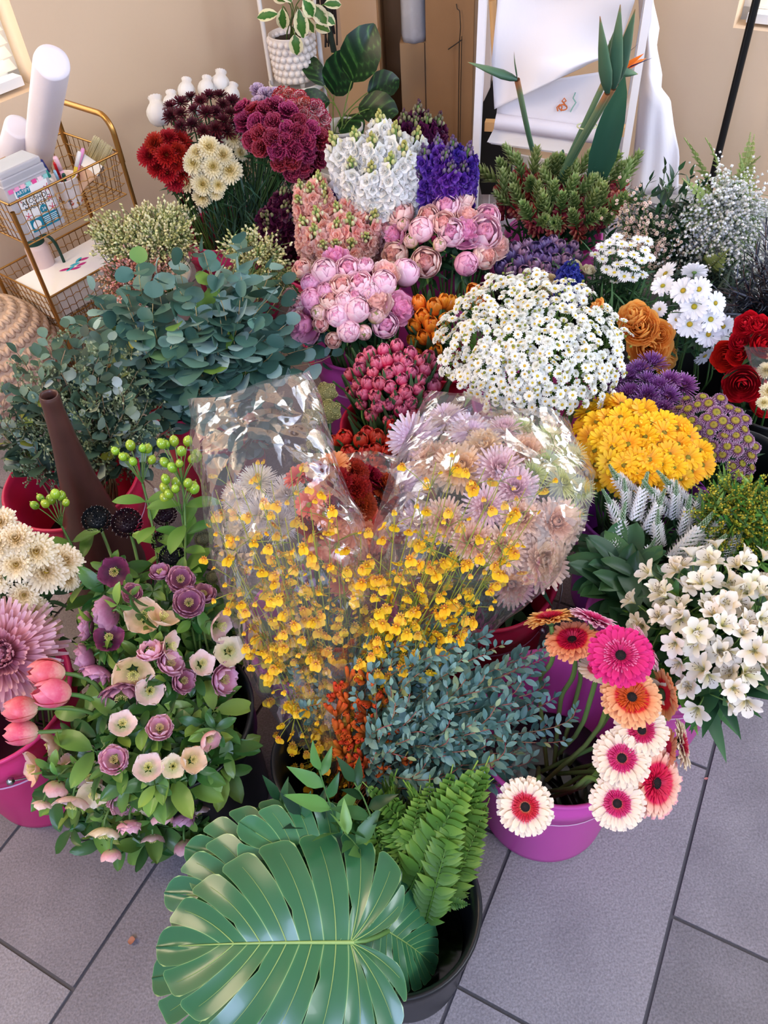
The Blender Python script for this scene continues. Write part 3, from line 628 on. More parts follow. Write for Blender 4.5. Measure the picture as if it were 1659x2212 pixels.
def sheet(nm,outline_l,outline_r,lab,dep,amp,n=24,m=16,mt=None,ph=0):
    """loft between two pixel polylines, top to bottom, at depth function"""
    L_=np.array(outline_l,float); R_=np.array(outline_r,float)
    tl=np.linspace(0,1,len(L_)); tr=np.linspace(0,1,len(R_)); V=[]
    for i in range(n+1):
        s=i/n; l=np.array([np.interp(s,tl,L_[:,k]) for k in range(2)]); r=np.array([np.interp(s,tr,R_[:,k]) for k in range(2)])
        for j in range(m+1):
            q=j/m; p=l+(r-l)*q; d=dep(s,q)+amp*(math.sin(5*q+3*s+ph)*.6+math.sin(9*s-4*q+ph)*.4+.3*math.sin(17*q*s+ph))
            V.append(ep(p[0],p[1],d))
    t=thing(nm,E0*np.array([1,1,0]),lab,'paper'); mb=MB(); mb.add(V,gf(n,m)); 
    o=obj('sheet',mb.mesh('sheet',[mt or m_paper]),t); sd=o.modifiers.new('s','SOLIDIFY'); sd.thickness=.0012; return t
sheet('paper_sheet',[(1068,-160),(1075,0),(1062,130),(1068,236)],[(1380,-160),(1372,0),(1330,120),(1290,130)],'large torn crumpled white paper sheet hanging over the front of the easel',lambda s,q:-.035-.05*s*s-.02*math.sin(6*q+5*s)*s,.022,n=40,m=30)
dr=sheet('drawing_sheet',[(1070,190),(1075,225),(1072,250)],[(1330,150),(1335,240),(1338,290)],'white sheet with a child\'s orange and green crayon drawing under the torn paper',lambda s,q:-.022,.002,mt=m_paper)
mo=solid('crayon_orange','#d4743c',.8); mg_=solid('crayon_green','#8fbcb0',.8)
def scribble(pts,m,nm):
    mb=MB(); mb.add(*tube([ep(x,y,-.034) for x,y in pts],.0022,4)); obj(nm,mb.mesh(nm,[m]),dr)
scribble([(1216+9*math.cos(a),232+6*math.sin(a)) for a in np.linspace(0,6.3,14)]+[(1214,218),(1219,212),(1223,218),(1217,222)],mo,'crayon_line')
scribble([(1205,240),(1203,232),(1209,226),(1214,231),(1212,240)],mo,'crayon_line')
scribble([(1243,200),(1238,212),(1244,222),(1237,232),(1232,242)],mg_,'crayon_line')
sheet('paper_sheet',[(1385,-160),(1380,0),(1385,120),(1380,220),(1360,420)],[(1400,-160),(1410,0),(1424,60),(1418,100),(1430,160),(1428,190),(1448,215),(1455,270),(1468,330),(1465,420)],'long white paper sheet hanging down at the side of the easel towards the black pole',lambda s,q:.10-.06*math.sin(PI*q)*(1-.5*s),.018,n=40,ph=1.3)
# dark cloth bag behind easel's left leg
dk=thing('dark_bag',E0*np.array([1,1,0]),'black bag leaning behind the white easel leg','bag'); mb=MB()
V=[ep(*p,.10) for p in ((1070,165),(1040,230),(1022,330),(1040,420),(1100,420),(1100,200))]; V=V+[v-EN*.10 for v in V]
mb.add(V,[(5,4,3,2),(5,2,1,0),(6,7,8,11),(8,9,10,11),(0,1,7,6),(1,2,8,7),(2,3,9,8),(3,4,10,9),(4,5,11,10),(5,0,6,11)]); obj('body',mb.mesh('body',[solid('black_cloth','#141416',.9)],False),dk)
# white plastic bag between peonies and spikes
wb=at(1080,470,.30); t=thing('plastic_bag',(wb[0],wb[1]+.06,0),'crumpled pale plastic bag between the farther peonies and the budded spikes','bag')
V,F,T=blob((0,0,.16),.16,12,18,(.55,.5,1)); V=V+np.random.normal(0,.004,V.shape); mb=MB(); mb.add(V,F); obj('film',mb.mesh('film',[mat('bag_film','#cfc9cc',.3,var=0,hue=0,trans=.4,bump=.8,bscale=20)]),t)
# black pole
pz=at(1535,400,.22); pl=thing('black_pole',(pz[0],pz[1],0),'slim black pole of a stand rising beside the window wall','pole')
mb=MB(); mb.add(*tube([(0,0,.0),(0,0,2.4)],.0125,14)); obj('tube',mb.mesh('tube',[solid('pole_black','#0d0f10',.35)]),pl)
mb=MB(); mb.add(*lathe([(0,0),(.13,0),(.13,.01),(.03,.018),(.016,.06),(0,.06)],32)); obj('base',mb.mesh('base',[solid('pole_black','#0d0f10',.35)]),pl)
# ================================================================ flower head prototypes (unit radius, facing +Z)
G = lambda n: math.radians(n)
m_leafd=mat('leaf_deep',[(0,'#1f3a24'),(.5,'#2c5230'),(1,'#47763c')],.45,var=.25,hue=.02,trans=.2)
m_leafb=mat('leaf_bright',[(0,'#3f6e2c'),(.5,'#578a38'),(1,'#86b04e')],.45,var=.25,hue=.02,trans=.28)
m_stemd=mat('stem_dark',[(0,'#2c4a2a'),(1,'#4e7238')],.5,var=.2,trans=0)
m_stemm=mat('stem_mid',[(0,'#4d7232'),(1,'#7a9a50')],.5,var=.2,trans=0)
def composite(layers, wave=.015, curlj=.15, lenj=.12, fold=.12):
    mb=MB(); 
    for (n,r0,z0,L,W,prof,elev,curl,cup,t0,t1) in layers:
        for k in range(n):
            a=(k+U(-.25,.25))*2*PI/n+hash((n,r0))%7
            V,F,T=petal(L*U(1-lenj,1+lenj*.5),W*U(.9,1.1),prof,elev+U(-1,1)*curlj*.6,curl+U(-1,1)*curlj,cup,4,2,wave=wave,ph=U(0,6),fold=fold)
            mb.add(rotz(V+np.array([r0,0,z0]),a),F,0,t0+(t1-t0)*T)
    return mb
def dome_center(r,h,z0,n=0,m=0):
    mb=MB(); V,F,T=lathe([(r*math.sin(t),z0+h*math.cos(t)) for t in np.linspace(PI/2,.01,7)],20); mb.add(V,F,0,T*.9)
    for i in range(n):
        rr=r*math.sqrt((i+.5)/n); a=i*2.39996; z=z0+h*math.sqrt(max(0,1-(rr/r)**2)); s=r*.9/math.sqrt(n)
        V,F,T=blob((rr*math.cos(a),rr*math.sin(a),z),s*.75,2,4,(1,1,1.5)); mb.add(V,F,m,1-rr/r*1.0)
    return mb
def calyx(r=.22,z=-.06,L=.25):
    mb=MB(); V,F,T=lathe([(.07,z-L),(r*.8,z-L*.5),(r,z),(0,z+.01)],12); mb.add(V,F,0,T*.5)
    return mb
def P_(nm,*parts):   # variant: list of (part name, mesh)
    return [(p,(m.mesh(nm+'_'+p,mats))) for p,m,mats in parts]
SP={}
# gerbera: outer long petals, inner ring, disc
def gerbera(nm,mo,mi,mc):
    out=[]
    for q in range(2):
        o=composite([(28,.22,.0,.80,.25,'strap',G(6),-.2,.2,0,1),(28,.22,.02,.76,.25,'strap',G(12),-.28,.2,0,1),(26,.22,.05,.64,.22,'strap',G(20),-.3,.2,0,.9)],lenj=.05)
        i=composite([(38,.16,.08,.40,.062,'quill',G(22),-.3,.1,0,1),(34,.16,.11,.31,.05,'quill',G(32),-.3,.1,0,.9),(30,.15,.12,.22,.045,'quill',G(50),-.2,.1,0,.8)])
        c=dome_center(.19,.06,.10,90)
        out.append(P_(nm,('petals',o,[mo]),('inner_florets',i,[mi]),('disc',c,[mc]),('calyx',calyx(.26,-.02,.25),[m_stemd])))
    return out
m_gdisc=mat('gerbera_disc',[(0,'#0a0606'),(.6,'#120a08'),(1,'#2c1a12')],.8,var=0,trans=0)
g_cream=gerbera('cream_gerbera',mat('g_cream',[(0,'#d9285a'),(.33,'#e0436e'),(.40,'#ecc4b0'),(.6,'#efd8bc'),(1,'#f2e0c8')],.5,trans=.2,var=.04,hue=.005),mat('g_ring',[(0,'#e07a5a'),(.35,'#c81b50'),(.8,'#d2245c'),(1,'#f0b6c4')],.5,var=.05),m_gdisc)
g_mag=gerbera('magenta_gerbera',mat('g_mag',[(0,'#b8104e'),(.4,'#d01860'),(1,'#e0287c')],.5,trans=.2,var=.04),mat('g_magi',[(0,'#a80c40'),(.7,'#d0185c'),(1,'#f090b8')],.5),m_gdisc)
g_or=gerbera('orange_gerbera',mat('g_or',[(0,'#d8231a'),(.45,'#dd3a20'),(.58,'#eda064'),(1,'#f2bf86')],.5,trans=.2,var=.06),mat('g_ori',[(0,'#c01812'),(1,'#de2a1c')],.5),m_gdisc)
g_red=gerbera('red_gerbera',mat('g_red',[(0,'#d81418'),(.48,'#e0211c'),(.62,'#eeb08e'),(.9,'#f5d3b0'),(1,'#e59aa0')],.5,trans=.2,var=.04),mat('g_redi',[(0,'#c00c10'),(1,'#e01a18')],.5),m_gdisc)
g_pk=gerbera('pink_gerbera',mat('g_pk',[(0,'#d4205c'),(.4,'#e2588a'),(.7,'#f0b4c8'),(1,'#f6d6de')],.5,trans=.2,var=.05),mat('g_pki',[(0,'#c81450'),(1,'#e0407c')],.5),m_gdisc)
# chrysanthemums
def mum(nm,mo,mc,dens=1.25,W=.15,flat=.0,ctr=.14,q=2,prof='strap',curl=.5,big=False,L=.80):
    out=[]
    for _ in range(q):
        ls=[(int(20*dens),.12,-.05,L+.1,W,prof,G(2+flat),-.1+curl*.15,.3,0,1),(int(20*dens),.12,.0,L+.02,W,prof,G(14+flat),curl*.3,.3,0,1),(int(18*dens),.11,.04,L-.08,W*.95,prof,G(28+flat),curl*.5,.35,0,.95),(int(16*dens),.10,.07,L-.2,W*.9,prof,G(42),curl*.7,.4,0,.85),(int(13*dens),.08,.10,L-.33,W*.8,prof,G(56),curl*.9,.4,0,.65),(int(10*dens),.05,.12,L-.46,W*.7,prof,G(70),curl,.4,0,.45)]
        pt=composite(ls); parts=[('petals',pt,[mo])]
        if ctr: parts.append(('center',dome_center(ctr,.08,.13,24),[mc]))
        parts.append(('calyx',calyx(.20,-.06,.18),[m_stemd])); out.append(P_(nm,*parts))
    return out
m_yc=mat('yellow_center',[(0,'#b8962c'),(1,'#e0c24a')],.7,trans=0)
m_gc=mat('green_center',[(0,'#7c8430'),(1,'#a8a03c')],.7,trans=0)
mu_cream=mum('cream_mum',mat('p_cream',[(0,'#ead36a'),(.35,'#f2e3a4'),(1,'#f7efd2')],.55,trans=.25,var=.05,hue=.004),m_yc,W=.19,dens=1.4)
mu_creamL=mum('cream_mum',mat('p_creamL',[(0,'#e8c864'),(.3,'#f3deae'),(1,'#f8ecd2')],.55,trans=.25,var=.05,hue=.004),m_yc,W=.2,ctr=.14,dens=1.3)
mu_red=mum('red_mum',mat('p_redm',[(0,'#7c0c10'),(1,'#b81418')],.55,var=.15,hue=.008),m_yc,W=.19,ctr=.10)
mu_burg=mum('burgundy_mum',mat('p_burg',[(0,'#2c0812'),(1,'#611226')],.55,var=.25,hue=.01),mat('burg_c',[(0,'#2a0a0e'),(1,'#4a1420')],.7),W=.17,flat=2,dens=.7)
mu_peach=mum('peach_mum',mat('p_peach',[(0,'#df8f6a'),(.45,'#efbda0'),(1,'#f8ddd0')],.55,trans=.3,var=.05),m_yc,W=.15,ctr=0,dens=1.5,curl=1.3)
mu_apri=mum('apricot_mum',mat('p_apri',[(0,'#eaa250'),(.5,'#f3c68a'),(1,'#f8dcc2')],.55,trans=.3,var=.05),m_yc,W=.15,ctr=0,dens=1.5,curl=1.3)
mu_blush=mum('blush_mum',mat('p_blush',[(0,'#dca0b0'),(.5,'#ecc6d0'),(1,'#f6e2e8')],.55,trans=.3,var=.05),m_yc,W=.13,ctr=.10,dens=1.4,curl=.7)
mu_lilac=mum('lilac_mum',mat('p_lilac',[(0,'#d6a6c4'),(.4,'#e6cce0'),(1,'#f3e6f2')],.55,trans=.3,var=.03),m_yc,W=.12,ctr=.13,dens=1.3,flat=-4,curl=.2)
mu_pinkb=mum('giant_pink_mum',mat('p_pinkb',[(0,'#b04c6c'),(.45,'#d88ea0'),(1,'#f0c6cc')],.5,trans=.25,var=.03),m_yc,W=.085,ctr=0,dens=2.8,q=1,curl=.9,prof='strap')
for _v in mu_pinkb:
    _x=composite([(30,.04,.16,.30,.06,'strap',G(62),1.3,.4,.2,.7),(24,.02,.2,.24,.06,'strap',G(78),1.2,.4,.1,.6),(34,.09,.10,.52,.07,'strap',G(48),1.1,.4,.1,.9),(40,.12,.02,.78,.08,'strap',G(20),.5,.4,0,1)]); _x.add(*blob((0,0,.16),.15,5,8)); _v.append(('inner_petals',_x.mesh('inner_petals',[MATS['p_pinkb']])))
mu_lime=mum('lime_mum',mat('p_lime',[(0,'#a6b43c'),(.4,'#cdd978'),(1,'#eef3c8')],.55,trans=.3,var=.06),m_gc,W=.10,ctr=0,dens=1.5,prof='lance',curl=.9)
mu_white=mum('white_mum',mat('p_whm',[(0,'#e8dcc4'),(1,'#f7f1ea')],.55,trans=.3,var=.04),m_yc,W=.05,ctr=0,dens=3,prof='quill',curl=.6)
mu_viol=mum('violet_mum',mat('p_viol',[(0,'#4a1640'),(.5,'#7d3a80'),(.85,'#a768b2'),(1,'#dcb8da')],.5,var=.1),mat('v_c',[(0,'#5c2c20'),(1,'#b06a3c')],.7),W=.075,ctr=.2,dens=1.3,prof='quill',curl=.8,flat=10)
def button(nm,mo,mc):
    ls=[(24,.36,-.06,.60,.15,'strap',G(-12),-.5,.4,0,1),(22,.36,.02,.50,.14,'strap',G(6),-.4,.4,0,.95),(20,.34,.09,.38,.13,'strap',G(22),-.3,.4,0,.85),(18,.33,.14,.26,.11,'strap',G(40),0,.4,0,.6)]
    return [P_(nm,('petals',composite(ls),[mo]),('center',dome_center(.46,.16,.14,80),[mc])) for _ in range(2)]
mu_btn=button('button_mum',mat('p_btn',[(0,'#4c1c3c'),(.4,'#7c4268'),(.8,'#b288a6'),(1,'#d8bccc')],.55,var=.1),mat('btn_c',[(0,'#8a7a22'),(.6,'#a89a34'),(1,'#5e6420')],.7,trans=0))
def daisy(nm,mo,mc,n=17,W=.26,ctr=.2,layers=2,q=2,prof='strap',elev=6,dc=50,h=.10):
    out=[]
    for _ in range(q):
        ls=[(n,.14,-.01+.03*i,.86-.05*i,W,prof,G(elev+9*i),-.15,.15,0,1) for i in range(layers)]
        out.append(P_(nm,('petals',composite(ls,lenj=.07),[mo]),('center',dome_center(ctr,h,.03,dc),[mc]),('calyx',calyx(.18,-.03,.12),[m_stemm])))
    return out
da_yel=daisy('yellow_daisy',mat('p_yel',[(0,'#e89608'),(.4,'#f6b40c'),(1,'#fccb20')],.5,trans=.2,var=.08,hue=.01),mat('c_olive',[(0,'#6c6a18'),(1,'#9a8c28')],.7,trans=0),n=15,W=.25,layers=3)
da_wh=daisy('white_daisy',mat('p_wh',[(0,'#dfe2dc'),(.3,'#f3f4f6'),(1,'#fbfbff')],.5,trans=.25,var=.03,hue=0),mat('c_yel',[(0,'#8a8a28'),(1,'#d8b82c')],.7,trans=0),n=16,W=.28,layers=2)
da_or=daisy('coral_daisy',mat('p_coral',[(0,'#d0502c'),(.5,'#e2704a'),(1,'#ee9470')],.5,trans=.25,var=.12,hue=.02),m_gc,n=18,W=.26,layers=3)
da_ast=daisy('white_aster',mat('p_ast',[(0,'#eceee8'),(1,'#fafafa')],.5,trans=.25,var=.03,hue=0),mat('c_yel2',[(0,'#b8a82c'),(1,'#e4cc48')],.7,trans=0),n=18,W=.2,ctr=.26,layers=2)
m_fev=mat('p_fev',[(0,'#eceedd'),(1,'#fbfbf6')],.5,trans=.25,var=.03,hue=0); m_fevc=mat('c_fev',[(0,'#b89a20'),(1,'#e2be34')],.7,trans=0)
def fevhead(nm,full):
    mb=composite([(13,.18,0,.80,.40,'round',G(2),-.2,.1,0,1),(12,.18,.04,.66,.36,'round',G(18),-.2,.1,0,1)]+([(10,.15,.1,.45,.28,'round',G(40),.2,.2,0,1),(8,.08,.14,.35,.24,'round',G(62),.3,.2,0,1)] if full else []),lenj=.05)
    mb.join(dome_center(.24 if not full else .12,.14,.06,30 if not full else 12,1),m=1); return mb.mesh(nm,[m_fev,m_fevc])
FEV=[fevhead('feverfew_blossom',f) for f in (0,0,1,0)]
# carnation
def carn(nm,m):
    out=[]
    for _ in range(2):
        mb=MB()
        for (n,z0,L,W,e,c) in ((10,-.1,1.0,.6,4,.1),(10,.0,.94,.58,22,.2),(9,.05,.84,.52,38,.3),(9,.08,.74,.48,54,.3),(7,.1,.64,.42,68,.2),(5,.1,.58,.4,82,.1)):
            for k in range(n):
                V,F,T=petal(L*U(.85,1.05),W,'fan',G(e)+U(-.12,.12),c,0,5,10,wave=.055,wf=6.5,ph=U(0,6)); V+=np.random.normal(0,.016,V.shape)*T[:,None]+np.stack([(np.arange(len(V))%2)*.06*(T>.9),T*0,T*0],1); mb.add(rotz(V+np.array([.02,0,z0]),k*2*PI/n+e+U(-.2,.2)),F,0,T)
        c=MB(); c.add(*lathe([(.12,-.75),(.2,-.6),(.2,-.1),(.3,0)],10)); out.append(P_(nm,('petals',mb,[m]),('calyx',c,[m_leafd])))
    return out
ca_burg=carn('burgundy_carnation',mat('p_cab',[(0,'#3c0614'),(.75,'#740f2c'),(.9,'#a01c44'),(1,'#c85c80')],.6,var=.2))
ca_bi=carn('striped_carnation',mat('p_cabi',[(0,'#b01830'),(.6,'#e6b4b4'),(.86,'#f0cccc'),(.93,'#c01c38'),(1,'#a81430')],.6,var=.06))
ca_lil=carn('lilac_carnation',mat('p_cal',[(0,'#8c5c94'),(.6,'#b890bc'),(1,'#e2cce2')],.6,var=.1))
ca_red=carn('red_carnation',mat('p_car',[(0,'#5c0810'),(1,'#a81018')],.6,var=.15))
# peony
def peony(nm,m,mode):
    out=[]
    for _ in range(3):
        mb=MB()
        if mode=='bud':
            for L_,(n,rx,th1) in enumerate(((3,.72,3.0),(4,.81,2.85),(5,.90,2.6),(5,.97,2.25))):
                for k in range(n): mb.add(*gpetal(k*2*PI/n+L_*.7+U(-.2,.2),.95 if n==5 else 1.4,.25,th1+U(-.12,.08),rx,rx*1.02,.02,.022,8,6,'round',tip=.02,ph=U(0,6)))
            for q_ in range(len(mb.T)): mb.T[q_]=np.clip(mb.T[q_]*.75+U(0,.3),0,1)
        elif mode=='half':
            for k in range(26):
                V,F,T=petal(U(.55,.8),.3,'fan',G(U(55,88)),.3,.3,4,4,wave=.06,ph=U(0,6)); mb.add(rotz(V+np.array([U(.0,.3),0,.0]),U(0,2*PI)),F,0,.15+T*.35)
            for L_,(n,rx,th1,fl) in enumerate(((5,.82,2.35,-.1),(6,.92,2.1,.0),(6,1.0,1.9,.06))):
                for k in range(n): mb.add(*gpetal(k*2*PI/n+L_*.6+U(-.2,.2),.85,.25,th1+U(-.15,.15),rx,rx*.95,fl,.03,8,6,'round',ph=U(0,6)))
        else:
            for k in range(60):
                V,F,T=petal(U(.45,.75),.28,'fan',G(U(25,85)),.35,.2,4,4,wave=.08,wf=4,ph=U(0,6)); mb.add(rotz(V+np.array([U(.0,.35),0,.0]),U(0,2*PI)),F,0,.1+T*.6)
            for L_,(n,rx,th1,fl) in enumerate(((7,.9,1.75,.12),(7,1.0,1.5,.2))):
                for k in range(n): mb.add(*gpetal(k*2*PI/n+L_*.45+U(-.2,.2),.75,.3,th1+U(-.15,.15),rx,rx*.8,fl,.04,8,6,'round',ph=U(0,6)))
        V,F,T=blob((0,0,.05),.66 if mode=='bud' else .55,6,10); mb.add(V,F,0,.35)
        cx=MB()
        for k in range(4): cx.add(*gpetal(k*PI/2+U(-.3,.3),.6,.05,U(.7,1.3) if mode=='bud' else .8,1.02 if mode=='bud' else 1.03,1.04 if mode=='bud' else .98,0,0,5,4,'round'))
        for k in range(3):
            V,F,T=petal(1.2,.3,'lance',G(-10),.5,0,5,2,fold=.2); cx.add(rotz(V+np.array([.1,0,-.95]),k*2.1),F,0,T*.5)
        out.append(P_(nm,('petals',mb,[m]),('calyx',cx,[m_sepal])))
    return out
m_sepal=mat('sepal',[(0,'#5a7834'),(.6,'#7c9440'),(1,'#a06a50')],.5,var=.2,trans=.1)
m_peo=mat('p_peony',[(0,'#e07aa6'),(.35,'#f0a6c6'),(.7,'#f7c6d8'),(1,'#fbdfe8')],.5,trans=.2,var=.1,hue=.015,noise=.35,nscale=4)
m_peoD=mat('p_peonyd',[(0,'#d45a90'),(.35,'#e68cb6'),(1,'#f6bcd6')],.5,trans=.2,var=.1,hue=.01,noise=.3,nscale=4)
m_peoC=mat('p_peonyc',[(0,'#e38e8c'),(.4,'#f0b2ac'),(.8,'#f7cfc8'),(1,'#fae0d6')],.5,trans=.2,var=.08,hue=.012,noise=.5,nscale=3)
pe_bud=peony('peony',m_peo,'bud'); pe_budD=peony('peony',m_peoD,'bud'); pe_half=peony('peony',m_peo,'half'); pe_open=peony('peony',m_peoD,'open'); pe_coral=peony('peony',m_peoC,'half'); pe_openp=peony('peony',m_peoC,'open')
m_budg=mat('p_peogreen',[(0,'#6c8a3a'),(.5,'#a8a060'),(.75,'#e8b8b0'),(1,'#f2cfd0')],.5,trans=.1,var=.1)
pe_green=peony('peony_bud',m_budg,'bud')
# tulips
def tulip(nm,m,dbl=False,open_=0.0,el=1.45):
    out=[]
    for _ in range(3):
        mb=MB()
        if dbl:
            for k in range(9): mb.add(*gpetal(k*2*PI/9+U(-.2,.2),.7,.2,2.55+U(-.2,.15),.72,el*.96,.0,.02,7,4,'obov',tip=.04,ph=U(0,6)))
        for L_,rx in enumerate((.88,1.0)):
            for k in range(3 if not dbl else 4): mb.add(*gpetal(k*2*PI/(3 if not dbl else 4)+L_*1.05+U(-.1,.1),1.0 if not dbl else .85,.15,(2.72 if L_==0 else 2.5)+U(-.1,.1)-open_,rx,el,open_*.4,.012,8,6,'round',tip=.10,ph=U(0,6)))
        V,F,T=blob((0,0,-.1),.66,6,8,(1,1,el*.95)); mb.add(V,F,0,.75)
        out.append(P_(nm,('petals',mb,[m])))
    return out
def tmat(n,a,b,c,**k): return mat(n,[(0,a),(.55,b),(1,c)],.38,trans=.15,var=.12,hue=.01,noise=.35,nscale=5,**k)
tu_or=tulip('orange_tulip',tmat('t_or','#d4501a','#e8741c','#f2a030')); tu_rasp=tulip('raspberry_tulip',tmat('t_ra','#ac1244','#c81c4e','#ea88a2'),True,el=1.3)
tu_red=tulip('red_tulip',tmat('t_rd','#b81410','#d8221a','#ee5a44'),True,el=1.2); tu_vio=tulip('dusky_violet_tulip',tmat('t_vi','#7a8a66','#4c3c68','#6a5288'),el=1.3)
tu_vio2=tulip('dusky_violet_tulip',tmat('t_vi2','#8a9a78','#5c4468','#a07a98'),el=1.3)
tu_pk=tulip('pink_tulip',tmat('t_pk','#f4d0b4','#e0566c','#e88a90'),el=1.35)
# rose
def rose(nm,m):
    out=[]
    for _ in range(3):
        mb=MB()
        for L_,(n,rx,rz,th1,fl) in enumerate(((2,.14,.85,2.5,0),(3,.24,.84,2.35,0),(3,.34,.82,2.2,.02),(3,.45,.78,2.05,.05),(4,.57,.76,2.05,.06),(4,.70,.72,1.95,.10),(5,.80,.66,1.85,.14),(5,.88,.58,1.7,.18))):
            for k in range(n): mb.add(*gpetal(k*2*PI/n+L_*.9+U(-.15,.15),1.25 if n<4 else .85,.3,th1+U(-.08,.08),rx,rz,fl,.014,8,6,'round',tip=.03,ph=U(0,6)))
        cx=MB()
        for k in range(5):
            V,F,T=petal(.9,.28,'lance',G(-5),-.8,0,4,2,fold=.2); cx.add(rotz(V+np.array([.1,0,-.55]),k*2*PI/5),F,0,T)
        out.append(P_(nm,('petals',mb,[m]),('sepals',cx,[m_leafd])))
    return out
ro_or=rose('orange_rose',mat('r_or',[(0,'#ffa02c'),(.5,'#ffb648'),(1,'#ffcc74')],.5,trans=.38,var=.06,hue=.004)); ro_rd=rose('red_rose',mat('r_rd',[(0,'#8c0810'),(.6,'#c00c16'),(1,'#d8181c')],.5,trans=.2,var=.1,hue=.004))
# lisianthus-like ruffled
li_bl=rose('blue_lisianthus',mat('l_bl',[(0,'#453c9c'),(1,'#7a70cc')],.5,var=.05)); li_cr=rose('cream_lisianthus',mat('l_cr',[(0,'#cfc088'),(1,'#ebe0c4')],.5,var=.05))
# scabiosa
def pin(nm,m1,m2,n=70):
    mb=MB(); V,F,T=blob((0,0,.2),.75,6,12,(1,1,.75)); mb.add(V,F,0,T)
    for i in range(n*2):
        z=1-(i+.5)/(n*2)*1.5; a=i*2.4; r=math.sqrt(max(0,1-z*z)); p=np.array([r*math.cos(a),r*math.sin(a),z*.75+.2])*.8
        V,F,T=petal(.3,.22,'fan',.4,.3,.2,2,2,wave=.05); mb.add(V@orient(nrm(p),UP+p*.1).T+p,F,0,T)
        if i%2==0: mb.add(*tube([p*1.0,p*1.32],.008,3)); V,F,T=blob(p*1.34,.028,2,4); mb.add(V,F,1,1)
    return [P_(nm,('florets',mb,[m1,m2]),('calyx',calyx(.4,.0,.3),[m_stemd]))]
sc_blk=pin('dark_scabiosa',mat('sc_blk',[(0,'#12060c'),(1,'#2c0c1a')],.6,var=.2),solid('pollen','#d8d4cc',.6))
sc_bl2=pin('dark_scabiosa',mat('sc_bl2',[(0,'#0c0e12'),(1,'#1a2026')],.6,var=.2),solid('pollen','#d8d4cc',.6))
sc_pod=pin('scabiosa_pod',mat('sc_pod',[(0,'#3c3a2a'),(1,'#8c8a68')],.7,var=.2),solid('pod_dot','#20201a',.6))
# cockscomb ball
def comb():
    mb=MB(); V,F,T=blob((0,0,0),.85,10,16,(1,1,.8)); mb.add(V,F,0,T*0+.2)
    for i in range(420):
        z=1-(i+.5)/420*1.7; a=i*2.4; r=math.sqrt(max(0,1-z*z)); k=1+.12*math.sin(5*a+3*z); V,F,T=blob((r*math.cos(a)*.85*k,r*math.sin(a)*.85*k,z*.68*k),U(.05,.085),2,4); mb.add(V,F,0,U(.3,1))
    return [P_('cockscomb',('crest',mb,[mat('cockscomb',[(0,'#5c5a34'),(.5,'#8e8c54'),(1,'#c0ba7e')],.7,var=.1)]))]
cc=comb()
# net-wrapped mums (bell of white mesh)
def netbell():
    mb=MB(); prof=[(.0,-1.0),(.5,-.9),(.82,-.55),(.92,-.05),(.88,.3),(.72,.6),(.5,.85),(.46,1.05),(.56,1.35)]
    V,F,T=lathe(prof,26); a=np.arctan2(V[:,1],V[:,0]); V[:,:2]*=(1+.10*np.cos(13*a))[:,None]; mb.add(V,F,0,T)
    c=MB(); 
    for k in range(26): c.add(*gpetal(k*2*PI/26,.16,.1,2.6,.72,.85,0,.0,6,2,'strap'))
    return [P_('net_wrapped_mum',('petals',c,[mat('nb_w',[(0,'#f2efe6'),(1,'#f8f4f0')],.6,trans=.2)]),('net_sleeve',mb,[m_net]))]
m_net=bpy.data.materials.new('white_net'); m_net.use_nodes=True
def _netm():
    nt=m_net.node_tree; L=nt.links.new; P=nt.nodes['Principled BSDF']; P.inputs['Base Color'].default_value=(.9,.88,.86,1); P.inputs['Roughness'].default_value=.6
    t=nt.nodes.new('ShaderNodeBsdfTransparent'); mx=nt.nodes.new('ShaderNodeMixShader'); mx.inputs[0].default_value=.58; L(t.outputs[0],mx.inputs[1]); L(P.outputs[0],mx.inputs[2]); L(mx.outputs[0],nt.nodes['Material Output'].inputs[0])
_netm()
nb_=netbell()
# hellebore
def helleb(nm,m,q=2,dbl=False,open_=.0):
    out=[]
    for _ in range(q):
        mb=MB()
        for L_ in range(3 if dbl else 1):
            for k in range(5 if not dbl else 6): mb.add(*gpetal(k*2*PI/(5 if not dbl else 6)+L_*.5+U(-.1,.1),.85-.1*L_,.2,1.45+U(-.2,.2)+.35*L_-open_,1.0-.15*L_,.75,.12,.055,7,6,'round',tip=.08,ph=U(0,6)))
        s=MB()
        for i in range(46):
            a=i*2.4; r=.10+.22*math.sqrt(i/46); s.add(*tube([(r*.4*math.cos(a),r*.4*math.sin(a),-.5),(r*math.cos(a),r*math.sin(a),-.15+U(0,.12))],.009,3)); V,F,T=blob((r*math.cos(a),r*math.sin(a),-.12+U(0,.12)),.035,2,4); s.add(V,F,0,1)
        out.append(P_(nm,('petals',mb,[m]),('stamens',s,[m_stam])))
    return out
m_stam=mat('stamen',[(0,'#a8b050'),(1,'#e6dc86')],.6,trans=0)
def hmat(n,a,b,c): return mat(n,[(0,a),(.5,b),(1,c)],.5,trans=.22,var=.12,hue=.015,noise=.45,nscale=4)
he_blush=helleb('hellebore',hmat('h_bl','#a8b070','#ecc4bc','#f4d8d4')); he_peach=helleb('hellebore',hmat('h_pe','#b8a860','#eec29a','#f4d2b8')); he_plum=helleb('hellebore',hmat('h_pl','#3c1028','#642240','#8c4060'))
he_mauve=helleb('hellebore',hmat('h_mv','#7c4c5c','#a86080','#d09ab0'),dbl=True); he_pinkd=helleb('hellebore',hmat('h_pk','#c0a890','#d890a8','#eec0cc'),dbl=True); he_bud=helleb('hellebore_bud',hmat('h_bd','#a8b070','#dc9aa0','#f0c8c4'),open_=-.75); he_cream=helleb('hellebore',hmat('h_cr','#b8c070','#f0dcb8','#f6e8d0'))
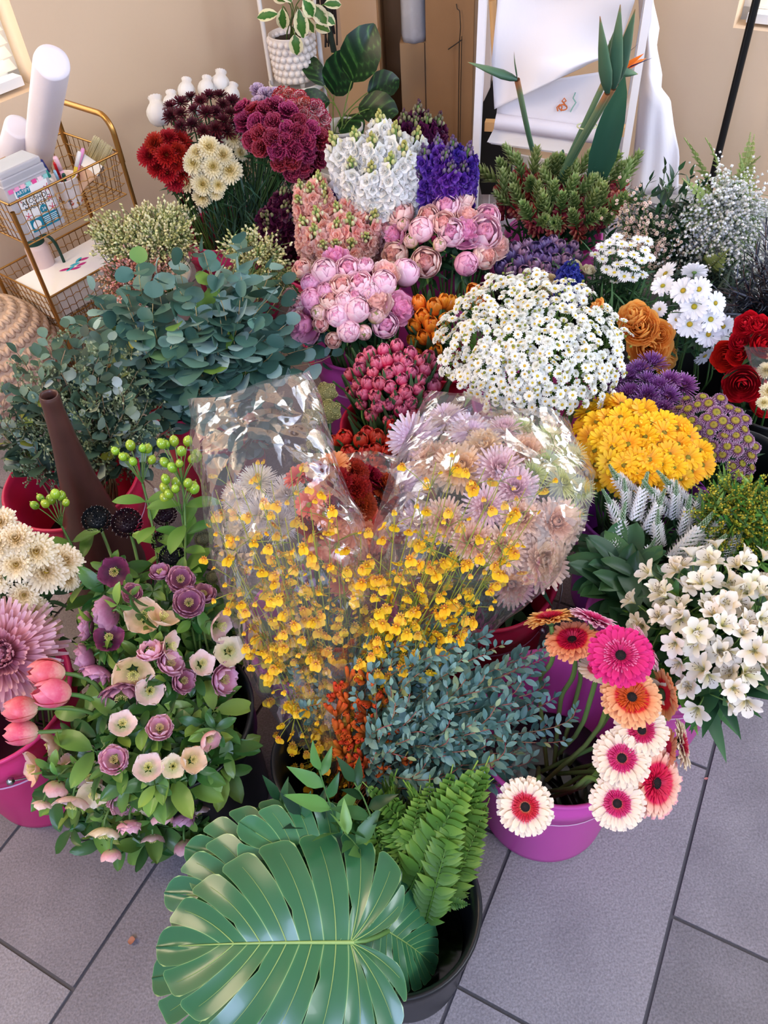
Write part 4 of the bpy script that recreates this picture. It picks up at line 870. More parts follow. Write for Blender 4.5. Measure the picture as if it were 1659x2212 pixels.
# alstroemeria
def alst():
    out=[]
    for _ in range(3):
        mb=MB()
        for k in range(6):
            V,F,T=petal(1.25,.72 if k%2==0 else .48,'obov',G(74),-1.15+U(-.2,.2),.15,7,4,wave=.02,ph=U(0,6),fold=.08); mb.add(rotz(V+np.array([.04,0,-.6]),k*PI/3+U(-.1,.1)),F,0 if k%2==0 else 1,T)
        s=MB()
        for k in range(5): a=k*1.25; s.add(*tube([(0,0,-.5),(.1*math.cos(a),.1*math.sin(a),.15),(.2*math.cos(a),.2*math.sin(a),.32)],.014,4)); V,F,T=blob((.2*math.cos(a),.2*math.sin(a),.33),.035,3,5); s.add(V,F,0,1)
        out.append(P_('alstroemeria_bloom',('petals',mb,[m_al,m_al2]),('stamens',s,[mat('al_st',[(0,'#d8d4a8'),(1,'#6c5a3c')],.6)])))
    return out
m_al=mat('al_white',[(0,'#98ac68'),(.3,'#e8dfc8'),(1,'#f6efe2')],.5,trans=.25,var=.04,hue=.01); m_al2=mat('al_yel',[(0,'#b0b060'),(.35,'#ecdc9c'),(.6,'#f0e4c8'),(1,'#f7efe2')],.5,trans=.25,var=.04,noise=.3,nscale=30)
al_=alst()
# ---------------------------------------------------------------- spikes (unit length along +Z from -0.5 to 0.5)
def floret_mb(r,n=5,layers=2,wave=.08):
    mb=MB()
    for l in range(layers):
        for k in range(n):
            V,F,T=petal(r*(1-.25*l),r*.85,'round',G(12+35*l),.15,.1,3,2,wave=wave,ph=U(0,6)); mb.add(rotz(V,k*2*PI/n+l*.6),F,0,T)
    return mb
def stock(nm,m,mb_,wid=.26):
    out=[]
    for _ in range(3):
        fl=MB(); bd=MB(); base=[floret_mb(.26,5,3,.09) for _ in range(3)]
        n=28
        for i in range(n):
            u=i/(n-1); z=-.5+.72*u; a=i*2.4; rr=wid*(1-.5*u**2)*U(.8,1.05); d=np.array([math.cos(a),math.sin(a),.15+.5*u]); p=np.array([rr*math.cos(a),rr*math.sin(a),z])
            fl.join(random.choice(base),TM(p,frame(nrm(d+np.random.normal(0,.2,3)),U(0,6)),1.05-.4*u))
        for i in range(11):
            u=i/10; a=i*2.4; rr=(.10*(1-u)+.01); V,F,T=blob((rr*math.cos(a),rr*math.sin(a),.28+.22*u),.036*(1.15-.5*u),4,6,(1,1,1.5)); bd.add(V,F,0,1-u)
        st=MB(); st.add(*tube([(0,0,-.5),(0,0,.45)],.03,6))
        out.append(P_(nm,('florets',fl,[m]),('buds',bd,[mb_]),('spike_stem',st,[m_stemm])))
    return out
m_bgr=mat('bud_green',[(0,'#a8a850'),(.7,'#cfd08a'),(1,'#e8e4c0')],.5,trans=.1)
st_w=stock('white_stock',mat('s_w',[(0,'#ecece0'),(1,'#fdfcfa')],.55,trans=.25,var=.04,hue=.004),m_bgr); st_p=stock('peach_stock',mat('s_p',[(0,'#ee9488'),(.5,'#f8bcae'),(1,'#fcdad0')],.55,trans=.38,var=.08,hue=.012),m_bgr)
st_v=stock('violet_stock',mat('s_v',[(0,'#2c1060'),(.6,'#4c2090'),(1,'#7044b0')],.5,trans=.15,var=.12),mat('b_v',[(0,'#5c4470'),(1,'#8c7a98')],.5)); st_m=stock('maroon_stock',mat('s_m',[(0,'#2c0820'),(1,'#5c1844')],.5,var=.15),mat('b_m',[(0,'#4c2438'),(1,'#9a9a6c')],.5))
st_b=stock('blue_delphinium',mat('s_b',[(0,'#1c1c7c'),(1,'#3c3cb0')],.5,var=.1),mat('b_b',[(0,'#303070'),(1,'#4c6c5c')],.5))
def scale_spike():
    out=[]
    for _ in range(6):
        up=MB(); lo=MB(); n=64
        for i in range(n):
            u=i/n; z=-.5+u; a=i*2.4
            if u<.45: 
                V,F,T=gpetal(0,1.5,.1,2.6,.05,.085,nu=4,nv=4,prof='round'); R=frame(nrm((math.cos(a),math.sin(a),.5))); lo.add((V*U(.9,1.3))@R.T+np.array([.12*math.cos(a),.12*math.sin(a),z]),F,0,T)
            else:
                q=(1-u)/.55; V,F,T=petal(.12+.19*q**.6,.10,'lance',G(28+30*u),.35,.3,3,2,fold=.3); up.add(rotz(V+np.array([.02,0,z]),a),F,0,T)
        st=MB(); st.add(*tube([(0,0,-.5),(0,0,.4)],.02,5))
        out.append(P_('budded_spike',('green_bracts',up,[mat('sp_g',[(0,'#54703a'),(.5,'#869c54'),(1,'#bcc68c')],.5,var=.15,hue=.015)]),('red_buds',lo,[mat('sp_r',[(0,'#7c1824'),(.6,'#b03440'),(1,'#dc9070')],.5,var=.2,hue=.015)]),('spike_stem',st,[m_stemd])))
    return out
ss_=scale_spike()
def tinycone(L,r,mats,n=150,curve=.3,nm='veronica'):
    out=[]
    for _ in range(4):
        fl=MB(); tp=MB(); c=U(-curve,curve)
        ax=lambda u: np.array([c*(u**2)*.5,0,-.5+u-.12*abs(c)*u])
        for i in range(n):
            u=(i+.5)/n; a=i*2.4; rr=r*(1-u**1.6*.75); p=ax(u)+np.array([rr*math.cos(a),rr*math.sin(a),0])*.85
            if u<.62: 
                V,F,T=petal(r*1.05,r*.36,'round',.0,.5,0,3,2); fl.add(V@orient(nrm((math.cos(a),math.sin(a),.35)),UP).T+p,F,0,T)
                V,F,T=petal(r*.85,r*.4,'round',.5,.4,0,3,2); fl.add(V@orient(nrm((math.cos(a+.6),math.sin(a+.6),.5)),UP).T+p,F,0,T)
            else: V,F,T=blob(p,r*.20*(1.5-u),2,4,(1,1,1.2)); tp.add(V,F,0,U(0,1))
        st=MB(); st.add(*tube([ax(u) for u in np.linspace(0,1,7)],[r*.5*(1-.75*u) for u in np.linspace(0,1,7)],6))
        out.append(P_(nm,('florets',fl,[mats[0]]),('tip_buds',tp,[mats[1]]),('spike_stem',st,[m_stemd])))
    return out
ve_=tinycone(1,.105,(mat('v_w',[(0,'#c8d0bc'),(.25,'#f4f4f2'),(1,'#fbf8f8')],.5,trans=.2,var=.03,hue=0),mat('v_g',[(0,'#7fa07c'),(1,'#bcd0b4')],.5,var=.05)),n=210,curve=.9)
# ---------------------------------------------------------------- foliage helper
def sprig(base,tip,bend,leaves,n,size,f0=.2,ang=55,stem_r=.0016,both=True,rand=.5,face=None,t=None,sj=.25,droop=0,nb=10,tipleaf=True):
    """returns (stem MB, leaf MB): a curved stem with leaf blades along it; leaves: list of MB (unit leaf along +X)"""
    base=np.array(base,float); tip=np.array(tip,float); L=np.linalg.norm(tip-base); bend=np.array(bend,float)
    pts=bez(base,base+UP*L*.35+bend*.3,tip-nrm(tip-base)*L*.3+bend,tip,nb); st=MB(); st.add(*tube(pts,np.linspace(stem_r,stem_r*.45,len(pts)),5)); lf=MB()
    tg=np.gradient(pts,axis=0)
    for i in range(n):
        u=f0+(1-f0)*(i+.5)/n; k=u*(len(pts)-1); k0=min(int(k),len(pts)-2); p=pts[k0]+(pts[k0+1]-pts[k0])*(k-k0); T_=nrm(tg[k0])
        s=nrm(np.cross(T_,UP if abs(T_[2])<.95 else RC[:,0])); sgn=(-1)**i; w2=np.cross(s,T_); ph=U(-rand,rand)*1.6
        side=s*math.cos(ph)*sgn+w2*math.sin(ph)
        a=G(ang+U(-15,15)); d=nrm(T_*math.cos(a)+side*math.sin(a)-UP*droop)
        upv=(nrm(-ray(*proj(p)))*.4+UP*.6 if face is None else face)+np.random.normal(0,.35,3)
        sz=size*U(1-sj,1+sj)*(1 if u<.7 else 1.25-.45*u/.7*.8 if 0 else (1-.45*(u-.7)/.3))
        lf.join(random.choice(leaves),TM(p,orient(d,upv),sz),t=(lambda T,q=U(0,1): T*0+q) if t is None else t)
    if tipleaf: lf.join(random.choice(leaves),TM(tip,orient(nrm(tg[-1]),UP+np.random.normal(0,.3,3)),size*.7),t=(lambda T,q=U(0,1): T*0+q) if t is None else t)
    return st,lf
def unitleaf(W,prof='oval',n=3,petiole=.12,fold=.12,nu=5,nv=2,wave=0):
    out=[]
    for _ in range(n):
        mb=MB(); V,F,T=petal(1-petiole,W,prof,U(-.1,.3),U(-.7,-.1),U(0,.15),nu,nv,fold=fold,wave=wave,ph=U(0,6)); V[:,0]+=petiole; mb.add(V,F,0,T); mb.add(*tube([(0,0,0),(petiole*1.3,0,0)],.018,3)); out.append(mb)
    return out
L_round=unitleaf(.95,'round',4,.18,.06,7,4); L_oval=unitleaf(.5,'oval'); L_lance=unitleaf(.28,'lance',3,.05); L_need=unitleaf(.10,'needle',3,.02,0); L_parv=unitleaf(.42,'oval',3,.06); L_rusc=unitleaf(.36,'lance',3,.04,.1,6,2)
# ================================================================ placement
ORD='first second third fourth fifth sixth seventh eighth ninth tenth eleventh twelfth thirteenth fourteenth fifteenth sixteenth seventeenth eighteenth nineteenth twentieth'.split()+['%d%s'%(i,'st' if i%10==1 else 'nd' if i%10==2 else 'rd' if i%10==3 else 'th') for i in range(21,90)]
def inpoly(x,y,poly):
    c=False; n=len(poly)
    for i in range(n):
        x1,y1=poly[i]; x2,y2=poly[(i+1)%n]
        if (y1>y)!=(y2>y) and x<(x2-x1)*(y-y1)/(y2-y1)+x1: c=not c
    return c
def sample(poly,n,rnd):
    xs=[p[0] for p in poly]; ys=[p[1] for p in poly]; best=[]; A=abs(sum(poly[i][0]*poly[(i+1)%len(poly)][1]-poly[(i+1)%len(poly)][0]*poly[i][1] for i in range(len(poly))))/2
    d=math.sqrt(A/n)*.95; out=[]
    while len(out)<n:
        for _ in range(400):
            x,y=rnd.uniform(min(xs),max(xs)),rnd.uniform(min(ys),max(ys))
            if inpoly(x,y,poly) and all((x-a)**2+(y-b)**2>d*d for a,b in out): out.append((x,y)); break
        else: d*=.93
    return out
def dome(poly,zc,bk,ratio=None,zlim=(.38,.80)):
    xs=[p[0] for p in poly]; ys=[p[1] for p in poly]; cx,cy=(min(xs)+max(xs))/2,(min(ys)+max(ys))/2
    if zc is None:
        b=np.array(BK[bk][:2]); zs=np.arange(zlim[0],zlim[1],.005); zc=min(zs,key=lambda z: np.hypot(*(at(cx,cy,z)[:2]-b)))
    C=at(cx,cy,zc); m=mpp(C); a=(max(xs)-min(xs))/2*m; h=(max(ys)-min(ys))/2*m; s=-ray(cx,cy)[2]; c2=1-s*s
    b2=(h*h-(a*s)**2)/c2; b=math.sqrt(b2) if b2>(.35*a)**2 else max(.35*a,.6*h)
    a_d=a if b2>0 else h/s*.9
    return C,np.array([a,a_d,b])
def hit(px,py,C,E):
    d=ray(px,py); o=(CAMP-C)/E; k=d/E; A=k@k; B=2*o@k; c=o@o-1; D=B*B-4*A*c
    t=(-B-math.sqrt(D))/(2*A) if D>0 else -B/(2*A)
    P=CAMP+d*t; N=nrm((P-C)/E**2); return P,N
def basept(bk,r=None):
    x,y,R,h=BK[bk]; a=U(0,6.28); q=R*.45*math.sqrt(random.random()); return np.array([x+q*math.cos(a),y+q*math.sin(a),.03])
def stempts(P,N,base,bk,n=9,off=.0,hold=.07):
    x,y,R,h=BK[bk]; c=np.array([x,y,0]); q=P-c; q[2]=0; dq=np.linalg.norm(q)
    neck=c+q*min(1,(R*.72)/(dq+1e-6))+UP*(min(h,P[2]-.03)); H=max(.02,min(hold,.5*np.linalg.norm(P-neck)))
    a=bez(P-N*off,P-N*(off+H),neck+UP*.05*(P[2]>h+.08)+q*.05,neck,n); b=bez(neck,neck-UP*.08,base+UP*.1,base,4)
    return np.vstack([a,b[1:]])
def putparts(root,var,P,N,s,spin=None,sub=None):
    M=TM(P-np.array(root.location),frame(N,U(0,6.28) if spin is None else spin),s)
    for nm,me in var: obj(nm,me,root,M)
CL_=[]
def clumps():
    for _ in range(4):
        mb=MB()
        for i in range(7):
            z=-.25-.11*i; V,F,T=petal(U(.35,.6),U(.10,.17),'lance',U(.2,.9),-.5,0,5,2,wave=.02,fold=.15); mb.add(rotz(V+np.array([0,0,z]),i*2.4),F,0,U(0,.3)+T*.5)
        CL_.append(mb.mesh('leaves',[m_leafd]))
clumps()
def flower(nm,var,P,N,s,bk,label,cat,group,sr=.0022,sm=None,leaf=.0,base=None,off=.1,hold=.07,spin=None,leafm=None):
    b=basept(bk) if base is None else base
    t=thing(nm,b,label,cat,group); putparts(t,var,P,N,s,spin)
    pts=stempts(P,N,b,bk,off=s*off,hold=hold)-b; st=MB(); st.add(*tube(pts,[sr*.85]+[sr]*(len(pts)-1),6)); obj('stem',st.mesh('stem',[sm or m_stemd]),t)
    if leaf:
        d=nrm(pts[0]-pts[3]); obj('leaves',leafm or random.choice(CL_),t,TM(pts[1],frame(d,U(0,6)),leaf))
    return t
def rowlabels(pts,nouns,where):
    n=len(pts); ys=np.array([p[1] for p in pts]); xs=np.array([p[0] for p in pts]); W=np.ptp(xs)+1; H=np.ptp(ys)+1
    nr=max(1,min(n,int(round(math.sqrt(n*H/W))))); od=np.argsort(ys); rows=np.array_split(od,nr); lab=[None]*n
    for k,r in enumerate(rows):
        rn=('back' if k==0 else 'front' if k==nr-1 else ORD[k])+' row' if nr>1 else 'row'
        for j,i in enumerate(sorted(r,key=lambda q:xs[q])): lab[i]=f"{nouns[i]}, {ORD[j]} from left, {rn} of {where}"
    return lab
LOG=[]
def bunch(where,poly,bk,kinds,n=None,rpx=None,pts=None,zc=None,cat='flower',group=None,face=.25,up=.35,jit=.15,seed=None,make=None,dom=None,**kw):
    """kinds: {key:(name, noun, variants, size factor)}; pts entries (x,y,r,key)"""
    rnd=random.Random(seed or hash(tuple(poly))%9999)
    keys=list(kinds)
    if pts is None: pts=[(x,y,rpx*rnd.uniform(.88,1.12),keys[rnd.randrange(len(keys))]) for x,y in sample(poly,n,rnd)]
    C,E=dome(poly,zc,bk) if dom is None else dom
    labs=rowlabels(pts,[kinds[p[3]][1] for p in pts],where); out=[]
    for p,l in zip(pts,labs):
        P,N=hit(p[0],p[1],C,E); N=nrm(N*(1-up)+UP*up); N=nrm(N*(1-face)-ray(p[0],p[1])*face+np.random.normal(0,jit,3))
        if len(p)>4: N=nrm(-ray(p[0],p[1])*p[4][0]+RC[:,0]*p[4][1]+RC[:,1]*p[4][2])
        P[2]=max(P[2],.12); s=p[2]*mpp(P); nm,noun,var,sf=kinds[p[3]]
        if make: out.append(make(nm,var,P,N,s*sf,bk,l,cat,group or noun+' in '+where,p))
        else: out.append(flower(nm,random.choice(var),P,N,s*sf,bk,l,cat,group or noun+' in '+where,**kw))
    return out
K=lambda nm,noun,var,sf=1.0:(nm,noun,var,sf)
# ---- gerberas
gk={'c':K('gerbera','cream gerbera with crimson ring',g_cream),'m':K('gerbera','magenta gerbera with dark eye',g_mag),'o':K('gerbera','orange gerbera with scarlet heart',g_or),'r':K('gerbera','scarlet gerbera with cream tips',g_red),'p':K('gerbera','pink and white gerbera',g_pk)}
gl=[(1135,1742,62,'c',(1,-.05,-.15),.40,'cream gerbera with crimson ring hanging alone over the pink bucket\'s front rim'),
(1333,1734,60,'c',(1,.05,-.2),.42,'cream and crimson gerbera lowest in the cluster outside the pink bucket'),
(1343,1638,62,'c',(1,.05,.05),.46,'cream and crimson gerbera between two cream ones, touching the scarlet gerbera'),
(1385,1578,58,'c',(1,.15,.1),.48,'cream and crimson gerbera just under the big orange-petalled gerbera'),
(1412,1690,76,'r',(.8,.65,-.15),.40,'large scarlet gerbera with cream tips, partly behind the lower cream gerberas'),
(1340,1418,70,'m',(1,.1,.35),.55,'magenta gerbera with dark eye'),
(1363,1508,66,'o',(.9,.25,.3),.51,'orange gerbera with scarlet heart directly under the magenta one'),
(1188,1338,56,'o',(.05,-.2,1),.52,'orange gerbera seen edge-on, topmost above the bucket'),
(1237,1386,60,'o',(.55,-.15,.75),.51,'orange gerbera with scarlet heart tilted up beside the magenta one'),
(1284,1342,58,'p',(.15,.4,1),.53,'pink and white gerbera seen edge-on behind the magenta gerbera'),
(1392,1400,55,'p',(.3,.9,.4),.50,'pink and white gerbera half hidden at the right of the magenta one'),
(1470,1608,54,'c',(.45,1,.05),.40,'cream gerbera turned outward, furthest from the bucket'),
(1432,1500,55,'o',(-.1,1,.1),.45,'golden orange gerbera turned away behind the scarlet-hearted orange one'),
(1432,1620,50,'o',(-.1,1,-.3),.40,'orange gerbera mostly hidden behind the cream cluster'),
(1290,1445,42,'c',(-.7,-.3,-.9),.50,'drooping pale yellow gerbera seen from behind under the magenta one')]
for x,y,r,k,f,z,lab in gl:
    P=at(x,y,z); N=nrm(-ray(x,y)*f[0]+RC[:,0]*f[1]+RC[:,1]*f[2]); nm,noun,var,sf=gk[k]
    flower(nm,random.choice(var),P,N,r*mpp(P),'gerb',lab,'flower','gerberas in the pink bucket',sr=.0042,sm=m_stemm,off=.12,hold=.09)
# ---- mums left
ck={'c':K('chrysanthemum','cream mum',mu_creamL)}
bunch('the edge cream bunch',[(-60,1090),(180,1090),(180,1400),(-60,1400)],'mumL',ck,pts=[(0,1128,38,'c'),(35,1165,42,'c'),(78,1192,46,'c'),(140,1212,42,'c'),(35,1220,40,'c'),(98,1234,50,'c'),(148,1250,30,'c'),(52,1285,34,'c'),(72,1318,36,'c'),(92,1362,42,'c'),(-10,1180,40,'c'),(-15,1250,42,'c')],zc=.42,face=.3,leaf=.12,sr=.0025)
P=at(0,1415,.43); flower('chrysanthemum',mu_pinkb[0],P,nrm(-ray(2,1395)+UP*.1),138*mpp(P),'mumL','giant dusty pink mum with hundreds of narrow petals over the hot pink bucket','flower',None,leaf=.12,sr=.004)
# ---- back carnation bucket
wc='the carnation bucket'
dC=[(300,180),(720,180),(720,440),(300,440)]
def dz(cx,cy,z,ax,ay,az): return (at(cx,cy,z),np.array([ax,ay,az]))
bunch('the white-capped mums',dC,'carn',{'n':K('net_sleeved_mum','white mum in a net cap',nb_)},pts=[(343,245,26,'n',(.1,-.25,1)),(372,225,20,'n',(.0,-.1,1)),(403,196,19,'n',(0,0,1)),(446,192,19,'n',(0,.05,1)),(476,182,21,'n',(0,.05,1)),(500,205,18,'n',(0,.2,1)),(420,235,17,'n',(0,0,1))],dom=dz(430,235,.60,.22,.16,.1),sr=.002,group='net-capped white mums')
bunch('the burgundy mums',[(355,235),(400,205),(480,205),(530,235),(545,275),(500,310),(440,300),(375,265)],'carn',{'b':K('chrysanthemum','dark burgundy mum',mu_burg)},n=26,rpx=20,zc=.66,leaf=.08,up=.6)
bunch('the burgundy carnations',[(520,240),(600,225),(650,255),(700,300),(710,345),(680,380),(630,370),(570,330),(520,290)],'carn',{'b':K('carnation','burgundy carnation',ca_burg)},n=30,rpx=24,zc=.62,leaf=.08)
bunch('the striped carnations',[(590,205),(640,205),(690,235),(712,275),(695,285),(650,255),(600,230)],'carn',{'b':K('carnation','red-edged white carnation',ca_bi)},n=11,rpx=22,zc=.64)
bunch('the lilac carnations',[(528,195),(580,192),(625,225),(600,240),(550,220)],'carn',{'b':K('carnation','pale lilac carnation',ca_lil)},n=6,rpx=19,zc=.64)
bunch('the scarlet carnations',[(630,345),(680,345),(680,380),(630,380)],'carn',{'b':K('carnation','small deep red carnation',ca_red)},n=3,rpx=17,zc=.5)
bunch('the red mums',[(312,330),(350,290),(405,298),(410,350),(385,395),(335,380)],'carn',{'b':K('chrysanthemum','deep red mum',mu_red)},n=12,rpx=27,zc=.60,leaf=.08)
bunch('the low dark mums',[(380,390),(420,390),(430,440),(400,450)],'carn',{'b':K('chrysanthemum','dark red mum',mu_burg)},n=4,rpx=18,zc=.45,leaf=.08)
bunch('the cream mum bunch',[(385,270),(540,270),(540,440),(385,440)],'carn',{'b':K('chrysanthemum','cream mum',mu_cream)},pts=[(505,297,28,'b'),(530,312,22,'b'),(452,318,27,'b'),(482,335,25,'b'),(418,352,27,'b'),(460,360,26,'b'),(496,368,30,'b'),(403,392,25,'b'),(438,398,26,'b'),(472,400,20,'b'),(437,424,24,'b'),(466,416,18,'b'),(520,330,18,'b'),(425,330,22,'b')],zc=.56,leaf=.08,face=.35)
# dense stems and grassy leaves under the carnations
grs=mat('grassy',[(0,'#1f3a2c'),(1,'#3f6650')],.5,var=.25,hue=.02,trans=.1)
def grassbunch(where,poly,bk,n,zt,lab,m=None,w_=.004):
    rnd=random.Random(3)
    t=thing('leaf_sheaf',(BK[bk][0],BK[bk][1],.02),lab,'stems'); o=np.array(t.location); mb=MB()
    for x,y in sample(poly,n,rnd):
        P=at(x,y,zt*rnd.uniform(.8,1.05)); b=basept(bk); pts=bez(P,P-UP*.06,b+UP*.25,b,7)-o; V,F,T=tube(pts,[.0006]+[w_*.5]*7,4); mb.add(V,F,0,U(0,1))
        for _ in range(3):
            q=pts[rnd.randrange(0,4)]; V,F,T=petal(U(.05,.09),w_*1.6,'needle',.3,-.5,0,4,2); mb.add(V@orient(nrm(np.array([U(-1,1),U(-1,1),U(.2,1)]))).T+q,F,0,U(0,1))
    o_=obj('stems',mb.mesh('stems',[m or grs]),t); o_['kind']='stuff'; return t
grassbunch('x',[(430,270),(560,300),(660,360),(640,460),(560,500),(450,500),(430,440)],'carn',150,.5,'mass of dark green carnation stems and thin leaves filling the pink bucket')
# ---- peonies
pk={'b':K('peony','plump pink peony bud',pe_bud),'d':K('peony','rosy pink peony bud',pe_budD),'h':K('peony','half-open pink peony',pe_half),'o':K('peony','frilled open pink peony',pe_open),'c':K('peony','coral-flushed peony',pe_coral),'p':K('peony','frilled pale peony',pe_openp),'g':K('peony','small green peony bud',pe_green)}
L_peo=[]
bunch('the nearer peonies',[(618,540),(895,540),(895,760),(618,760)],'peoF',pk,pts=[(725,556,28,'o'),(702,588,31,'b'),(752,578,26,'h'),(787,572,20,'h'),(835,588,27,'p'),(876,588,32,'b'),(652,580,22,'c'),(670,612,22,'d'),(737,616,25,'c'),(777,612,28,'h'),(828,612,30,'b'),(702,628,19,'d'),(673,645,25,'d'),(712,648,22,'c'),(743,650,22,'b'),(771,668,30,'b'),(729,682,26,'b'),(812,652,33,'p'),(862,666,33,'o'),(656,700,40,'o'),(643,655,19,'c'),(753,714,27,'b'),(812,682,19,'g'),(786,718,18,'g'),(832,702,29,'h'),(720,735,18,'c'),(693,700,18,'c'),(637,682,20,'c'),(625,640,18,'c'),(688,675,18,'g'),(800,630,22,'b'),(765,640,22,'h')],zc=None,face=.3,leaf=.14,sr=.0035,leafm=None)
bunch('the farther peonies',[(828,415),(1090,415),(1090,610),(828,610)],'peoB',pk,pts=[(965,445,30,'h'),(998,430,27,'c'),(865,462,30,'c'),(910,496,28,'b'),(976,503,30,'h'),(1006,502,33,'o'),(1046,502,38,'h'),(1052,470,28,'h'),(853,550,30,'c'),(835,495,20,'c'),(925,467,25,'c'),(920,567,33,'c'),(1007,570,27,'d'),(1047,553,28,'c'),(1072,530,28,'p'),(888,520,17,'g'),(950,528,16,'g'),(958,482,26,'c'),(852,510,26,'o'),(872,485,16,'g'),(1010,465,24,'p')],zc=None,face=.3,leaf=.14,sr=.0035)
# ---- tulips
tlm=mat('tulip_leaf',[(0,'#2c5234'),(1,'#5a8054')],.4,var=.2,hue=.015,trans=.2)
tl=MB()
for i in range(3): V,F,T=petal(1.0,.20,'lance',G(72),.15,.5,7,2,wave=.02); tl.add(rotz(V+np.array([.05,0,-.78]),i*2.2+.3),F,0,T)
TLEAF=tl.mesh('leaves',[tlm])
tkw=dict(leafm=TLEAF,leaf=.17,sr=.003,sm=m_stemm,face=.12,up=.6)
bunch('the raspberry tulips',[(757,800),(800,760),(870,745),(950,770),(945,830),(930,885),(900,915),(840,930),(790,890),(755,840)],'tulR',{'a':K('tulip','raspberry pink tulip',tu_rasp)},n=46,rpx=15,zc=.36,**tkw)
bunch('the red tulips',[(715,950),(760,932),(830,935),(850,915),(880,950),(850,1050),(780,1040),(740,990)],'tulR',{'a':K('tulip','bright red tulip',tu_red)},n=22,rpx=17,zc=.34,**tkw)
bunch('the orange tulips',[(875,640),(985,640),(985,790),(875,790)],'tulO',{'a':K('tulip','flame orange tulip',tu_or)},pts=[(880,668,16,'a'),(905,655,16,'a'),(912,682,17,'a'),(938,662,17,'a'),(958,650,14,'a'),(974,655,15,'a'),(895,703,15,'a'),(930,700,17,'a'),(915,728,16,'a'),(945,725,16,'a'),(890,735,12,'a'),(940,755,16,'a'),(960,690,14,'a'),(900,765,14,'a')],zc=None,**tkw)
bunch('the tulips by the feverfew',[(1005,615),(1050,615),(1050,665),(1005,665)],'tulO',{'a':K('tulip','flame orange tulip',tu_or)},pts=[(1024,630,18,'a'),(1038,652,16,'a'),(1012,655,14,'a')],zc=.42,**tkw)
bunch('the dusky tulips',[(1075,580),(1110,540),(1170,520),(1245,530),(1250,565),(1180,600),(1110,605)],'tulV',{'a':K('tulip','dusky violet tulip',tu_vio),'b':K('tulip','greenish purple tulip',tu_vio2)},n=28,rpx=15,zc=None,**tkw)
for x,y,r,f,z,lab in ((98,1452,32,(.3,-1,.1),.50,'coral pink tulip lying outward under the giant pink mum'),(110,1497,34,(.55,-.9,.1),.49,'coral pink tulip pointing out just below another, nearest the hellebores'),(42,1532,30,(.3,-1,-.1),.44,'coral pink tulip resting over the hot pink bucket'),(44,1583,29,(.3,-1,-.1),.40,'lowest coral pink tulip over the hot pink bucket')):
    P=at(x,y,z); flower('tulip',random.choice(tu_pk),P,nrm(-ray(x,y)*f[0]+RC[:,0]*f[1]+UP*f[2]),r*mpp(P)*.95,'hell',lab,'flower','coral pink tulips',sr=.004,sm=m_stemm,hold=.16,off=.9)
# ---- feverfew
def fever(nm,var,P,N,s,bk,lab,cat,grp,p):
    b=basept(bk); t=thing(nm,b,lab,cat,grp); st=MB(); lf=MB(); fr=P-N*.075; main=stempts(fr,N,b,bk,n=7)-b; st.add(*tube(main,.0016,5)); R=frame(N,U(0,6))
    for k in range(9):
        a=k*2.4; rr=.032*math.sqrt((k+.3)/9); q=P+R@np.array([rr*math.cos(a),rr*math.sin(a),U(-.014,.010)]); n=nrm(N+(q-P)*9+np.random.normal(0,.25,3))
        st.add(*tube(bez(fr-b,fr-b+N*.03,q-b-n*.02,q-b,4),.0007,3)); obj('blossom',random.choice(FEV),t,TM(q-b,frame(n),.0122*U(.8,1.15)))
    for k in range(6): lf.join(random.choice(L_lance),TM(main[1+k%3]+np.random.normal(0,.008,3),orient(nrm(np.random.normal(0,1,3)+N*.8)),U(.03,.06)),t=lambda T,q=U(0,1):T*0+q)
    for k in range(3): q=P-b+R@np.array([U(-.03,.03),U(-.03,.03),U(0,.012)]); V,F,T=blob(q,.0035,3,5); st.add(V,F,1)
    obj('stems',st.mesh('stems',[m_stemm,m_gc]),t); obj('leaves',lf.mesh('leaves',[m_leafb]),t); return t
bunch('the feverfew mound',[(950,720),(985,650),(1060,600),(1120,585),(1200,600),(1280,640),(1345,710),(1355,780),(1310,850),(1240,880),(1180,900),(1050,860),(965,800)],'fev',{'a':K('feverfew_spray','white feverfew spray',[0])},n=58,rpx=14,zc=None,cat='flower',make=fever,face=.1,up=.35)
# ---- yellow daisies & right mums
bunch('the golden daisies',[(1262,885),(1310,862),(1400,890),(1500,945),(1525,1000),(1480,1045),(1380,1065),(1280,1035),(1258,960)],'yelm',{'a':K('daisy','golden yellow daisy',da_yel)},n=50,rpx=31,zc=.43,face=.35,leaf=.07)
bunch('the spiky violet mums',[(1312,835),(1345,795),(1420,785),(1480,830),(1450,865),(1425,895),(1335,870)],'mumP',{'a':K('chrysanthemum','spiky violet mum',mu_viol)},n=15,rpx=34,zc=None,face=.1,up=.55,leaf=.1)
bunch('the button mums',[(1440,895),(1480,860),(1560,852),(1610,900),(1640,980),(1625,1040),(1560,1000),(1500,960),(1450,925)],'mumB',{'a':K('chrysanthemum','purple and green button mum',mu_btn)},n=42,rpx=19,zc=None,face=.15,up=.5,leaf=.08)
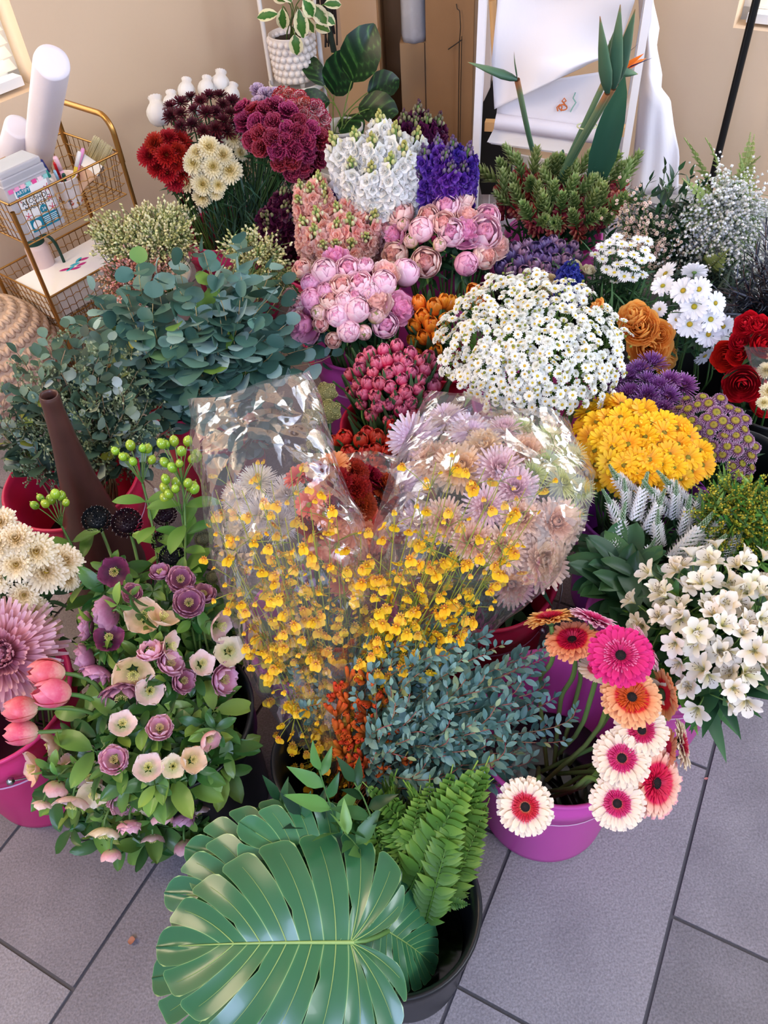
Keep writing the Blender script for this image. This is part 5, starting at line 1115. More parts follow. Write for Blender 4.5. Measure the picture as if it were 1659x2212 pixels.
# ---- roses, daisies, asters, lisianthus
bunch('the orange roses',[(1330,640),(1460,640),(1460,800),(1330,800)],'roseO',{'a':K('rose','large orange rose',ro_or)},pts=[(1288,662,22,'a'),(1368,680,36,'a'),(1382,705,42,'a'),(1425,722,32,'a'),(1403,750,48,'a'),(1440,778,32,'a')],zc=.42,face=.3,leaf=.12,sr=.003)
bunch('the red roses',[(1560,680),(1680,680),(1680,890),(1560,890)],'roseR',{'a':K('rose','velvety red rose',ro_rd)},pts=[(1612,700,30,'a'),(1598,738,24,'a'),(1652,742,32,'a'),(1568,770,34,'a'),(1595,765,26,'a'),(1604,830,42,'a'),(1648,862,42,'a'),(1640,700,24,'a')],zc=.42,face=.35,leaf=.12,sr=.003)
bunch('the big white daisies',[(1410,560),(1580,560),(1580,790),(1410,790)],'roseO',{'a':K('daisy','big white daisy',da_wh)},pts=[(1438,592,30,'a'),(1500,588,30,'a',(-.2,.1,.7)),(1432,618,26,'a'),(1476,628,30,'a'),(1500,662,32,'a'),(1535,690,30,'a'),(1490,700,32,'a'),(1530,722,30,'a'),(1562,705,26,'a'),(1522,768,26,'a',(.4,.5,-.6)),(1462,690,22,'a'),(1558,742,26,'a'),(1425,668,18,'a'),(1510,625,28,'a'),(1545,655,26,'a')],zc=.46,face=.4,leaf=.1)
bunch('the small white asters',[(1285,550),(1320,510),(1400,520),(1405,560),(1385,605),(1325,610)],'lis',{'a':K('aster','small white aster',da_ast)},n=24,rpx=14,zc=.5,face=.0,up=.8,leaf=.08,sr=.0016)
bunch('the lisianthus',[(1165,590),(1290,560),(1290,650),(1165,650)],'lis',{'b':K('lisianthus','ruffled blue lisianthus',li_bl),'c':K('lisianthus','ruffled cream lisianthus',li_cr),'g':K('carnation','pale green ruffled bloom',li_cr)},pts=[(1223,630,28,'b'),(1182,612,22,'c'),(1165,600,18,'c'),(1243,572,16,'g'),(1272,582,15,'g'),(1195,640,18,'b'),(1200,622,16,'c')],zc=.45,leaf=.12)
# ---- big mums under the sleeve
bk_={'l':K('chrysanthemum','pale lilac football mum',mu_lilac),'a':K('chrysanthemum','apricot football mum',mu_apri),'b':K('chrysanthemum','blush football mum',mu_blush),'p':K('chrysanthemum','peach football mum',mu_peach),'g':K('chrysanthemum','lime green spider mum',mu_lime)}
bunch('the clear-wrapped mums',[(830,870),(1290,870),(1290,1330),(830,1330)],'dism',bk_,pts=[(893,948,64,'l',(1,-.2,.2)),(965,905,52,'l'),(1015,935,52,'l'),(868,1055,58,'l'),(993,1012,64,'a'),(935,1000,54,'a'),(1135,980,52,'a'),(1045,965,46,'a'),(1078,1015,62,'b'),(1112,1058,60,'b'),(1050,1095,54,'b'),(1090,930,44,'b'),(1200,1130,62,'p'),(1168,1210,70,'p',(1,.3,.1)),(1125,1120,56,'p'),(1090,1185,58,'p'),(1105,1262,54,'p'),(960,1125,54,'p'),(1020,1170,56,'p'),(905,1130,50,'b'),(1122,928,40,'g'),(1185,950,46,'g'),(1180,1002,50,'g'),(1232,985,40,'g'),(1215,1045,50,'g'),(1250,1060,42,'g'),(1232,1112,40,'g'),(1150,1025,44,'g')],dom=(at(1060,1090,.36),np.array([.27,.24,.16])),face=.35,leaf=.15,sr=.0035)
bunch('the sleeved white mums',[(500,1010),(690,1010),(690,1180),(500,1180)],'onc',{'w':K('chrysanthemum','fuzzy white mum',mu_white)},pts=[(556,1040,46,'w'),(622,1070,50,'w'),(565,1112,50,'w'),(665,1040,42,'w'),(520,1150,46,'w'),(605,1130,48,'w'),(672,1100,42,'w'),(515,1075,40,'w')],zc=.36,face=.3,sr=.003)
bunch('the coral bunch',[(635,1030),(700,1000),(830,1020),(835,1120),(810,1290),(750,1270),(650,1120)],'onc',{'o':K('daisy','coral orange daisy',da_or),'q':K('daisy','coral orange daisy',da_or,.9),'s':K('daisy','coral orange daisy',da_or,1.05),'r':K('carnation','deep red carnation',ca_red)},n=30,rpx=38,zc=.42,face=.3,leaf=.08)
# ---- cockscomb
bunch('the cockscomb by the sleeve',[(650,820),(735,820),(735,1010),(650,1010)],'onc',{'a':K('cockscomb','pale green cockscomb head',cc)},pts=[(705,848,26,'a'),(712,888,28,'a'),(675,905,26,'a'),(680,955,20,'a'),(650,985,20,'a'),(650,845,16,'a')],dom=dz(690,910,.42,.08,.12,.1),sr=.004)
# ---- spikes
bunch('the white stock',[(738,350),(770,300),(850,290),(905,340),(905,400),(870,430),(800,430),(745,390)],'stockW',{'a':K('stock_spike','white stock spike',st_w)},n=14,rpx=118,zc=.60,face=.0,up=.75,jit=.08,sr=.003,off=.45,leaf=.1)
bunch('the violet stock by the easel',[(915,380),(945,340),(1000,350),(1015,395),(975,430),(920,430)],'stockW',{'a':K('stock_spike','deep violet stock spike',st_v)},n=9,rpx=112,zc=.58,face=.0,up=.7,jit=.1,sr=.003,off=.45)
bunch('the maroon stock by the carton',[(865,290),(890,270),(930,275),(940,300),(895,310)],'stockW',{'a':K('stock_spike','dark maroon stock spike',st_m)},n=5,rpx=100,zc=.66,face=.0,up=.8,jit=.08,sr=.003,off=.45)
bunch('the violet stock behind peach',[(725,420),(760,400),(805,425),(822,470),(780,460)],'stockP',{'a':K('stock_spike','deep violet stock spike',st_v)},n=7,rpx=100,zc=.48,face=.0,up=.7,jit=.1,sr=.003,off=.45)
bunch('the maroon stock behind peach',[(575,480),(590,440),(625,440),(620,500),(600,530)],'stockP',{'a':K('stock_spike','dark maroon stock spike',st_m)},n=6,rpx=100,zc=.46,face=.0,up=.6,jit=.12,sr=.003,off=.45)
bunch('the rear peach stock',[(645,420),(690,405),(710,420),(690,450),(650,455)],'stockP',{'a':K('stock_spike','peach stock spike',st_p)},n=5,rpx=90,zc=.54,face=.0,up=.7,jit=.1,sr=.003,off=.45)
bunch('the front peach stock',[(640,500),(670,460),(740,455),(795,470),(805,510),(770,545),(700,550),(650,530)],'stockP',{'a':K('stock_spike','salmon peach stock spike',st_p)},n=15,rpx=105,zc=.47,face=.1,up=.6,jit=.12,sr=.003,off=.45)
bunch('the delphinium by the asters',[(1225,560),(1245,560),(1245,620),(1225,620)],'lis',{'a':K('delphinium','royal blue delphinium spike',st_b)},n=2,rpx=80,zc=.5,face=.0,up=.9,sr=.003,off=.45)
bunch('the spikes before the easel',[(1060,400),(1100,350),(1170,360),(1280,370),(1350,380),(1350,430),(1330,470),(1250,490),(1150,480),(1095,440)],'snap',{'a':K('budded_spike','green-tipped red-budded spike',ss_)},n=46,rpx=98,zc=.45,face=.0,up=.25,jit=.26,sr=.003,off=.4,leaf=.1)
vl=[(1302,1015,1372,1072),(1312,1055,1342,1140),(1348,1085,1330,1195),(1400,1018,1372,1125),(1440,1058,1395,1150),(1388,1045,1445,1105),(1425,1020,1487,1095),(1492,1068,1475,1155),(1520,1062,1498,1130),(1298,1155,1365,1205),(1412,1105,1425,1180),(1415,1165,1385,1225),(1542,1108,1452,1212),(1592,1092,1512,1178),(1572,1152,1488,1225),(1612,1138,1560,1205),(1355,1030,1352,1110),(1520,1180,1470,1240),(1465,1040,1455,1120)]
lv=rowlabels([((a+c)/2,(b+d)/2) for a,b,c,d in vl],['white veronica spike']*len(vl),'the white veronica')
for (a,b,c,d),l in zip(vl,lv):
    zt=.46-.00018*(b-1000); p=at(c,d,zt-.03); q=at(a,b,zt+.04); N=nrm(q-p); s=np.linalg.norm(q-p)*1.05; flower('veronica_spike',random.choice(ve_),(p+q)/2,N,s,'soli',l,'flower','white veronica spikes',sr=.002,sm=m_stemd,leaf=.12,off=.5,hold=.04)
# ---- scabiosa
for x,y,r,v,l in ((210,1125,30,sc_bl2,'near-black scabiosa with white pollen dots, beside the bottle vase'),(275,1132,32,sc_blk,'dark maroon scabiosa just right of the dotted black one'),(356,1113,26,sc_blk,'dark maroon scabiosa under the tallest green berries'),(352,1172,24,sc_blk,'dark maroon scabiosa low among the berry leaves'),(372,1205,27,sc_bl2,'black scabiosa lowest beside the orchid sleeve'),(440,1166,19,sc_pod,'round brown scabiosa pod against the plastic sleeve'),(461,1248,15,sc_pod,'small brown scabiosa pod near the mauve hellebores')):
    P=at(x,y,.44); flower('scabiosa',v[0],P,nrm(UP*.7-ray(x,y)*.5),r*mpp(P),'hell',l,'flower','dark scabiosa heads',sr=.0032,sm=m_stemm,hold=.1)
# ---- hellebores
hk={'b':K('hellebore','blush hellebore',he_blush),'p':K('hellebore','peach hellebore',he_peach),'m':K('hellebore','plum dark hellebore',he_plum),'v':K('hellebore','mauve double hellebore',he_mauve),'k':K('hellebore','pink double hellebore',he_pinkd),'c':K('hellebore','creamy hellebore',he_cream),'u':K('hellebore','closed pink hellebore bud',he_bud)}
HL=unitleaf(.42,'oval',4,.05,.15,7,4,wave=.02)
HLd=[]
for _ in range(4):
    mb=MB()
    for k in range(4): mb.join(random.choice(HL),TM(np.zeros(3),orient(nrm((math.cos(k*1.6),math.sin(k*1.6),U(-.2,.6))),UP),U(.7,1.1)),t=lambda T,q=U(0,1):T*.3+q*.7)
    HLd.append(mb.mesh('leaves',[m_hleaf if 0 else mat('hell_leaf',[(0,'#24461f'),(.5,'#3c6c2c'),(1,'#8aac48')],.4,var=.25,hue=.015,trans=.22,coat=.1)]))
def hell(nm,var,P,N,s,bk,lab,cat,grp,p):
    b=basept(bk); t=thing(nm,b,lab,cat,grp); putparts(t,random.choice(var),P,N,s*1.15)
    out=nrm(N*.3+UP*.9); fr=P-N*s*.75; pts=stempts(fr,nrm(N*.4+UP*-.3 if N[2]<.2 else N),b,bk,hold=.05)-b; st=MB(); st.add(*tube(pts,.0022,6)); obj('stem',st.mesh('stem',[m_stemm]),t)
    for k in range(3): q=fr-b-N*U(.02,.05)+np.random.normal(0,.012,3); obj('leaves',random.choice(HLd),t,TM(q,frame(nrm(N+UP*.6+np.random.normal(0,.4,3)),U(0,6)),U(.030,.048)))
    return t
bunch('the upper hellebores',[(150,1200),(540,1200),(540,1570),(150,1570)],'hell',hk,pts=[(245,1236,28,'m',(.8,-.2,-.1)),(345,1232,20,'v'),(390,1250,25,'v',(1,0,.2)),(408,1300,28,'v',(1,0,.3)),(225,1325,30,'v',(-.3,-.7,-.2)),(180,1352,26,'v',(.2,-.8,0)),(308,1330,32,'p',(1,-.1,.2)),(355,1325,28,'p',(.3,.3,.8)),(378,1395,26,'b',(.2,.6,0)),(325,1402,26,'k',(.2,-.1,.3)),(372,1430,26,'k',(.3,.3,.3)),(178,1425,30,'v',(.2,-.9,-.3)),(205,1462,30,'v',(.3,-.3,-.8)),(288,1462,36,'p',(.7,0,-.4)),(262,1512,38,'v',(.6,0,-.7)),(325,1492,26,'b',(.9,.1,.0)),(485,1355,30,'b',(.3,.6,-.2)),(498,1405,28,'c',(1,.3,.1)),(490,1468,30,'k',(.5,.7,-.1)),(486,1518,30,'p',(.3,.5,-.5)),(474,1552,20,'u',(.2,.2,-1)),(235,1375,26,'m',(.6,0,.3)),(400,1470,24,'v',(.5,.4,0)),(440,1430,24,'b',(.6,.3,.2)),(440,1280,22,'v'),(285,1280,18,'v')],dom=(at(350,1400,.36),np.array([.17,.16,.17])),make=hell)
bunch('the lower hellebores',[(30,1570),(510,1570),(510,1870),(30,1870)],'hell',hk,pts=[(100,1618,32,'p',(.3,-.6,-.3)),(58,1662,30,'p',(.5,-.8,-.2)),(206,1598,32,'k',(.6,0,.6)),(188,1642,28,'b',(.5,-.3,-.2)),(195,1682,30,'b',(.7,0,-.4)),(155,1664,16,'u'),(122,1706,22,'u',(.1,-.3,-1)),(200,1722,28,'c',(.7,-.2,-.5)),(152,1748,32,'b',(.4,-.2,-.9)),(270,1735,30,'k',(.6,.1,-.5)),(325,1732,28,'c',(.8,0,-.3)),(292,1642,24,'p',(.8,0,.1)),(398,1600,24,'v',(.7,.2,.2)),(350,1768,20,'u',(.1,0,-1)),(222,1812,28,'c',(.4,-.1,-.9)),(398,1775,22,'k',(.2,.2,-1)),(438,1698,22,'p',(.4,.5,-.4)),(400,1832,20,'u',(.1,.1,-1)),(448,1838,24,'u',(.1,.2,-1)),(268,1600,22,'p',(.7,0,.4)),(135,1655,22,'b'),(245,1690,24,'b',(.8,0,0)),(360,1690,22,'k'),(280,1790,22,'k',(.2,0,-1)),(330,1820,20,'b',(.2,0,-1)),(90,1745,18,'b',(.2,-.3,-1)),(430,1760,20,'b',(.2,.3,-1)),(240,1850,18,'u',(.1,0,-1))],dom=(at(265,1700,.20),np.array([.19,.15,.16])),make=hell)
def hfol(nm,var,P,N,s,bk,lab,cat,grp,p):
    b=basept(bk); t=thing(nm,b,lab,cat,grp); pts=stempts(P,N,b,bk,hold=.05)-b; st=MB(); st.add(*tube(pts,.0024,6)); obj('stem',st.mesh('stem',[m_stemm]),t)
    for k in range(3): q=pts[min(k+1,3)]+np.random.normal(0,.01,3); obj('leaves',random.choice(HLd),t,TM(q,frame(nrm(N+np.random.normal(0,.35,3)),U(0,6)),U(.055,.08)))
    return t
bunch('the hellebore foliage above',[(190,1220),(440,1230),(520,1330),(510,1480),(400,1560),(230,1530),(160,1440)],'hell',{'a':K('hellebore_leaf_stem','green hellebore leaf stem',[0])},n=34,rpx=20,dom=(at(350,1400,.30),np.array([.135,.12,.14])),make=hfol,cat='foliage')
bunch('the hellebore foliage below',[(80,1600),(440,1580),(500,1680),(450,1820),(280,1860),(120,1780)],'hell',{'a':K('hellebore_leaf_stem','green hellebore leaf stem',[0])},n=38,rpx=20,dom=(at(265,1700,.155),np.array([.155,.115,.13])),make=hfol,cat='foliage')
# ---- alstroemeria
AL=unitleaf(.26,'lance',3,.03,.15,6,2)
def alsm(nm,var,P,N,s,bk,lab,cat,grp,p):
    b=basept(bk); t=thing(nm,b,lab,cat,grp); fr=P-N*.085; pts=stempts(fr,N,b,bk,hold=.05)-b; st=MB(); st.add(*tube(pts,.0028,6)); R=frame(N,U(0,6)); lf=MB()
    for k in range(4):
        a=k*1.57+U(-.3,.3); q=P+R@np.array([.036*math.cos(a),.036*math.sin(a),U(-.012,.01)]); n=nrm(N+(q-P)*22); st.add(*tube(bez(fr-b,fr-b+N*.03,q-b-n*.04,q-b-n*.018,4),.0013,4))
        me=random.choice(var); bl=obj('bloom',me[0][1],t,TM(q-b,frame(n,U(0,6)),.0245*U(.85,1.15))); obj('stamens',me[1][1],bl)
    for k in range(12): lf.join(random.choice(AL),TM((pts[0] if k<5 else pts[min(k//3,3)])+np.random.normal(0,.006,3),orient(nrm(R@np.array([math.cos(k*2.4),math.sin(k*2.4),U(.1,.7)]))),U(.07,.11)),t=lambda T,q=U(0,1):T*.4+q*.6)
    obj('stems',st.mesh('stems',[m_stemm]),t); obj('leaves',lf.mesh('leaves',[m_leafb if random.random()<.35 else m_leafd]),t); return t
bunch('the white alstroemeria',[(1390,1290),(1450,1240),(1560,1190),(1659,1200),(1680,1330),(1659,1460),(1570,1520),(1450,1460),(1400,1390)],'alst',{'a':K('alstroemeria','white alstroemeria stem',al_)},n=21,rpx=30,dom=(at(1540,1370,.40),np.array([.17,.17,.15])),make=alsm,face=.2)

def alf(nm,var,P,N,s,bk,lab,cat,grp,p):
    b=basept(bk); t=thing(nm,b,lab,cat,grp); pts=stempts(P,N,b,bk,hold=.05)-b; st=MB(); st.add(*tube(pts,.0026,6)); obj('stem',st.mesh('stem',[m_stemm]),t); lf=MB()
    for k in range(7): lf.join(random.choice(HL),TM(pts[min(k//3,3)],orient(nrm(N*.8+np.array([math.cos(k*2.4),math.sin(k*2.4),0]))),U(.07,.12)),t=lambda T,q=U(0,1):T*.4+q*.4)
    obj('leaves',lf.mesh('leaves',[m_leafd]),t); return t
bunch('the alstroemeria foliage',[(1290,1210),(1330,1210),(1385,1250),(1390,1330),(1345,1310),(1305,1260)],'alst',{'a':K('leafy_stem','dark green broad-leaved stem',[0])},n=9,rpx=20,dom=(at(1400,1300,.33),np.array([.11,.10,.11])),make=alf,cat='foliage')

bunch('the hellebore foliage amid',[(190,1520),(330,1500),(470,1540),(500,1640),(400,1700),(260,1700),(170,1620)],'hell',{'a':K('hellebore_leaf_stem','green hellebore leaf stem',[0])},n=26,rpx=20,dom=(at(335,1610,.30),np.array([.16,.13,.10])),make=hfol,cat='foliage')
bunch('the central hellebores',[(180,1540),(480,1540),(480,1700),(180,1700)],'hell',hk,pts=[(265,1560,24,'b',(.8,.1,.3)),(345,1570,24,'k',(.7,0,.3)),(420,1640,24,'p',(.6,.3,.1)),(320,1655,26,'b',(.8,0,.2)),(455,1600,20,'u',(.4,.4,-.4)),(245,1640,26,'k',(.7,-.1,.2)),(375,1655,22,'c',(.8,.1,0))],dom=(at(335,1610,.33),np.array([.17,.14,.12])),make=hell)
# ================================================================ foliage bunches
def green(nm,noun,where,poly,bk,n,leaves,size,nl,m_st,m_lf,zc=None,dom=None,f0=.45,ang=55,stem_r=.002,seed=None,pts=None,cat='foliage',extra=None,len_=None,face=None,droop=0,rand=.5,sj=.25,spread=.25,t=None):
    rnd=random.Random(seed or 5); C,E=dome(poly,zc,bk) if dom is None else dom
    pp=[(x,y) for x,y in sample(poly,n,rnd)] if pts is None else pts
    labs=rowlabels(pp,[noun]*len(pp),where)
    for (x,y),l in zip(pp,labs):
        P,N=hit(x,y,C,E); P[2]=max(P[2],.08); b=basept(bk); x0,y0,R_,h=BK[bk]
        c=np.array([x0,y0,0]); q=(P-c)*np.array([1,1,0]); neck=c+q*min(1,R_*.6/(np.linalg.norm(q)+1e-6))+UP*min(h*.95,P[2]-.02)
        if len_ is not None:
            d=P-neck; L=np.linalg.norm(d)
            if L>len_: neck=P-d/L*len_+np.random.normal(0,.01,3)
        th=thing(nm,b,l,cat,noun+' stems in '+where); 
        st,lf=sprig(neck-b,P-b,(N*.03+np.random.normal(0,.02,3)),leaves,nl,size,f0,ang,stem_r,face=None if face is None else N,droop=droop,rand=rand,sj=sj,t=t)
        st.add(*tube(bez(b-b,UP*.1,neck-b-UP*.06,neck-b,5),stem_r,5))
        obj('stem',st.mesh('stem',[m_st]),th); obj('leaves',lf.mesh('leaves',[m_lf]),th)
        if extra: extra(th,P-b,neck-b,N)
m_est=mat('euc_stem',[(0,'#7c6a4a'),(.6,'#9a8458'),(1,'#b8a070')],.5,var=.15,trans=0)
m_euc=mat('euc_leaf',[(0,'#34564a'),(.4,'#4c7466'),(.7,'#6c9488'),(.84,'#a4c0bc'),(.94,'#74a08c'),(.97,'#5f8a3c'),(1,'#8cb04c')],.45,var=.12,hue=.012,trans=.15,spec=.35)
green('silver_dollar_branch','round-leaved eucalyptus branch','the blue-green eucalyptus',[(180,700),(260,580),(380,555),(520,540),(610,570),(625,680),(590,780),(600,850),(520,870),(420,900),(320,840),(240,800)],'euc',48,L_round,.066,10,m_est,m_euc,dom=(at(430,720,.44),np.array([.25,.2,.25])),f0=.35,ang=65)
green('silver_dollar_branch','long stray eucalyptus branch','the blue-green eucalyptus',[(150,550),(700,550),(700,860),(150,860)],'euc',0,L_round,.058,8,m_est,m_euc,pts=[(712,770),(690,740),(205,632),(520,530),(440,545),(170,700),(400,880),(560,850),(440,900),(500,915),(560,905),(610,885),(470,955),(540,950),(430,840),(500,990),(580,960)],dom=(at(440,720,.46),np.array([.27,.2,.27])),f0=.5,ang=65)
m_seu=mat('seeded_leaf',[(0,'#2c4238'),(.5,'#486450'),(.78,'#708c7c'),(.9,'#aebab4'),(.96,'#8a9a3c'),(1,'#a8a840')],.5,var=.15,hue=.012,trans=.12)
m_seed=mat('seeds',[(0,'#55643f'),(.6,'#87946a'),(1,'#b4ba90')],.6,var=.2,trans=0)
def seeds(th,P,n0,N):
    mb=MB()
    for k in range(9):
        u=U(.35,1); c=n0+(P-n0)*u+np.random.normal(0,.016,3); 
        for j in range(9):
            q=c+np.random.normal(0,.009,3); V,F,T=blob(q,U(.0022,.0036),2,5,(1,1,1.4)); mb.add(V,F,0,U(0,1)); mb.add(*tube([c,q],.0006,3))
    obj('seed_clusters',mb.mesh('seed_clusters',[m_seed]),th)
green('seeded_eucalyptus_branch','seeded eucalyptus branch','the seeded eucalyptus',[(0,880),(40,760),(150,700),(300,760),(390,860),(380,940),(310,1000),(200,1040),(60,1010),(0,960)],'seed',50,unitleaf(.66,'oval',4,.15,.08),.050,9,mat('seed_stem',[(0,'#5c4a38'),(1,'#8a7454')],.6,var=.2,trans=0),m_seu,dom=(at(165,880,.38),np.array([.24,.18,.22])),f0=.35,extra=seeds)
m_parv=mat('parv_leaf',[(0,'#3a5c54'),(.5,'#567e76'),(.85,'#84a89e'),(.94,'#8aa88c'),(1,'#a0a868')],.45,var=.15,hue=.012,trans=.15)
m_pst=mat('parv_stem',[(0,'#6c5c40'),(.6,'#8c6a4c'),(1,'#a05048')],.5,var=.2,trans=0)
green('small_eucalyptus_sprig','small-leaved eucalyptus sprig','the small-leaved eucalyptus',[(690,1400),(760,1350),(900,1330),(1050,1360),(1180,1420),(1210,1510),(1160,1630),(1070,1700),(920,1720),(820,1640),(760,1520)],'kang',96,L_parv,.024,26,m_pst,m_parv,dom=(at(945,1520,.36),np.array([.17,.14,.14])),f0=.1,ang=50,len_=.17,sj=.35,stem_r=.0014)
green('small_eucalyptus_sprig','long red-stemmed eucalyptus sprig','the small-leaved eucalyptus',[(640,1260),(1240,1260),(1240,1760),(640,1760)],'kang',0,L_parv,.021,22,m_pst,m_parv,pts=[(690,1440),(650,1420),(720,1310),(1185,1390),(1245,1530),(1220,1600),(880,1735),(950,1740),(1000,1330),(700,1520),(1090,1700)],dom=(at(945,1510,.37),np.array([.19,.15,.17])),f0=.3,ang=50,len_=.2,stem_r=.0014)
# limonium / statice: stems topped with little flecks
def flecks(mats,n=70,r=.0030,spread=.022,up=.05,vert=True,sz=1.6):
    def f(th,P,n0,N):
        mb=MB(); st=MB(); b0=P-N*.05
        for k in range(14):
            e=P+np.random.normal(0,spread*.7,3)*np.array([1,1,.6]); st.add(*tube([b0,(b0+e)/2+np.random.normal(0,.004,3),e],.0007,3)); d=nrm(e-b0+UP*.02)
            for j in range(n//14): q=e-d*j*r*2.2+np.random.normal(0,r*.6,3); V,F,T=blob((0,0,0),r*U(.7,1.1),2,4,(1,1,sz)); mb.add(V@frame(nrm(d+np.random.normal(0,.3,3))).T+q,F,0,U(0,1))
        obj('florets',mb.mesh('florets',mats),th); obj('twigs',st.mesh('twigs',[m_stemm]),th)
    return f
m_sy=mat('stat_y',[(0,'#b4b46c'),(.5,'#dcd89c'),(1,'#f6f0c8')],.6,var=.08,trans=.1); m_spk=mat('stat_p',[(0,'#c88462'),(.5,'#ecb098'),(1,'#f6d4c4')],.6,var=.12,trans=.1)
green('statice_stem','pale yellow statice stem','the statice by the trolley',[(195,500),(220,470),(270,450),(350,440),(400,440),(415,500),(420,560),(300,560),(220,550)],'stat',44,L_need,.03,8,m_stemd,m_leafd,dom=(at(310,500,.50),np.array([.17,.13,.09])),f0=.4,extra=flecks([m_sy],98,.0042))
green('statice_stem','peach statice stem','the peach statice',[(250,560),(290,530),(350,520),(370,570),(340,650),(290,670),(230,640),(200,620)],'stat',26,L_need,.03,8,m_stemd,m_leafd,dom=(at(290,590,.42),np.array([.13,.1,.1])),f0=.4,extra=flecks([m_spk],98,.0042,spread=.02))
green('statice_stem','buttery statice stem','the statice behind eucalyptus',[(480,520),(530,495),(580,500),(620,560),(645,600),(620,650),(560,640),(500,580)],'euc',24,L_need,.03,6,m_stemd,m_leafd,dom=(at(560,560,.50),np.array([.1,.08,.1])),f0=.5,extra=flecks([m_sy],98,.0042,spread=.02))
m_sol=mat('goldenrod',[(0,'#6c7c1c'),(.5,'#a8a428'),(1,'#d8c03c')],.6,var=.1,trans=.1)
green('goldenrod_plume','yellow-green goldenrod plume','the goldenrod',[(1520,1070),(1580,1020),(1659,1040),(1690,1120),(1659,1190),(1570,1190),(1510,1130)],'soli',30,L_lance,.035,14,m_stemd,m_leafb,dom=(at(1590,1110,.42),np.array([.1,.1,.1])),f0=.4,extra=flecks([m_sol],140,.0026,.024,sz=1.1))
m_gyp=mat('gyp',[(0,'#c4c8b8'),(.5,'#ececea'),(1,'#fafafc')],.6,var=.03,hue=0,trans=.2)
green('babys_breath_stem','airy baby\'s breath stem','the white baby\'s breath',[(1500,450),(1545,385),(1610,385),(1645,470),(1610,550),(1540,545),(1500,500)],'gyp',28,L_need,.02,3,m_stemm,m_leafb,dom=(at(1572,460,.52),np.array([.11,.1,.15])),f0=.5,extra=flecks([m_gyp],300,.0056,.046,sz=.8),cat='flower')
m_wax=mat('wax',[(0,'#7c4438'),(.35,'#e0c4b0'),(1,'#f0dfd2')],.5,var=.1,trans=.1)
def waxf(th,P,n0,N):
    mb=MB()
    for k in range(22):
        q=n0+(P-n0)*U(.55,1.02)+np.random.normal(0,.018,3); V,F,T=lathe([(.0,-.3),(.45,-.3),(.6,.1),(.95,.35),(.55,.25),(.0,.0)],7); mb.add((V*.0052)@frame(nrm(N+np.random.normal(0,.6,3)-ray(1400,500)*.5)).T+q,F,0,np.interp(T,[0,.35,.7,1],[1,1,.5,0]))
    obj('blossoms',mb.mesh('blossoms',[m_wax]),th)
green('waxflower_spray','pinkish white waxflower spray','the waxflower',[(1330,450),(1360,400),(1400,430),(1460,520),(1460,590),(1400,590),(1350,540)],'wax',24,L_need,.028,22,m_stemm,m_leafd,dom=(at(1400,500,.47),np.array([.11,.1,.12])),f0=.3,extra=waxf,cat='flower')
green('ruscus_branch','glossy dark green leafy branch','the foliage by the pole',[(1370,450),(1390,380),(1450,350),(1510,380),(1530,450),(1500,540),(1420,540)],'wax',24,L_rusc,.05,10,m_stemd,mat('ruscus',[(0,'#132c1c'),(.6,'#214428'),(1,'#3c6440')],.35,var=.2,trans=.15),dom=(at(1445,460,.50),np.array([.11,.1,.13])),f0=.3)
m_fern=mat('fern_leaf',[(0,'#35591c'),(.5,'#557f2c'),(1,'#8cab44')],.5,var=.2,hue=.015,trans=.25); m_fernp=mat('fern_pale',[(0,'#6c8440'),(1,'#a8b870')],.5,var=.15,hue=.02,trans=.25)
def frondmesh(L_,W,n=26,curl=-.9,lf=.16):
    mb=MB(); ax=lambda u: np.array([math.sin(1.2*u)*.9,0,0])*0+np.array([u, 0, .18*math.sin(u*2.2)+curl*.22*u*u])
    mb.add(*tube([ax(u) for u in np.linspace(0,1,9)],[.010*(1-.6*u) for u in np.linspace(0,1,9)],4))
    for i in range(n):
        u=.12+.88*i/n; w_=W*(math.sin(PI*min(1,(u*.85+.18)))**.7)
        for s in (-1,1):
            V,F,T=petal(w_,lf*.42,'lance',U(-.1,.25),U(-.7,.1),0,4,2,fold=.2,wave=.02); a=s*G(72-18*u); mb.add(rotz(V,a)+ax(u),F,0,T*.6+U(0,.4))
    return mb
FR=[frondmesh(1,U(.14,.18)).mesh('frond',[m_fern]) for _ in range(5)]; FRp=[frondmesh(1,.085,22,.3,.10).mesh('frond',[m_fernp]) for _ in range(3)]
def frond(P,base,nm,me,lab,grp,z=None,up=None,bk=None):
    P=np.array(P); b=base; d=P-b; L=np.linalg.norm(d); t=thing(nm,b,lab,'fern',grp); obj('blade',random.choice(me),t,TM(np.zeros(3)+d*.0,orient(nrm(d),up if up is not None else (-ray(*proj(P))*.5+UP*.5+np.random.normal(0,.45,3))),L*1.03)); return t
rnd=random.Random(11)
fp=sample([(755,1735),(830,1670),(900,1680),(980,1670),(1060,1650),(1050,1760),(1030,1850),(1010,1965),(900,1975),(810,1930),(780,1830)],72,rnd)
fl_=rowlabels(fp,['bright green sword fern frond']*len(fp),'the black fern bucket')
fo=np.array([BK['fern'][0]+.02,BK['fern'][1]+.05,.22])
for (x,y),l in zip(fp,fl_):
    zz=.46-.20*(y-1650)/300*1.0; P=at(x,y,zz); b=fo+np.random.normal(0,.035,3)*np.array([1,1,.5])+np.array([.01,.02,0]); frond(P,b,'fern_frond',FR,l,'sword fern fronds')
pf_=[(1540,335),(1612,292),(1650,300),(1600,370),(1655,420),(1425,362),(1400,395),(1470,345),(1640,470),(1560,330)]
for (x,y),l in zip(pf_,rowlabels(pf_,['pale yellow-green fern frond']*len(pf_),'the pale fern')):
    P=at(x,y,.62); b=np.array([1.08,2.10,.3])+np.random.normal(0,.03,3); frond(P,b,'fern_frond',FRp,l,'pale fern fronds')
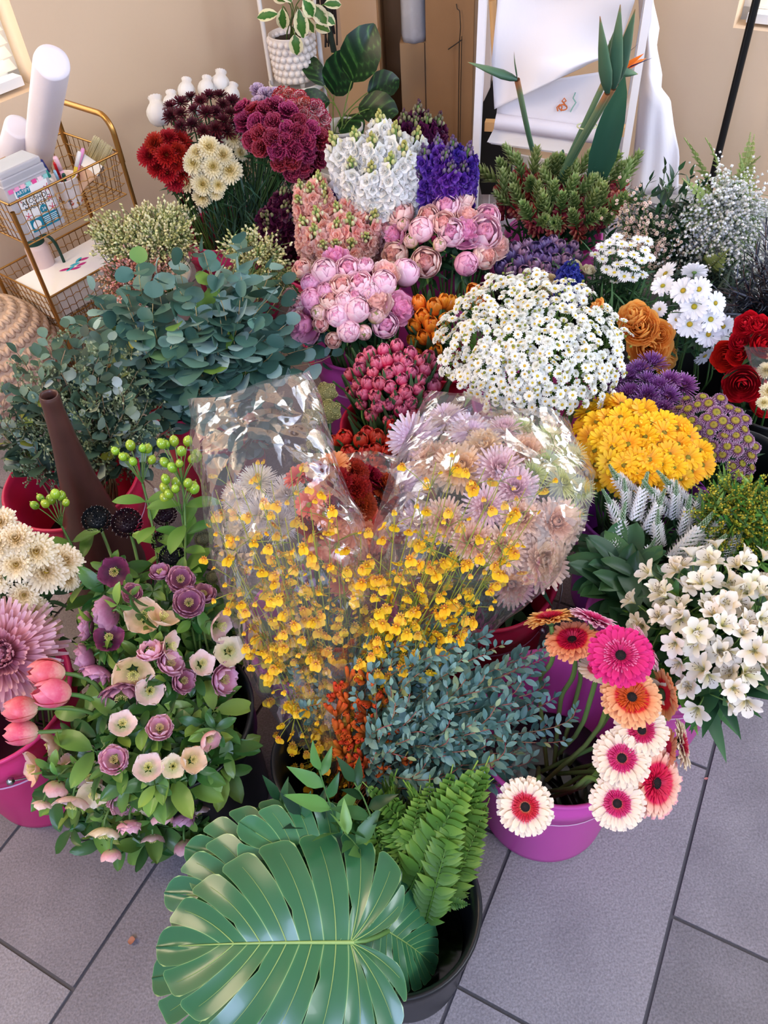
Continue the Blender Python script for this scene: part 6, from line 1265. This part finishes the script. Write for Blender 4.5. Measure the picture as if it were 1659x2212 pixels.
m_ago=mat('agonis',[(0,'#14161c'),(.6,'#262a34'),(1,'#5a6072')],.4,var=.2,trans=.05)
green('dark_willow_branch','near-black fine-leaved branch','the dark feathery foliage',[(1570,640),(1600,570),(1659,480),(1700,560),(1680,680),(1610,690),(1530,650)],'agon',34,unitleaf(.10,'needle',3,.02,0,4,2),.055,26,mat('ago_st',[(0,'#2c1c20'),(1,'#5c3c38')],.5,trans=0),m_ago,dom=(at(1640,600,.46),np.array([.13,.12,.14])),f0=.2,ang=42)
green('dark_willow_branch','near-black branch over daisies','the sprays over white daisies',[(1480,600),(1600,600),(1600,700),(1480,700)],'agon',0,unitleaf(.10,'needle',3,.02,0,4,2),.06,20,mat('ago_st','#2c1c20'),m_ago,pts=[(1500,608),(1470,660),(1520,690)],dom=(at(1560,640,.50),np.array([.12,.1,.12])),f0=.3,ang=30)
m_grass=mat('grey_grass',[(0,'#27382c'),(1,'#4a6250')],.5,var=.2,trans=.1)
grassbunch('x',[(1400,560),(1480,540),(1600,560),(1620,640),(1500,640),(1420,620)],'gyp',140,.42,'mass of thin dark green stems below the white baby\'s breath',m_grass)
grassbunch('x',[(1290,560),(1400,560),(1410,700),(1300,700)],'lis',70,.45,'upright green aster stems behind the orange roses',mat('aster_st','#4c7040'),.0035)
# ruscus branches front
rl=[((604,1730),(700,1890),.30),((690,1665),(700,1830),.40),((745,1800),(720,1850),.34),((650,1760),(720,1880),.32),((765,1690),(780,1850),.40),((620,1850),(720,1900),.26)]
for k,((tx,ty),(bx,by),z) in enumerate(rl):
    P=at(tx,ty,z+.06); b=np.array([BK['fern'][0]-.03+U(-.03,.03),BK['fern'][1]+.04,.15]); lab=rowlabels([a for a,_,_ in rl],['glossy ruscus branch']*6,'the ruscus beside the monstera')[k]
    th=thing('ruscus_branch',b,lab,'foliage','ruscus branches beside the monstera'); st,lf=sprig(np.zeros(3),P-b,np.random.normal(0,.02,3),L_rusc,11,.075,.25,50,.0025); mm=mat('ruscus_bright',[(0,'#2c5c30'),(1,'#6f9f50')],.35,var=.2,trans=.2) if k in (1,2) else mat('ruscus_mid',[(0,'#173620'),(.6,'#24502e'),(1,'#3c7040')],.35,var=.2,trans=.15)
    obj('stem',st.mesh('stem',[m_stemd]),th); obj('leaves',lf.mesh('leaves',[mm]),th)
# extra little ferny and leafy filler in the far right and green under tulips
# ---- hypericum
m_berry=mat('berry',[(0,'#5c7c1c'),(.5,'#86a828'),(1,'#a8c440')],.25,var=.12,trans=0,coat=.5)
hy=[((290,985),.58,9,'green hypericum berry sprig standing before the bottle vase'),((388,985),.60,11,'tall green berry sprig tucked beside the orchid sleeve'),((385,1055),.54,10,'lower green berry sprig touching the orchid sleeve'),((105,1080),.50,7,'green berry sprig poking out in front of the red bucket')]
for (x,y),z,n,lab in hy:
    P=at(x,y,z); b=basept('hell'); th=thing('hypericum_sprig',b,lab,'berries','green hypericum sprigs'); st=MB(); bs=MB(); lf=MB(); fr=P-UP*.05+ (b-P)*np.array([.06,.06,0]); pts=stempts(fr,nrm(UP+(P-b)*np.array([1,1,0])*.8),b,'hell',hold=.12)-b; st.add(*tube(pts,.0024,6))
    for k in range(n):
        a=k*2.4; q=P-b+np.array([.030*math.cos(a),.022*math.sin(a),U(-.02,.03)]); st.add(*tube([fr-b,(fr-b+q)/2+UP*.004,q],.0011,4)); mb=MB(); V,F,T=blob((0,0,0),.0085*U(.85,1.15),7,10,(1,1,1.2)); mb.add(V,F,0,T); mb.add(*blob((0,0,.0105),.0016,3,4)); 
        for j in range(4): V,F,T=petal(.010,.006,'oval',.3,.4,.2,3,2); mb.add(rotz(V+np.array([0,0,-.009]),j*1.57),F,1,.5)
        obj('berry',mb.mesh('berry',[m_berry,m_leafb]),th,TM(q,frame(nrm(q-(fr-b)))))
    for k in range(8): lf.join(random.choice(HL),TM(pts[1+k//2]+np.random.normal(0,.003,3),orient(nrm(np.array([math.cos(k*PI+k//2*1.3),math.sin(k*PI+k//2*1.3),.35]))),U(.055,.075)),t=lambda T,q=U(0,1):T*.3+q*.6)
    obj('stem',st.mesh('stem',[m_stemm]),th); obj('leaves',lf.mesh('leaves',[m_leafb]),th)
# ---- kangaroo paw
m_kp=mat('kpaw',[(0,'#a8701c'),(.5,'#c8641c'),(1,'#d8541c')],.7,var=.12,hue=.015,trans=.1,bump=.4,bscale=300)
rnd=random.Random(4); kp=sample([(715,1470),(790,1450),(850,1500),(840,1600),(880,1660),(760,1690),(725,1600)],22,rnd)
for (x,y),l in zip(kp,rowlabels(kp,['burnt orange kangaroo paw']*len(kp),'the wrapped bunch')):
    P=at(x,y,.43-.0004*(y-1450)); b=basept('kang'); th=thing('kangaroo_paw',b,l,'flower','orange kangaroo paws'); st=MB(); st.add(*tube(bez(np.zeros(3),UP*.15,P-b-UP*.05,P-b,6),.002,5)); fl=MB(); d0=nrm(-ray(x,y)+np.random.normal(0,.3,3))
    for k in range(7):
        d=nrm(d0+np.array([U(-.8,.8),U(-.8,.8),U(-.3,.6)])); e=P-b+d*.035+UP*.01; fl.add(*tube(bez(P-b,P-b+d*.015,e-UP*.004,e,5),[.0018,.003,.0038,.004,.0034,.0012],6))
    obj('stem',st.mesh('stem',[solid('kp_stem','#8c4a28',.7)]),th); obj('florets',fl.mesh('florets',[m_kp]),th)
# ---- oncidium sprays
m_onc=mat('onc_lip',[(0,'#b8480c'),(.22,'#f2b818'),(1,'#fcd428')],.5,var=.06,hue=.008,trans=.25); m_oncs=mat('onc_sep',[(0,'#8c3c10'),(.5,'#c88a1c'),(1,'#dca42c')],.5,var=.1,trans=.1); m_ost=mat('onc_stem',[(0,'#5c7c2c'),(1,'#9a9c34')],.5,var=.15,trans=0)
def onch():
    mb=MB()
    for a in (-.5,.5): V,F,T=petal(1.0,.85,'round',G(-10),-.3,.1,4,4,wave=.03); mb.add(rotz(V,a-PI/2),F,0,T)
    for k in range(5): V,F,T=petal(.5,.22,'oval',G(30),-.4,0,3,2,wave=.05); mb.add(rotz(V+np.array([.05,0,.05]),PI/2+(k-2)*.75),F,1,T)
    mb.add(*blob((0,-.05,.12),.14,3,5)); return mb.mesh('orchid_bloom',[m_onc,m_oncs])
ON=[onch() for _ in range(3)]
def oncid(poly,n,where,dom_,bk,seed):
    rnd=random.Random(seed); C,E=dom_; pp=sample(poly,n,rnd)
    for (x,y),l in zip(pp,rowlabels(pp,['yellow dancing orchid spray']*n,where)):
        P,N=hit(x,y,C,E); b=basept(bk); th=thing('orchid_spray',b,l,'flower','yellow orchids in '+where); tip=P+nrm(P-np.array([b[0],b[1],.25]))*.05+UP*.03; st=MB(); main=bez(np.zeros(3),UP*.22,P-b-nrm(P-b)*.10,tip-b,12); st.add(*tube(main,np.linspace(.0016,.0007,13),5))
        for k in range(24):
            u=rnd.uniform(.30,1); i=int(u*11.9); p0=main[i]; d=nrm(np.random.normal(0,1,3)+N*.8+UP*.4); q=p0+d*rnd.uniform(.015,.060); st.add(*tube([p0,(p0+q)/2+UP*.004,q],.0007,3)); big=rnd.random()<.55
            n_=nrm(-ray(x,y)+np.random.normal(0,.5,3)); obj('orchid_bloom',rnd.choice(ON),th,TM(q,frame(n_,U(-.4,.4),RC[:,0]),(.0142 if big else .0065)*U(.8,1.15)))
        obj('stem',st.mesh('stem',[m_ost]),th)
oncid([(485,1180),(500,1080),(560,1080),(640,1100),(740,1150),(785,1220),(775,1320),(660,1360),(560,1330),(500,1270)],30,'the nearer plastic sleeve',(at(640,1230,.50),np.array([.16,.10,.12])),'kang',1)
oncid([(810,1280),(850,1150),(900,1060),(1000,1050),(1120,1060),(1160,1110),(1120,1180),(1040,1280),(960,1350),(850,1350)],26,'the farther plastic sleeve',(at(980,1210,.54),np.array([.17,.10,.13])),'kang',2)
# ---- bird of paradise
m_bop=mat('bop_green',[(0,'#2c5044'),(.5,'#4c7058'),(.9,'#6f8a64'),(1,'#b08050')],.45,var=.1,trans=.05,noise=.3,nscale=12); m_bor=mat('bop_orange',[(0,'#d84a14'),(1,'#ee6a20')],.45,trans=.2,var=.05); m_bbl=solid('bop_blue','#20264c',.4); m_red=mat('bop_red',[(0,'#4c7058'),(1,'#b02a2c')],.5,trans=0,var=0)
def bop(stem_px,beak_px,z0,z1,lab,orange=None,rad=.006,bw=.018):
    b=basept('snap'); P=at(*stem_px,z0); Q=at(*beak_px,z1); t=thing('bird_of_paradise',b,lab,'flower','birds of paradise'); mid=at((stem_px[0]+1145)/2 if 0 else stem_px[0],stem_px[1],z0)
    st=MB(); base_=b-b; Mq=(at(1205+(stem_px[0]-1325)*.3,400,.50) if stem_px[0]>1200 else at(1152,330,.56))-b; pts=np.vstack([bez(base_,UP*.2,Mq-(P-b-Mq)*.3,Mq,5),bez(Mq,Mq+(P-b-Mq)*.35+RC[:,0]*-.004,P-b-(P-b-Mq)*.3,P-b,7)[1:]]); st.add(*tube(pts,np.linspace(rad*1.2,rad*1.3,13),8)); obj('stem',st.mesh('stem',[m_bop]),t)
    bk2=MB(); L=np.linalg.norm(Q-P); d=nrm(Q-P); V,F,T=lathe([(rad*1.1,0),(bw*.8,L*.12),(bw,L*.3),(bw*.7,L*.6),(bw*.3,L*.85),(.0008,L)],12); V[:,0]*=.6; bk2.add(V,F,0,T); obj('beak',bk2.mesh('beak',[m_bop]),t,TM(P-b,frame(d,0,UP)))
    sp=MB(); V,F,T=petal(.07,.016,'lance',0,.3,.5,5,2); sp.add(V@orient(nrm(UP+RC[:,0]*-.35)).T+(P-b),F,0,T); obj('bract_tip',sp.mesh('bract_tip',[m_bop]),t)
    if orange:
        o=MB()
        for k,(x,y,z) in enumerate(orange): e=at(x,y,z); V,F,T=petal(np.linalg.norm(e-P),.024,'lance',0,.1,.4,6,2); o.add(V@orient(nrm(e-P),UP+RC[:,0]*.2).T+(P-b),F,0,T)
        obj('orange_sepals',o.mesh('orange_sepals',[m_bor]),t)
        o=MB(); x,y,z=orange[0]; e=at(x+20,y+6,z)
        V,F,T=petal(np.linalg.norm(e-P),.010,'lance',0,.0,.4,5,2); o.add(V@orient(nrm(e-P),UP).T+(P-b),F,0,T); obj('blue_tongue',o.mesh('blue_tongue',[m_bbl]),t)
bop((1117,172),(1010,134),.80,.84,'bird of paradise with its closed green beak pointing at the carton, standing apart')
bop((1312,200),(1296,35),.84,1.02,'bird of paradise with upright red-edged beak, in the tied bundle')
bop((1325,190),(1340,10),.84,1.04,'bird of paradise with the tallest slim green beak in the bundle')
bop((1330,180),(1372,20),.83,1.03,'bird of paradise with green beak leaning at the white paper sheet')
bop((1340,155),(1378,160),.80,.80,'bird of paradise with open flame-orange petals and blue tongue',[(1392,118,.83),(1395,130,.80),(1385,132,.79)])
bop((1318,150),(1330,60),.86,.98,'bird of paradise showing a small orange petal in the bundle',[(1360,88,.92),(1350,100,.9)])
for (x,y,z,L,w_,lab) in ((1345,180,.80,.34,.075,'broad paddle leaf behind the tied bird of paradise stems'),(1215,330,.56,.26,.06,'broad green leaf at the foot of the tied bundle')):
    P=at(x,y,z); b=basept('snap'); t=thing('paddle_leaf',b,lab,'leaf'); d=nrm(P-b); mb=MB(); V,F,T=petal(L,w_,'oval',0,-.15,.35,10,4,fold=.15); mb.add(V@orient(d,-ray(x,y)).T+(P-b-d*L*.98),F,0,T); obj('blade',mb.mesh('blade',[mat('paddle',[(0,'#1f4436'),(1,'#3c6a50')],.35,var=.1,trans=.15)]),t); mb=MB(); mb.add(*tube([np.zeros(3),P-b-d*L*.9],.005,6)); obj('stalk',mb.mesh('stalk',[m_bop]),t)
bd_=at(1268,272,.695); t=thing('twine_tie',bd_,'thin pale twine tying the bird of paradise stems together','twine'); mb=MB(); a=np.arange(25)*2*PI/24; mb.add(*tube([bd_-bd_+rt*.026*math.cos(q)+bk*.022*math.sin(q) for q in a],.0018,5)); obj('twine',mb.mesh('twine',[solid('twine','#c8cc9c',.8)]),t)
# ---- monstera
m_mon=mat('monstera',[(0,'#a8c47c'),(.13,'#9abc78'),(.2,'#3f7a4c'),(.4,'#387048'),(.7,'#356c46'),(1,'#316642')],.28,var=.12,hue=.01,trans=.12,spec=.55,coat=.15)
def monstera():
    mb=MB(); NL=9; ang0=lambda q: np.interp(q,[0,.28,.5,.75,1],[172,98,72,45,6]); x0=lambda q: max(0,(q-.28)/.72)*.93
    ln=lambda q: np.interp(q,[0,.1,.28,.5,.7,.88,1],[.30,.46,.60,.58,.48,.33,.20])
    def pt(q,r,k=0,dq=0):
        a=G(float(ang0(q))); L=float(ln(q)); x,y=x0(q),0.0; n=8; be=G(-34)
        rr=r*L
        for i in range(n): aa=a+be*(i/n)*r; x+=math.cos(aa)*rr/n; y+=math.sin(aa)*rr/n
        y=max(y,0); z=.10*math.sin(min(1,max(0,x))*2.4)-.14*x*x+.34*y-.80*y*y
        return np.array([x,y,z])
    holes=[(1,.2,.34),(3,.16,.30),(5,.18,.3)]
    ed=np.array([0,.09,.19,.29,.39,.49,.60,.71,.83,1.0])
    for s_ in (-1,1):
        for k in range(NL):
            q0,q1=ed[k],ed[k+1]; nu,nv=14,10; r0=.50+.1*((k*37)%3)/2 if k<7 else .7; V=[]; T=[]
            for i in range(nu+1):
                r=i/nu
                for j in range(nv+1):
                    v=j/nv*2-1; g=0
                    if r>r0: g=.11*((r-r0)/(1-r0))**.6
                    hq=.20*math.exp(-((r-.30)/.07)**2) if (k+ (s_>0))%2==0 and k<7 else 0
                    w_=(1-g) if not (k==NL-1 and v>0) else 1
                    if k==0 and v<0: w_=1
                    vv=v*w_; 
                    if hq and v>0: vv*=1-hq
                    rr=r*(1-.07*abs(v)**5*(r>.6)*(r-.6)/.4)
                    q=(q0+q1)/2+(q1-q0)/2*vv; p=pt(q,rr); p[2]+=.016*(abs(v)**1.5-.4)*min(1,r*3)
                    p[1]*=s_; V.append(p); d=abs(v); T.append(.30+.5*r if d<.999 and r<.985 else .13)
            mb.add(V,gf(nu,nv),0,T)
    rb=MB(); rb.add(*tube([(x,0,.10*math.sin(x*2.4)-.14*x*x+.006) for x in np.linspace(-.02,.97,14)],np.linspace(.011,.0025,14),6))
    for s_ in (-1,1):
        for k in range(NL-1):
            q=(ed[k]+ed[k+1])/2; pts=[]
            for r in np.linspace(.0,.86,10): p=pt(q,r); p[2]+=.016*(-.4)*min(1,r*3)+.0025; p[1]*=s_; pts.append(p)
            rb.add(*tube(pts,np.linspace(.0036,.001,10),4))
    return mb.mesh('blade',[m_mon]),rb.mesh('veins',[mat('mon_vein',[(0,'#8cae64'),(1,'#7ba058')],.4,var=.05,trans=0)])
MO=monstera()
def mon(px,py,z,tipdir,nrmdir,S,lab):
    P=at(px,py,z); b=np.array([BK['fern'][0]+U(-.03,.03),BK['fern'][1]+U(-.03,.03),.05]); t=thing('monstera_leaf',b,lab,'leaf','monstera leaves in the black bucket'); o=orient(nrm(tipdir),nrmdir)
    bl=obj('blade',MO[0],t,TM(P-b,o,S)); obj('veins',MO[1],bl); st=MB(); st.add(*tube(bez(np.zeros(3),UP*.2,P-b-nrm(tipdir)*.06,P-b,8),.004,6)); obj('stalk',st.mesh('stalk',[m_stemm]),t)
c_=-ray(600,2030); r_x=RC[:,0]
mon(757,2036,.345,-r_x*1.0-UP*.06+np.array([0,.0,0]),c_*.9+UP*.35,.262,'largest monstera leaf, lying uppermost with its pale midrib across it')
mon(750,1975,.305,-r_x*.95+RC[:,1]*.12,c_*.9+UP*.25,.255,'monstera leaf just beneath and behind the largest one')
mon(720,2060,.27,-r_x*1+np.array([0,-.05,-.25]),c_*.7+UP*.4,.28,'lowest monstera leaf peeking out under the largest one, near the floor')
mon(742,1940,.285,-r_x*.95+RC[:,1]*.32,c_*.9+UP*.1+r_x*.2,.235,'monstera leaf with curled lobes at the back of the stack')
mon(800,1990,.32,r_x*.25+np.array([0,-.1,-.25]),c_*.6+UP*.5+r_x*.3,.14,'small folded monstera leaf hanging over the bucket\'s front rim')
mon(770,1900,.26,-r_x*.5+np.array([0,.3,.12]),c_*.5+UP*.5,.15,'monstera leaf rising between the ruscus and the ferns')
mon(790,1960,.29,-r_x*.8+RC[:,1]*.55,c_*.9+UP*.1,.21,'monstera leaf tucked under the fern side of the stack')
# ---- plastic sleeves
m_pl=bpy.data.materials.new('clear_sleeve'); m_pl.use_nodes=True
def _pl():
    nt=m_pl.node_tree; L=nt.links.new; N=nt.nodes.new
    t=N('ShaderNodeBsdfTransparent'); t.inputs[0].default_value=(.97,.97,.98,1); g=N('ShaderNodeBsdfGlossy'); g.inputs['Roughness'].default_value=.06; d=N('ShaderNodeBsdfTranslucent'); d.inputs[0].default_value=(.9,.88,.92,1); d2=N('ShaderNodeBsdfDiffuse'); d2.inputs[0].default_value=(.9,.88,.92,1)
    tc=N('ShaderNodeTexCoord'); v=N('ShaderNodeTexVoronoi'); v.feature='DISTANCE_TO_EDGE'; v.inputs['Scale'].default_value=9; nz=N('ShaderNodeTexNoise'); nz.inputs['Scale'].default_value=6; nz.inputs['Detail'].default_value=3
    mp=N('ShaderNodeMapping'); mp.inputs['Scale'].default_value=(1.6,1.6,.45); L(tc.outputs['Object'],mp.inputs[0])
    L(mp.outputs[0],nz.inputs[0]); mixv=N('ShaderNodeVectorMath'); mixv.operation='MULTIPLY_ADD'; mixv.inputs[1].default_value=(.12,.12,.12); L(nz.outputs[1],mixv.inputs[0]); L(mp.outputs[0],mixv.inputs[2]); L(mixv.outputs[0],v.inputs[0])
    ad=N('ShaderNodeMath'); ad.operation='MULTIPLY_ADD'; ad.inputs[1].default_value=1.2; L(v.outputs['Distance'],ad.inputs[0]); L(nz.outputs[0],ad.inputs[2])
    b=N('ShaderNodeBump'); b.inputs['Strength'].default_value=1.0; b.inputs['Distance'].default_value=.02; L(ad.outputs[0],b.inputs['Height']); L(b.outputs[0],g.inputs['Normal'])
    lw=N('ShaderNodeFresnel'); lw.inputs['IOR'].default_value=1.45; L(b.outputs[0],lw.inputs['Normal'])
    mm=N('ShaderNodeMath'); mm.operation='MULTIPLY_ADD'; mm.inputs[1].default_value=.42; mm.inputs[2].default_value=.0; L(lw.outputs[0],mm.inputs[0])
    m0=N('ShaderNodeMixShader'); m0.inputs[0].default_value=.5; L(d.outputs[0],m0.inputs[1]); L(d2.outputs[0],m0.inputs[2])
    m1=N('ShaderNodeMixShader'); m1.inputs[0].default_value=.06; L(t.outputs[0],m1.inputs[1]); L(m0.outputs[0],m1.inputs[2])
    m2=N('ShaderNodeMixShader'); L(mm.outputs[0],m2.inputs[0]); L(m1.outputs[0],m2.inputs[1]); L(g.outputs[0],m2.inputs[2]); L(m2.outputs[0],nt.nodes['Material Output'].inputs[0])
_pl()
from mathutils import noise as mn
def sleeve(rows,lab,amp=.010,depth=.10,n=46,m=60,ph=0.0,taper=None):
    """rows: bottom->top list of (xl,yl,xr,yr,z): pixel outline pairs at a height; elliptical section"""
    ks=np.linspace(0,1,len(rows)); R_=np.array(rows,float); V=[]
    base=at((R_[0,0]+R_[0,2])/2,(R_[0,1]+R_[0,3])/2,R_[0,4])
    for i in range(n+1):
        s=i/n; q=[np.interp(s,ks,R_[:,k]) for k in range(5)]; a=at(q[0],q[1],q[4]); b=at(q[2],q[3],q[4]); c=(a+b)/2; h=(a-b)/2; v=nrm(ray((q[0]+q[2])/2,(q[1]+q[3])/2)); v=nrm(v-np.dot(v,nrm(h))*nrm(h)); dp=min(depth,np.linalg.norm(h)*.75)*(.35+.65*min(1,s*2.2))
        for j in range(m):
            t=2*PI*j/m; p=c+h*math.cos(t)+v*math.sin(t)*dp
            o=np.array(mn.noise_vector(Vector(p*9+ph)))*amp*1.3+np.array(mn.noise_vector(Vector(p*26+ph)))*amp*.55; V.append(p+o*min(1,.2+s*1.5)-base)
        
    mb=MB(); mb.add(V,gf(n,m,True)); t=thing('plastic_sleeve',base,lab,'plastic sleeve'); ob=obj('film',mb.mesh('film',[m_pl],True),t); return t
sleeve([(632,1612,700,1625,.26),(545,1480,760,1540,.34),(478,1270,812,1330,.50),(445,1130,800,1200,.56),(418,980,760,1080,.62),(400,865,668,800,.70)],'clear plastic sleeve around the nearer yellow orchids, its top standing open')
sleeve([(900,1420,960,1430,.30),(840,1370,1060,1370,.38),(800,1250,1190,1260,.50),(806,1120,1255,1130,.56),(840,1000,1285,1010,.60),(935,840,1230,900,.64)],'clear crinkled plastic sleeve over the big pastel mums and farther orchids',ph=5.0,depth=.12)
sleeve([(770,1300,830,1310,.40),(740,1150,850,1160,.46),(730,985,862,984,.50)],'narrow clear plastic flap over the coral daisies between two sleeves',ph=9.0,depth=.03,n=26,m=40)
sleeve([(702,1665,850,1690,.24),(690,1560,860,1560,.33),(700,1440,850,1420,.42)],'clear plastic wrap around the orange kangaroo paw',ph=13.,depth=.05,n=26,m=40)
sleeve([(1660,905,1700,905,.40),(1640,820,1720,820,.46),(1612,750,1740,740,.54)],'clear plastic sleeve of cream flowers cut by the photo edge, beside red roses',ph=17.,depth=.05,n=24,m=36)
for k,(x,y,r) in enumerate(((1655,800,20),(1662,845,22),(1650,870,16))):
    P=at(x,y,.47); flower('chrysanthemum',random.choice(mu_cream),P,nrm(UP-ray(x,y)),r*mpp(P),'roseR',['upper','middle','lower'][k]+' cream mum inside the sleeve beside the red roses','flower','cream mums in the edge sleeve',sr=.002)
# ---- floor debris
m_pet=mat('fallen_petal',[(0,'#6c4860'),(1,'#a890a4')],.6,var=.1)
for x,y,L,w_,c,lab in ((567,1752,.022,.014,'#5c3c58','dark purple fallen petal on the floor behind the monstera'),(498,1798,.022,.008,'#4c2c44','slim purple fallen petal on the floor near the hellebores'),(500,1750,.016,.010,'#8a8a98','pale grey fallen petal on the floor above two purple ones'),(500,1845,.014,.010,'#a898a4','pale lilac petal on the floor against the monstera leaf'),(276,2034,.018,.014,'#b07c5c','curled brown leaf fragment on the open tile'),(1530,1680,.014,.005,'#c07a70','tiny coral petal beside the long tile joint')):
    P=at(x,y,.001); mb=MB(); V,F,T=petal(L,w_,'oval',.15,.5,.4,5,3,wave=.06); mb.add(V,F,0,T); o=obj('fallen_petal',mb.mesh('petal',[mat('pet'+c,c,.6)])); o.location=P; o.rotation_euler=(0,0,U(0,6)); tag(o,lab,'petal')
P=at(918,2150,.002); mb=MB(); V,F,T=petal(.058,.020,'lance',.08,-.1,.3,7,4,fold=.2); mb.add(V,F,0,T); o=obj('fallen_leaf',mb.mesh('leaf',[mat('fl_leaf',[(0,'#4c7c40'),(1,'#6f9c58')],.4)])); o.location=P; o.rotation_euler=(0,0,math.atan2(*(at(910,2110,0)-at(928,2180,0))[[1,0]])); tag(o,'single green leaf lying on the floor tile in front of the buckets','leaf')
rnd=random.Random(9)
mb=MB()
for _ in range(46):
    x,y=rnd.uniform(480,640),rnd.uniform(1720,1850); P=at(x,y,.0012)
    mb.add(*tube([P,P+np.array([U(-.006,.006),U(-.006,.006),.001]),P+np.array([U(-.01,.01),U(-.01,.01),0])],.0005,3))
o=obj('floor_debris',mb.mesh('debris',[solid('deb','#9a9aa0',.6)])); o['kind']='stuff'; o['label']='tiny pale stem scraps scattered on the tiles'; o['category']='debris'
P=at(1018,2067,.002)
for x,y,z in ((1025,2048,1),(990,2132,1),(1285,2032,1)):
    pass
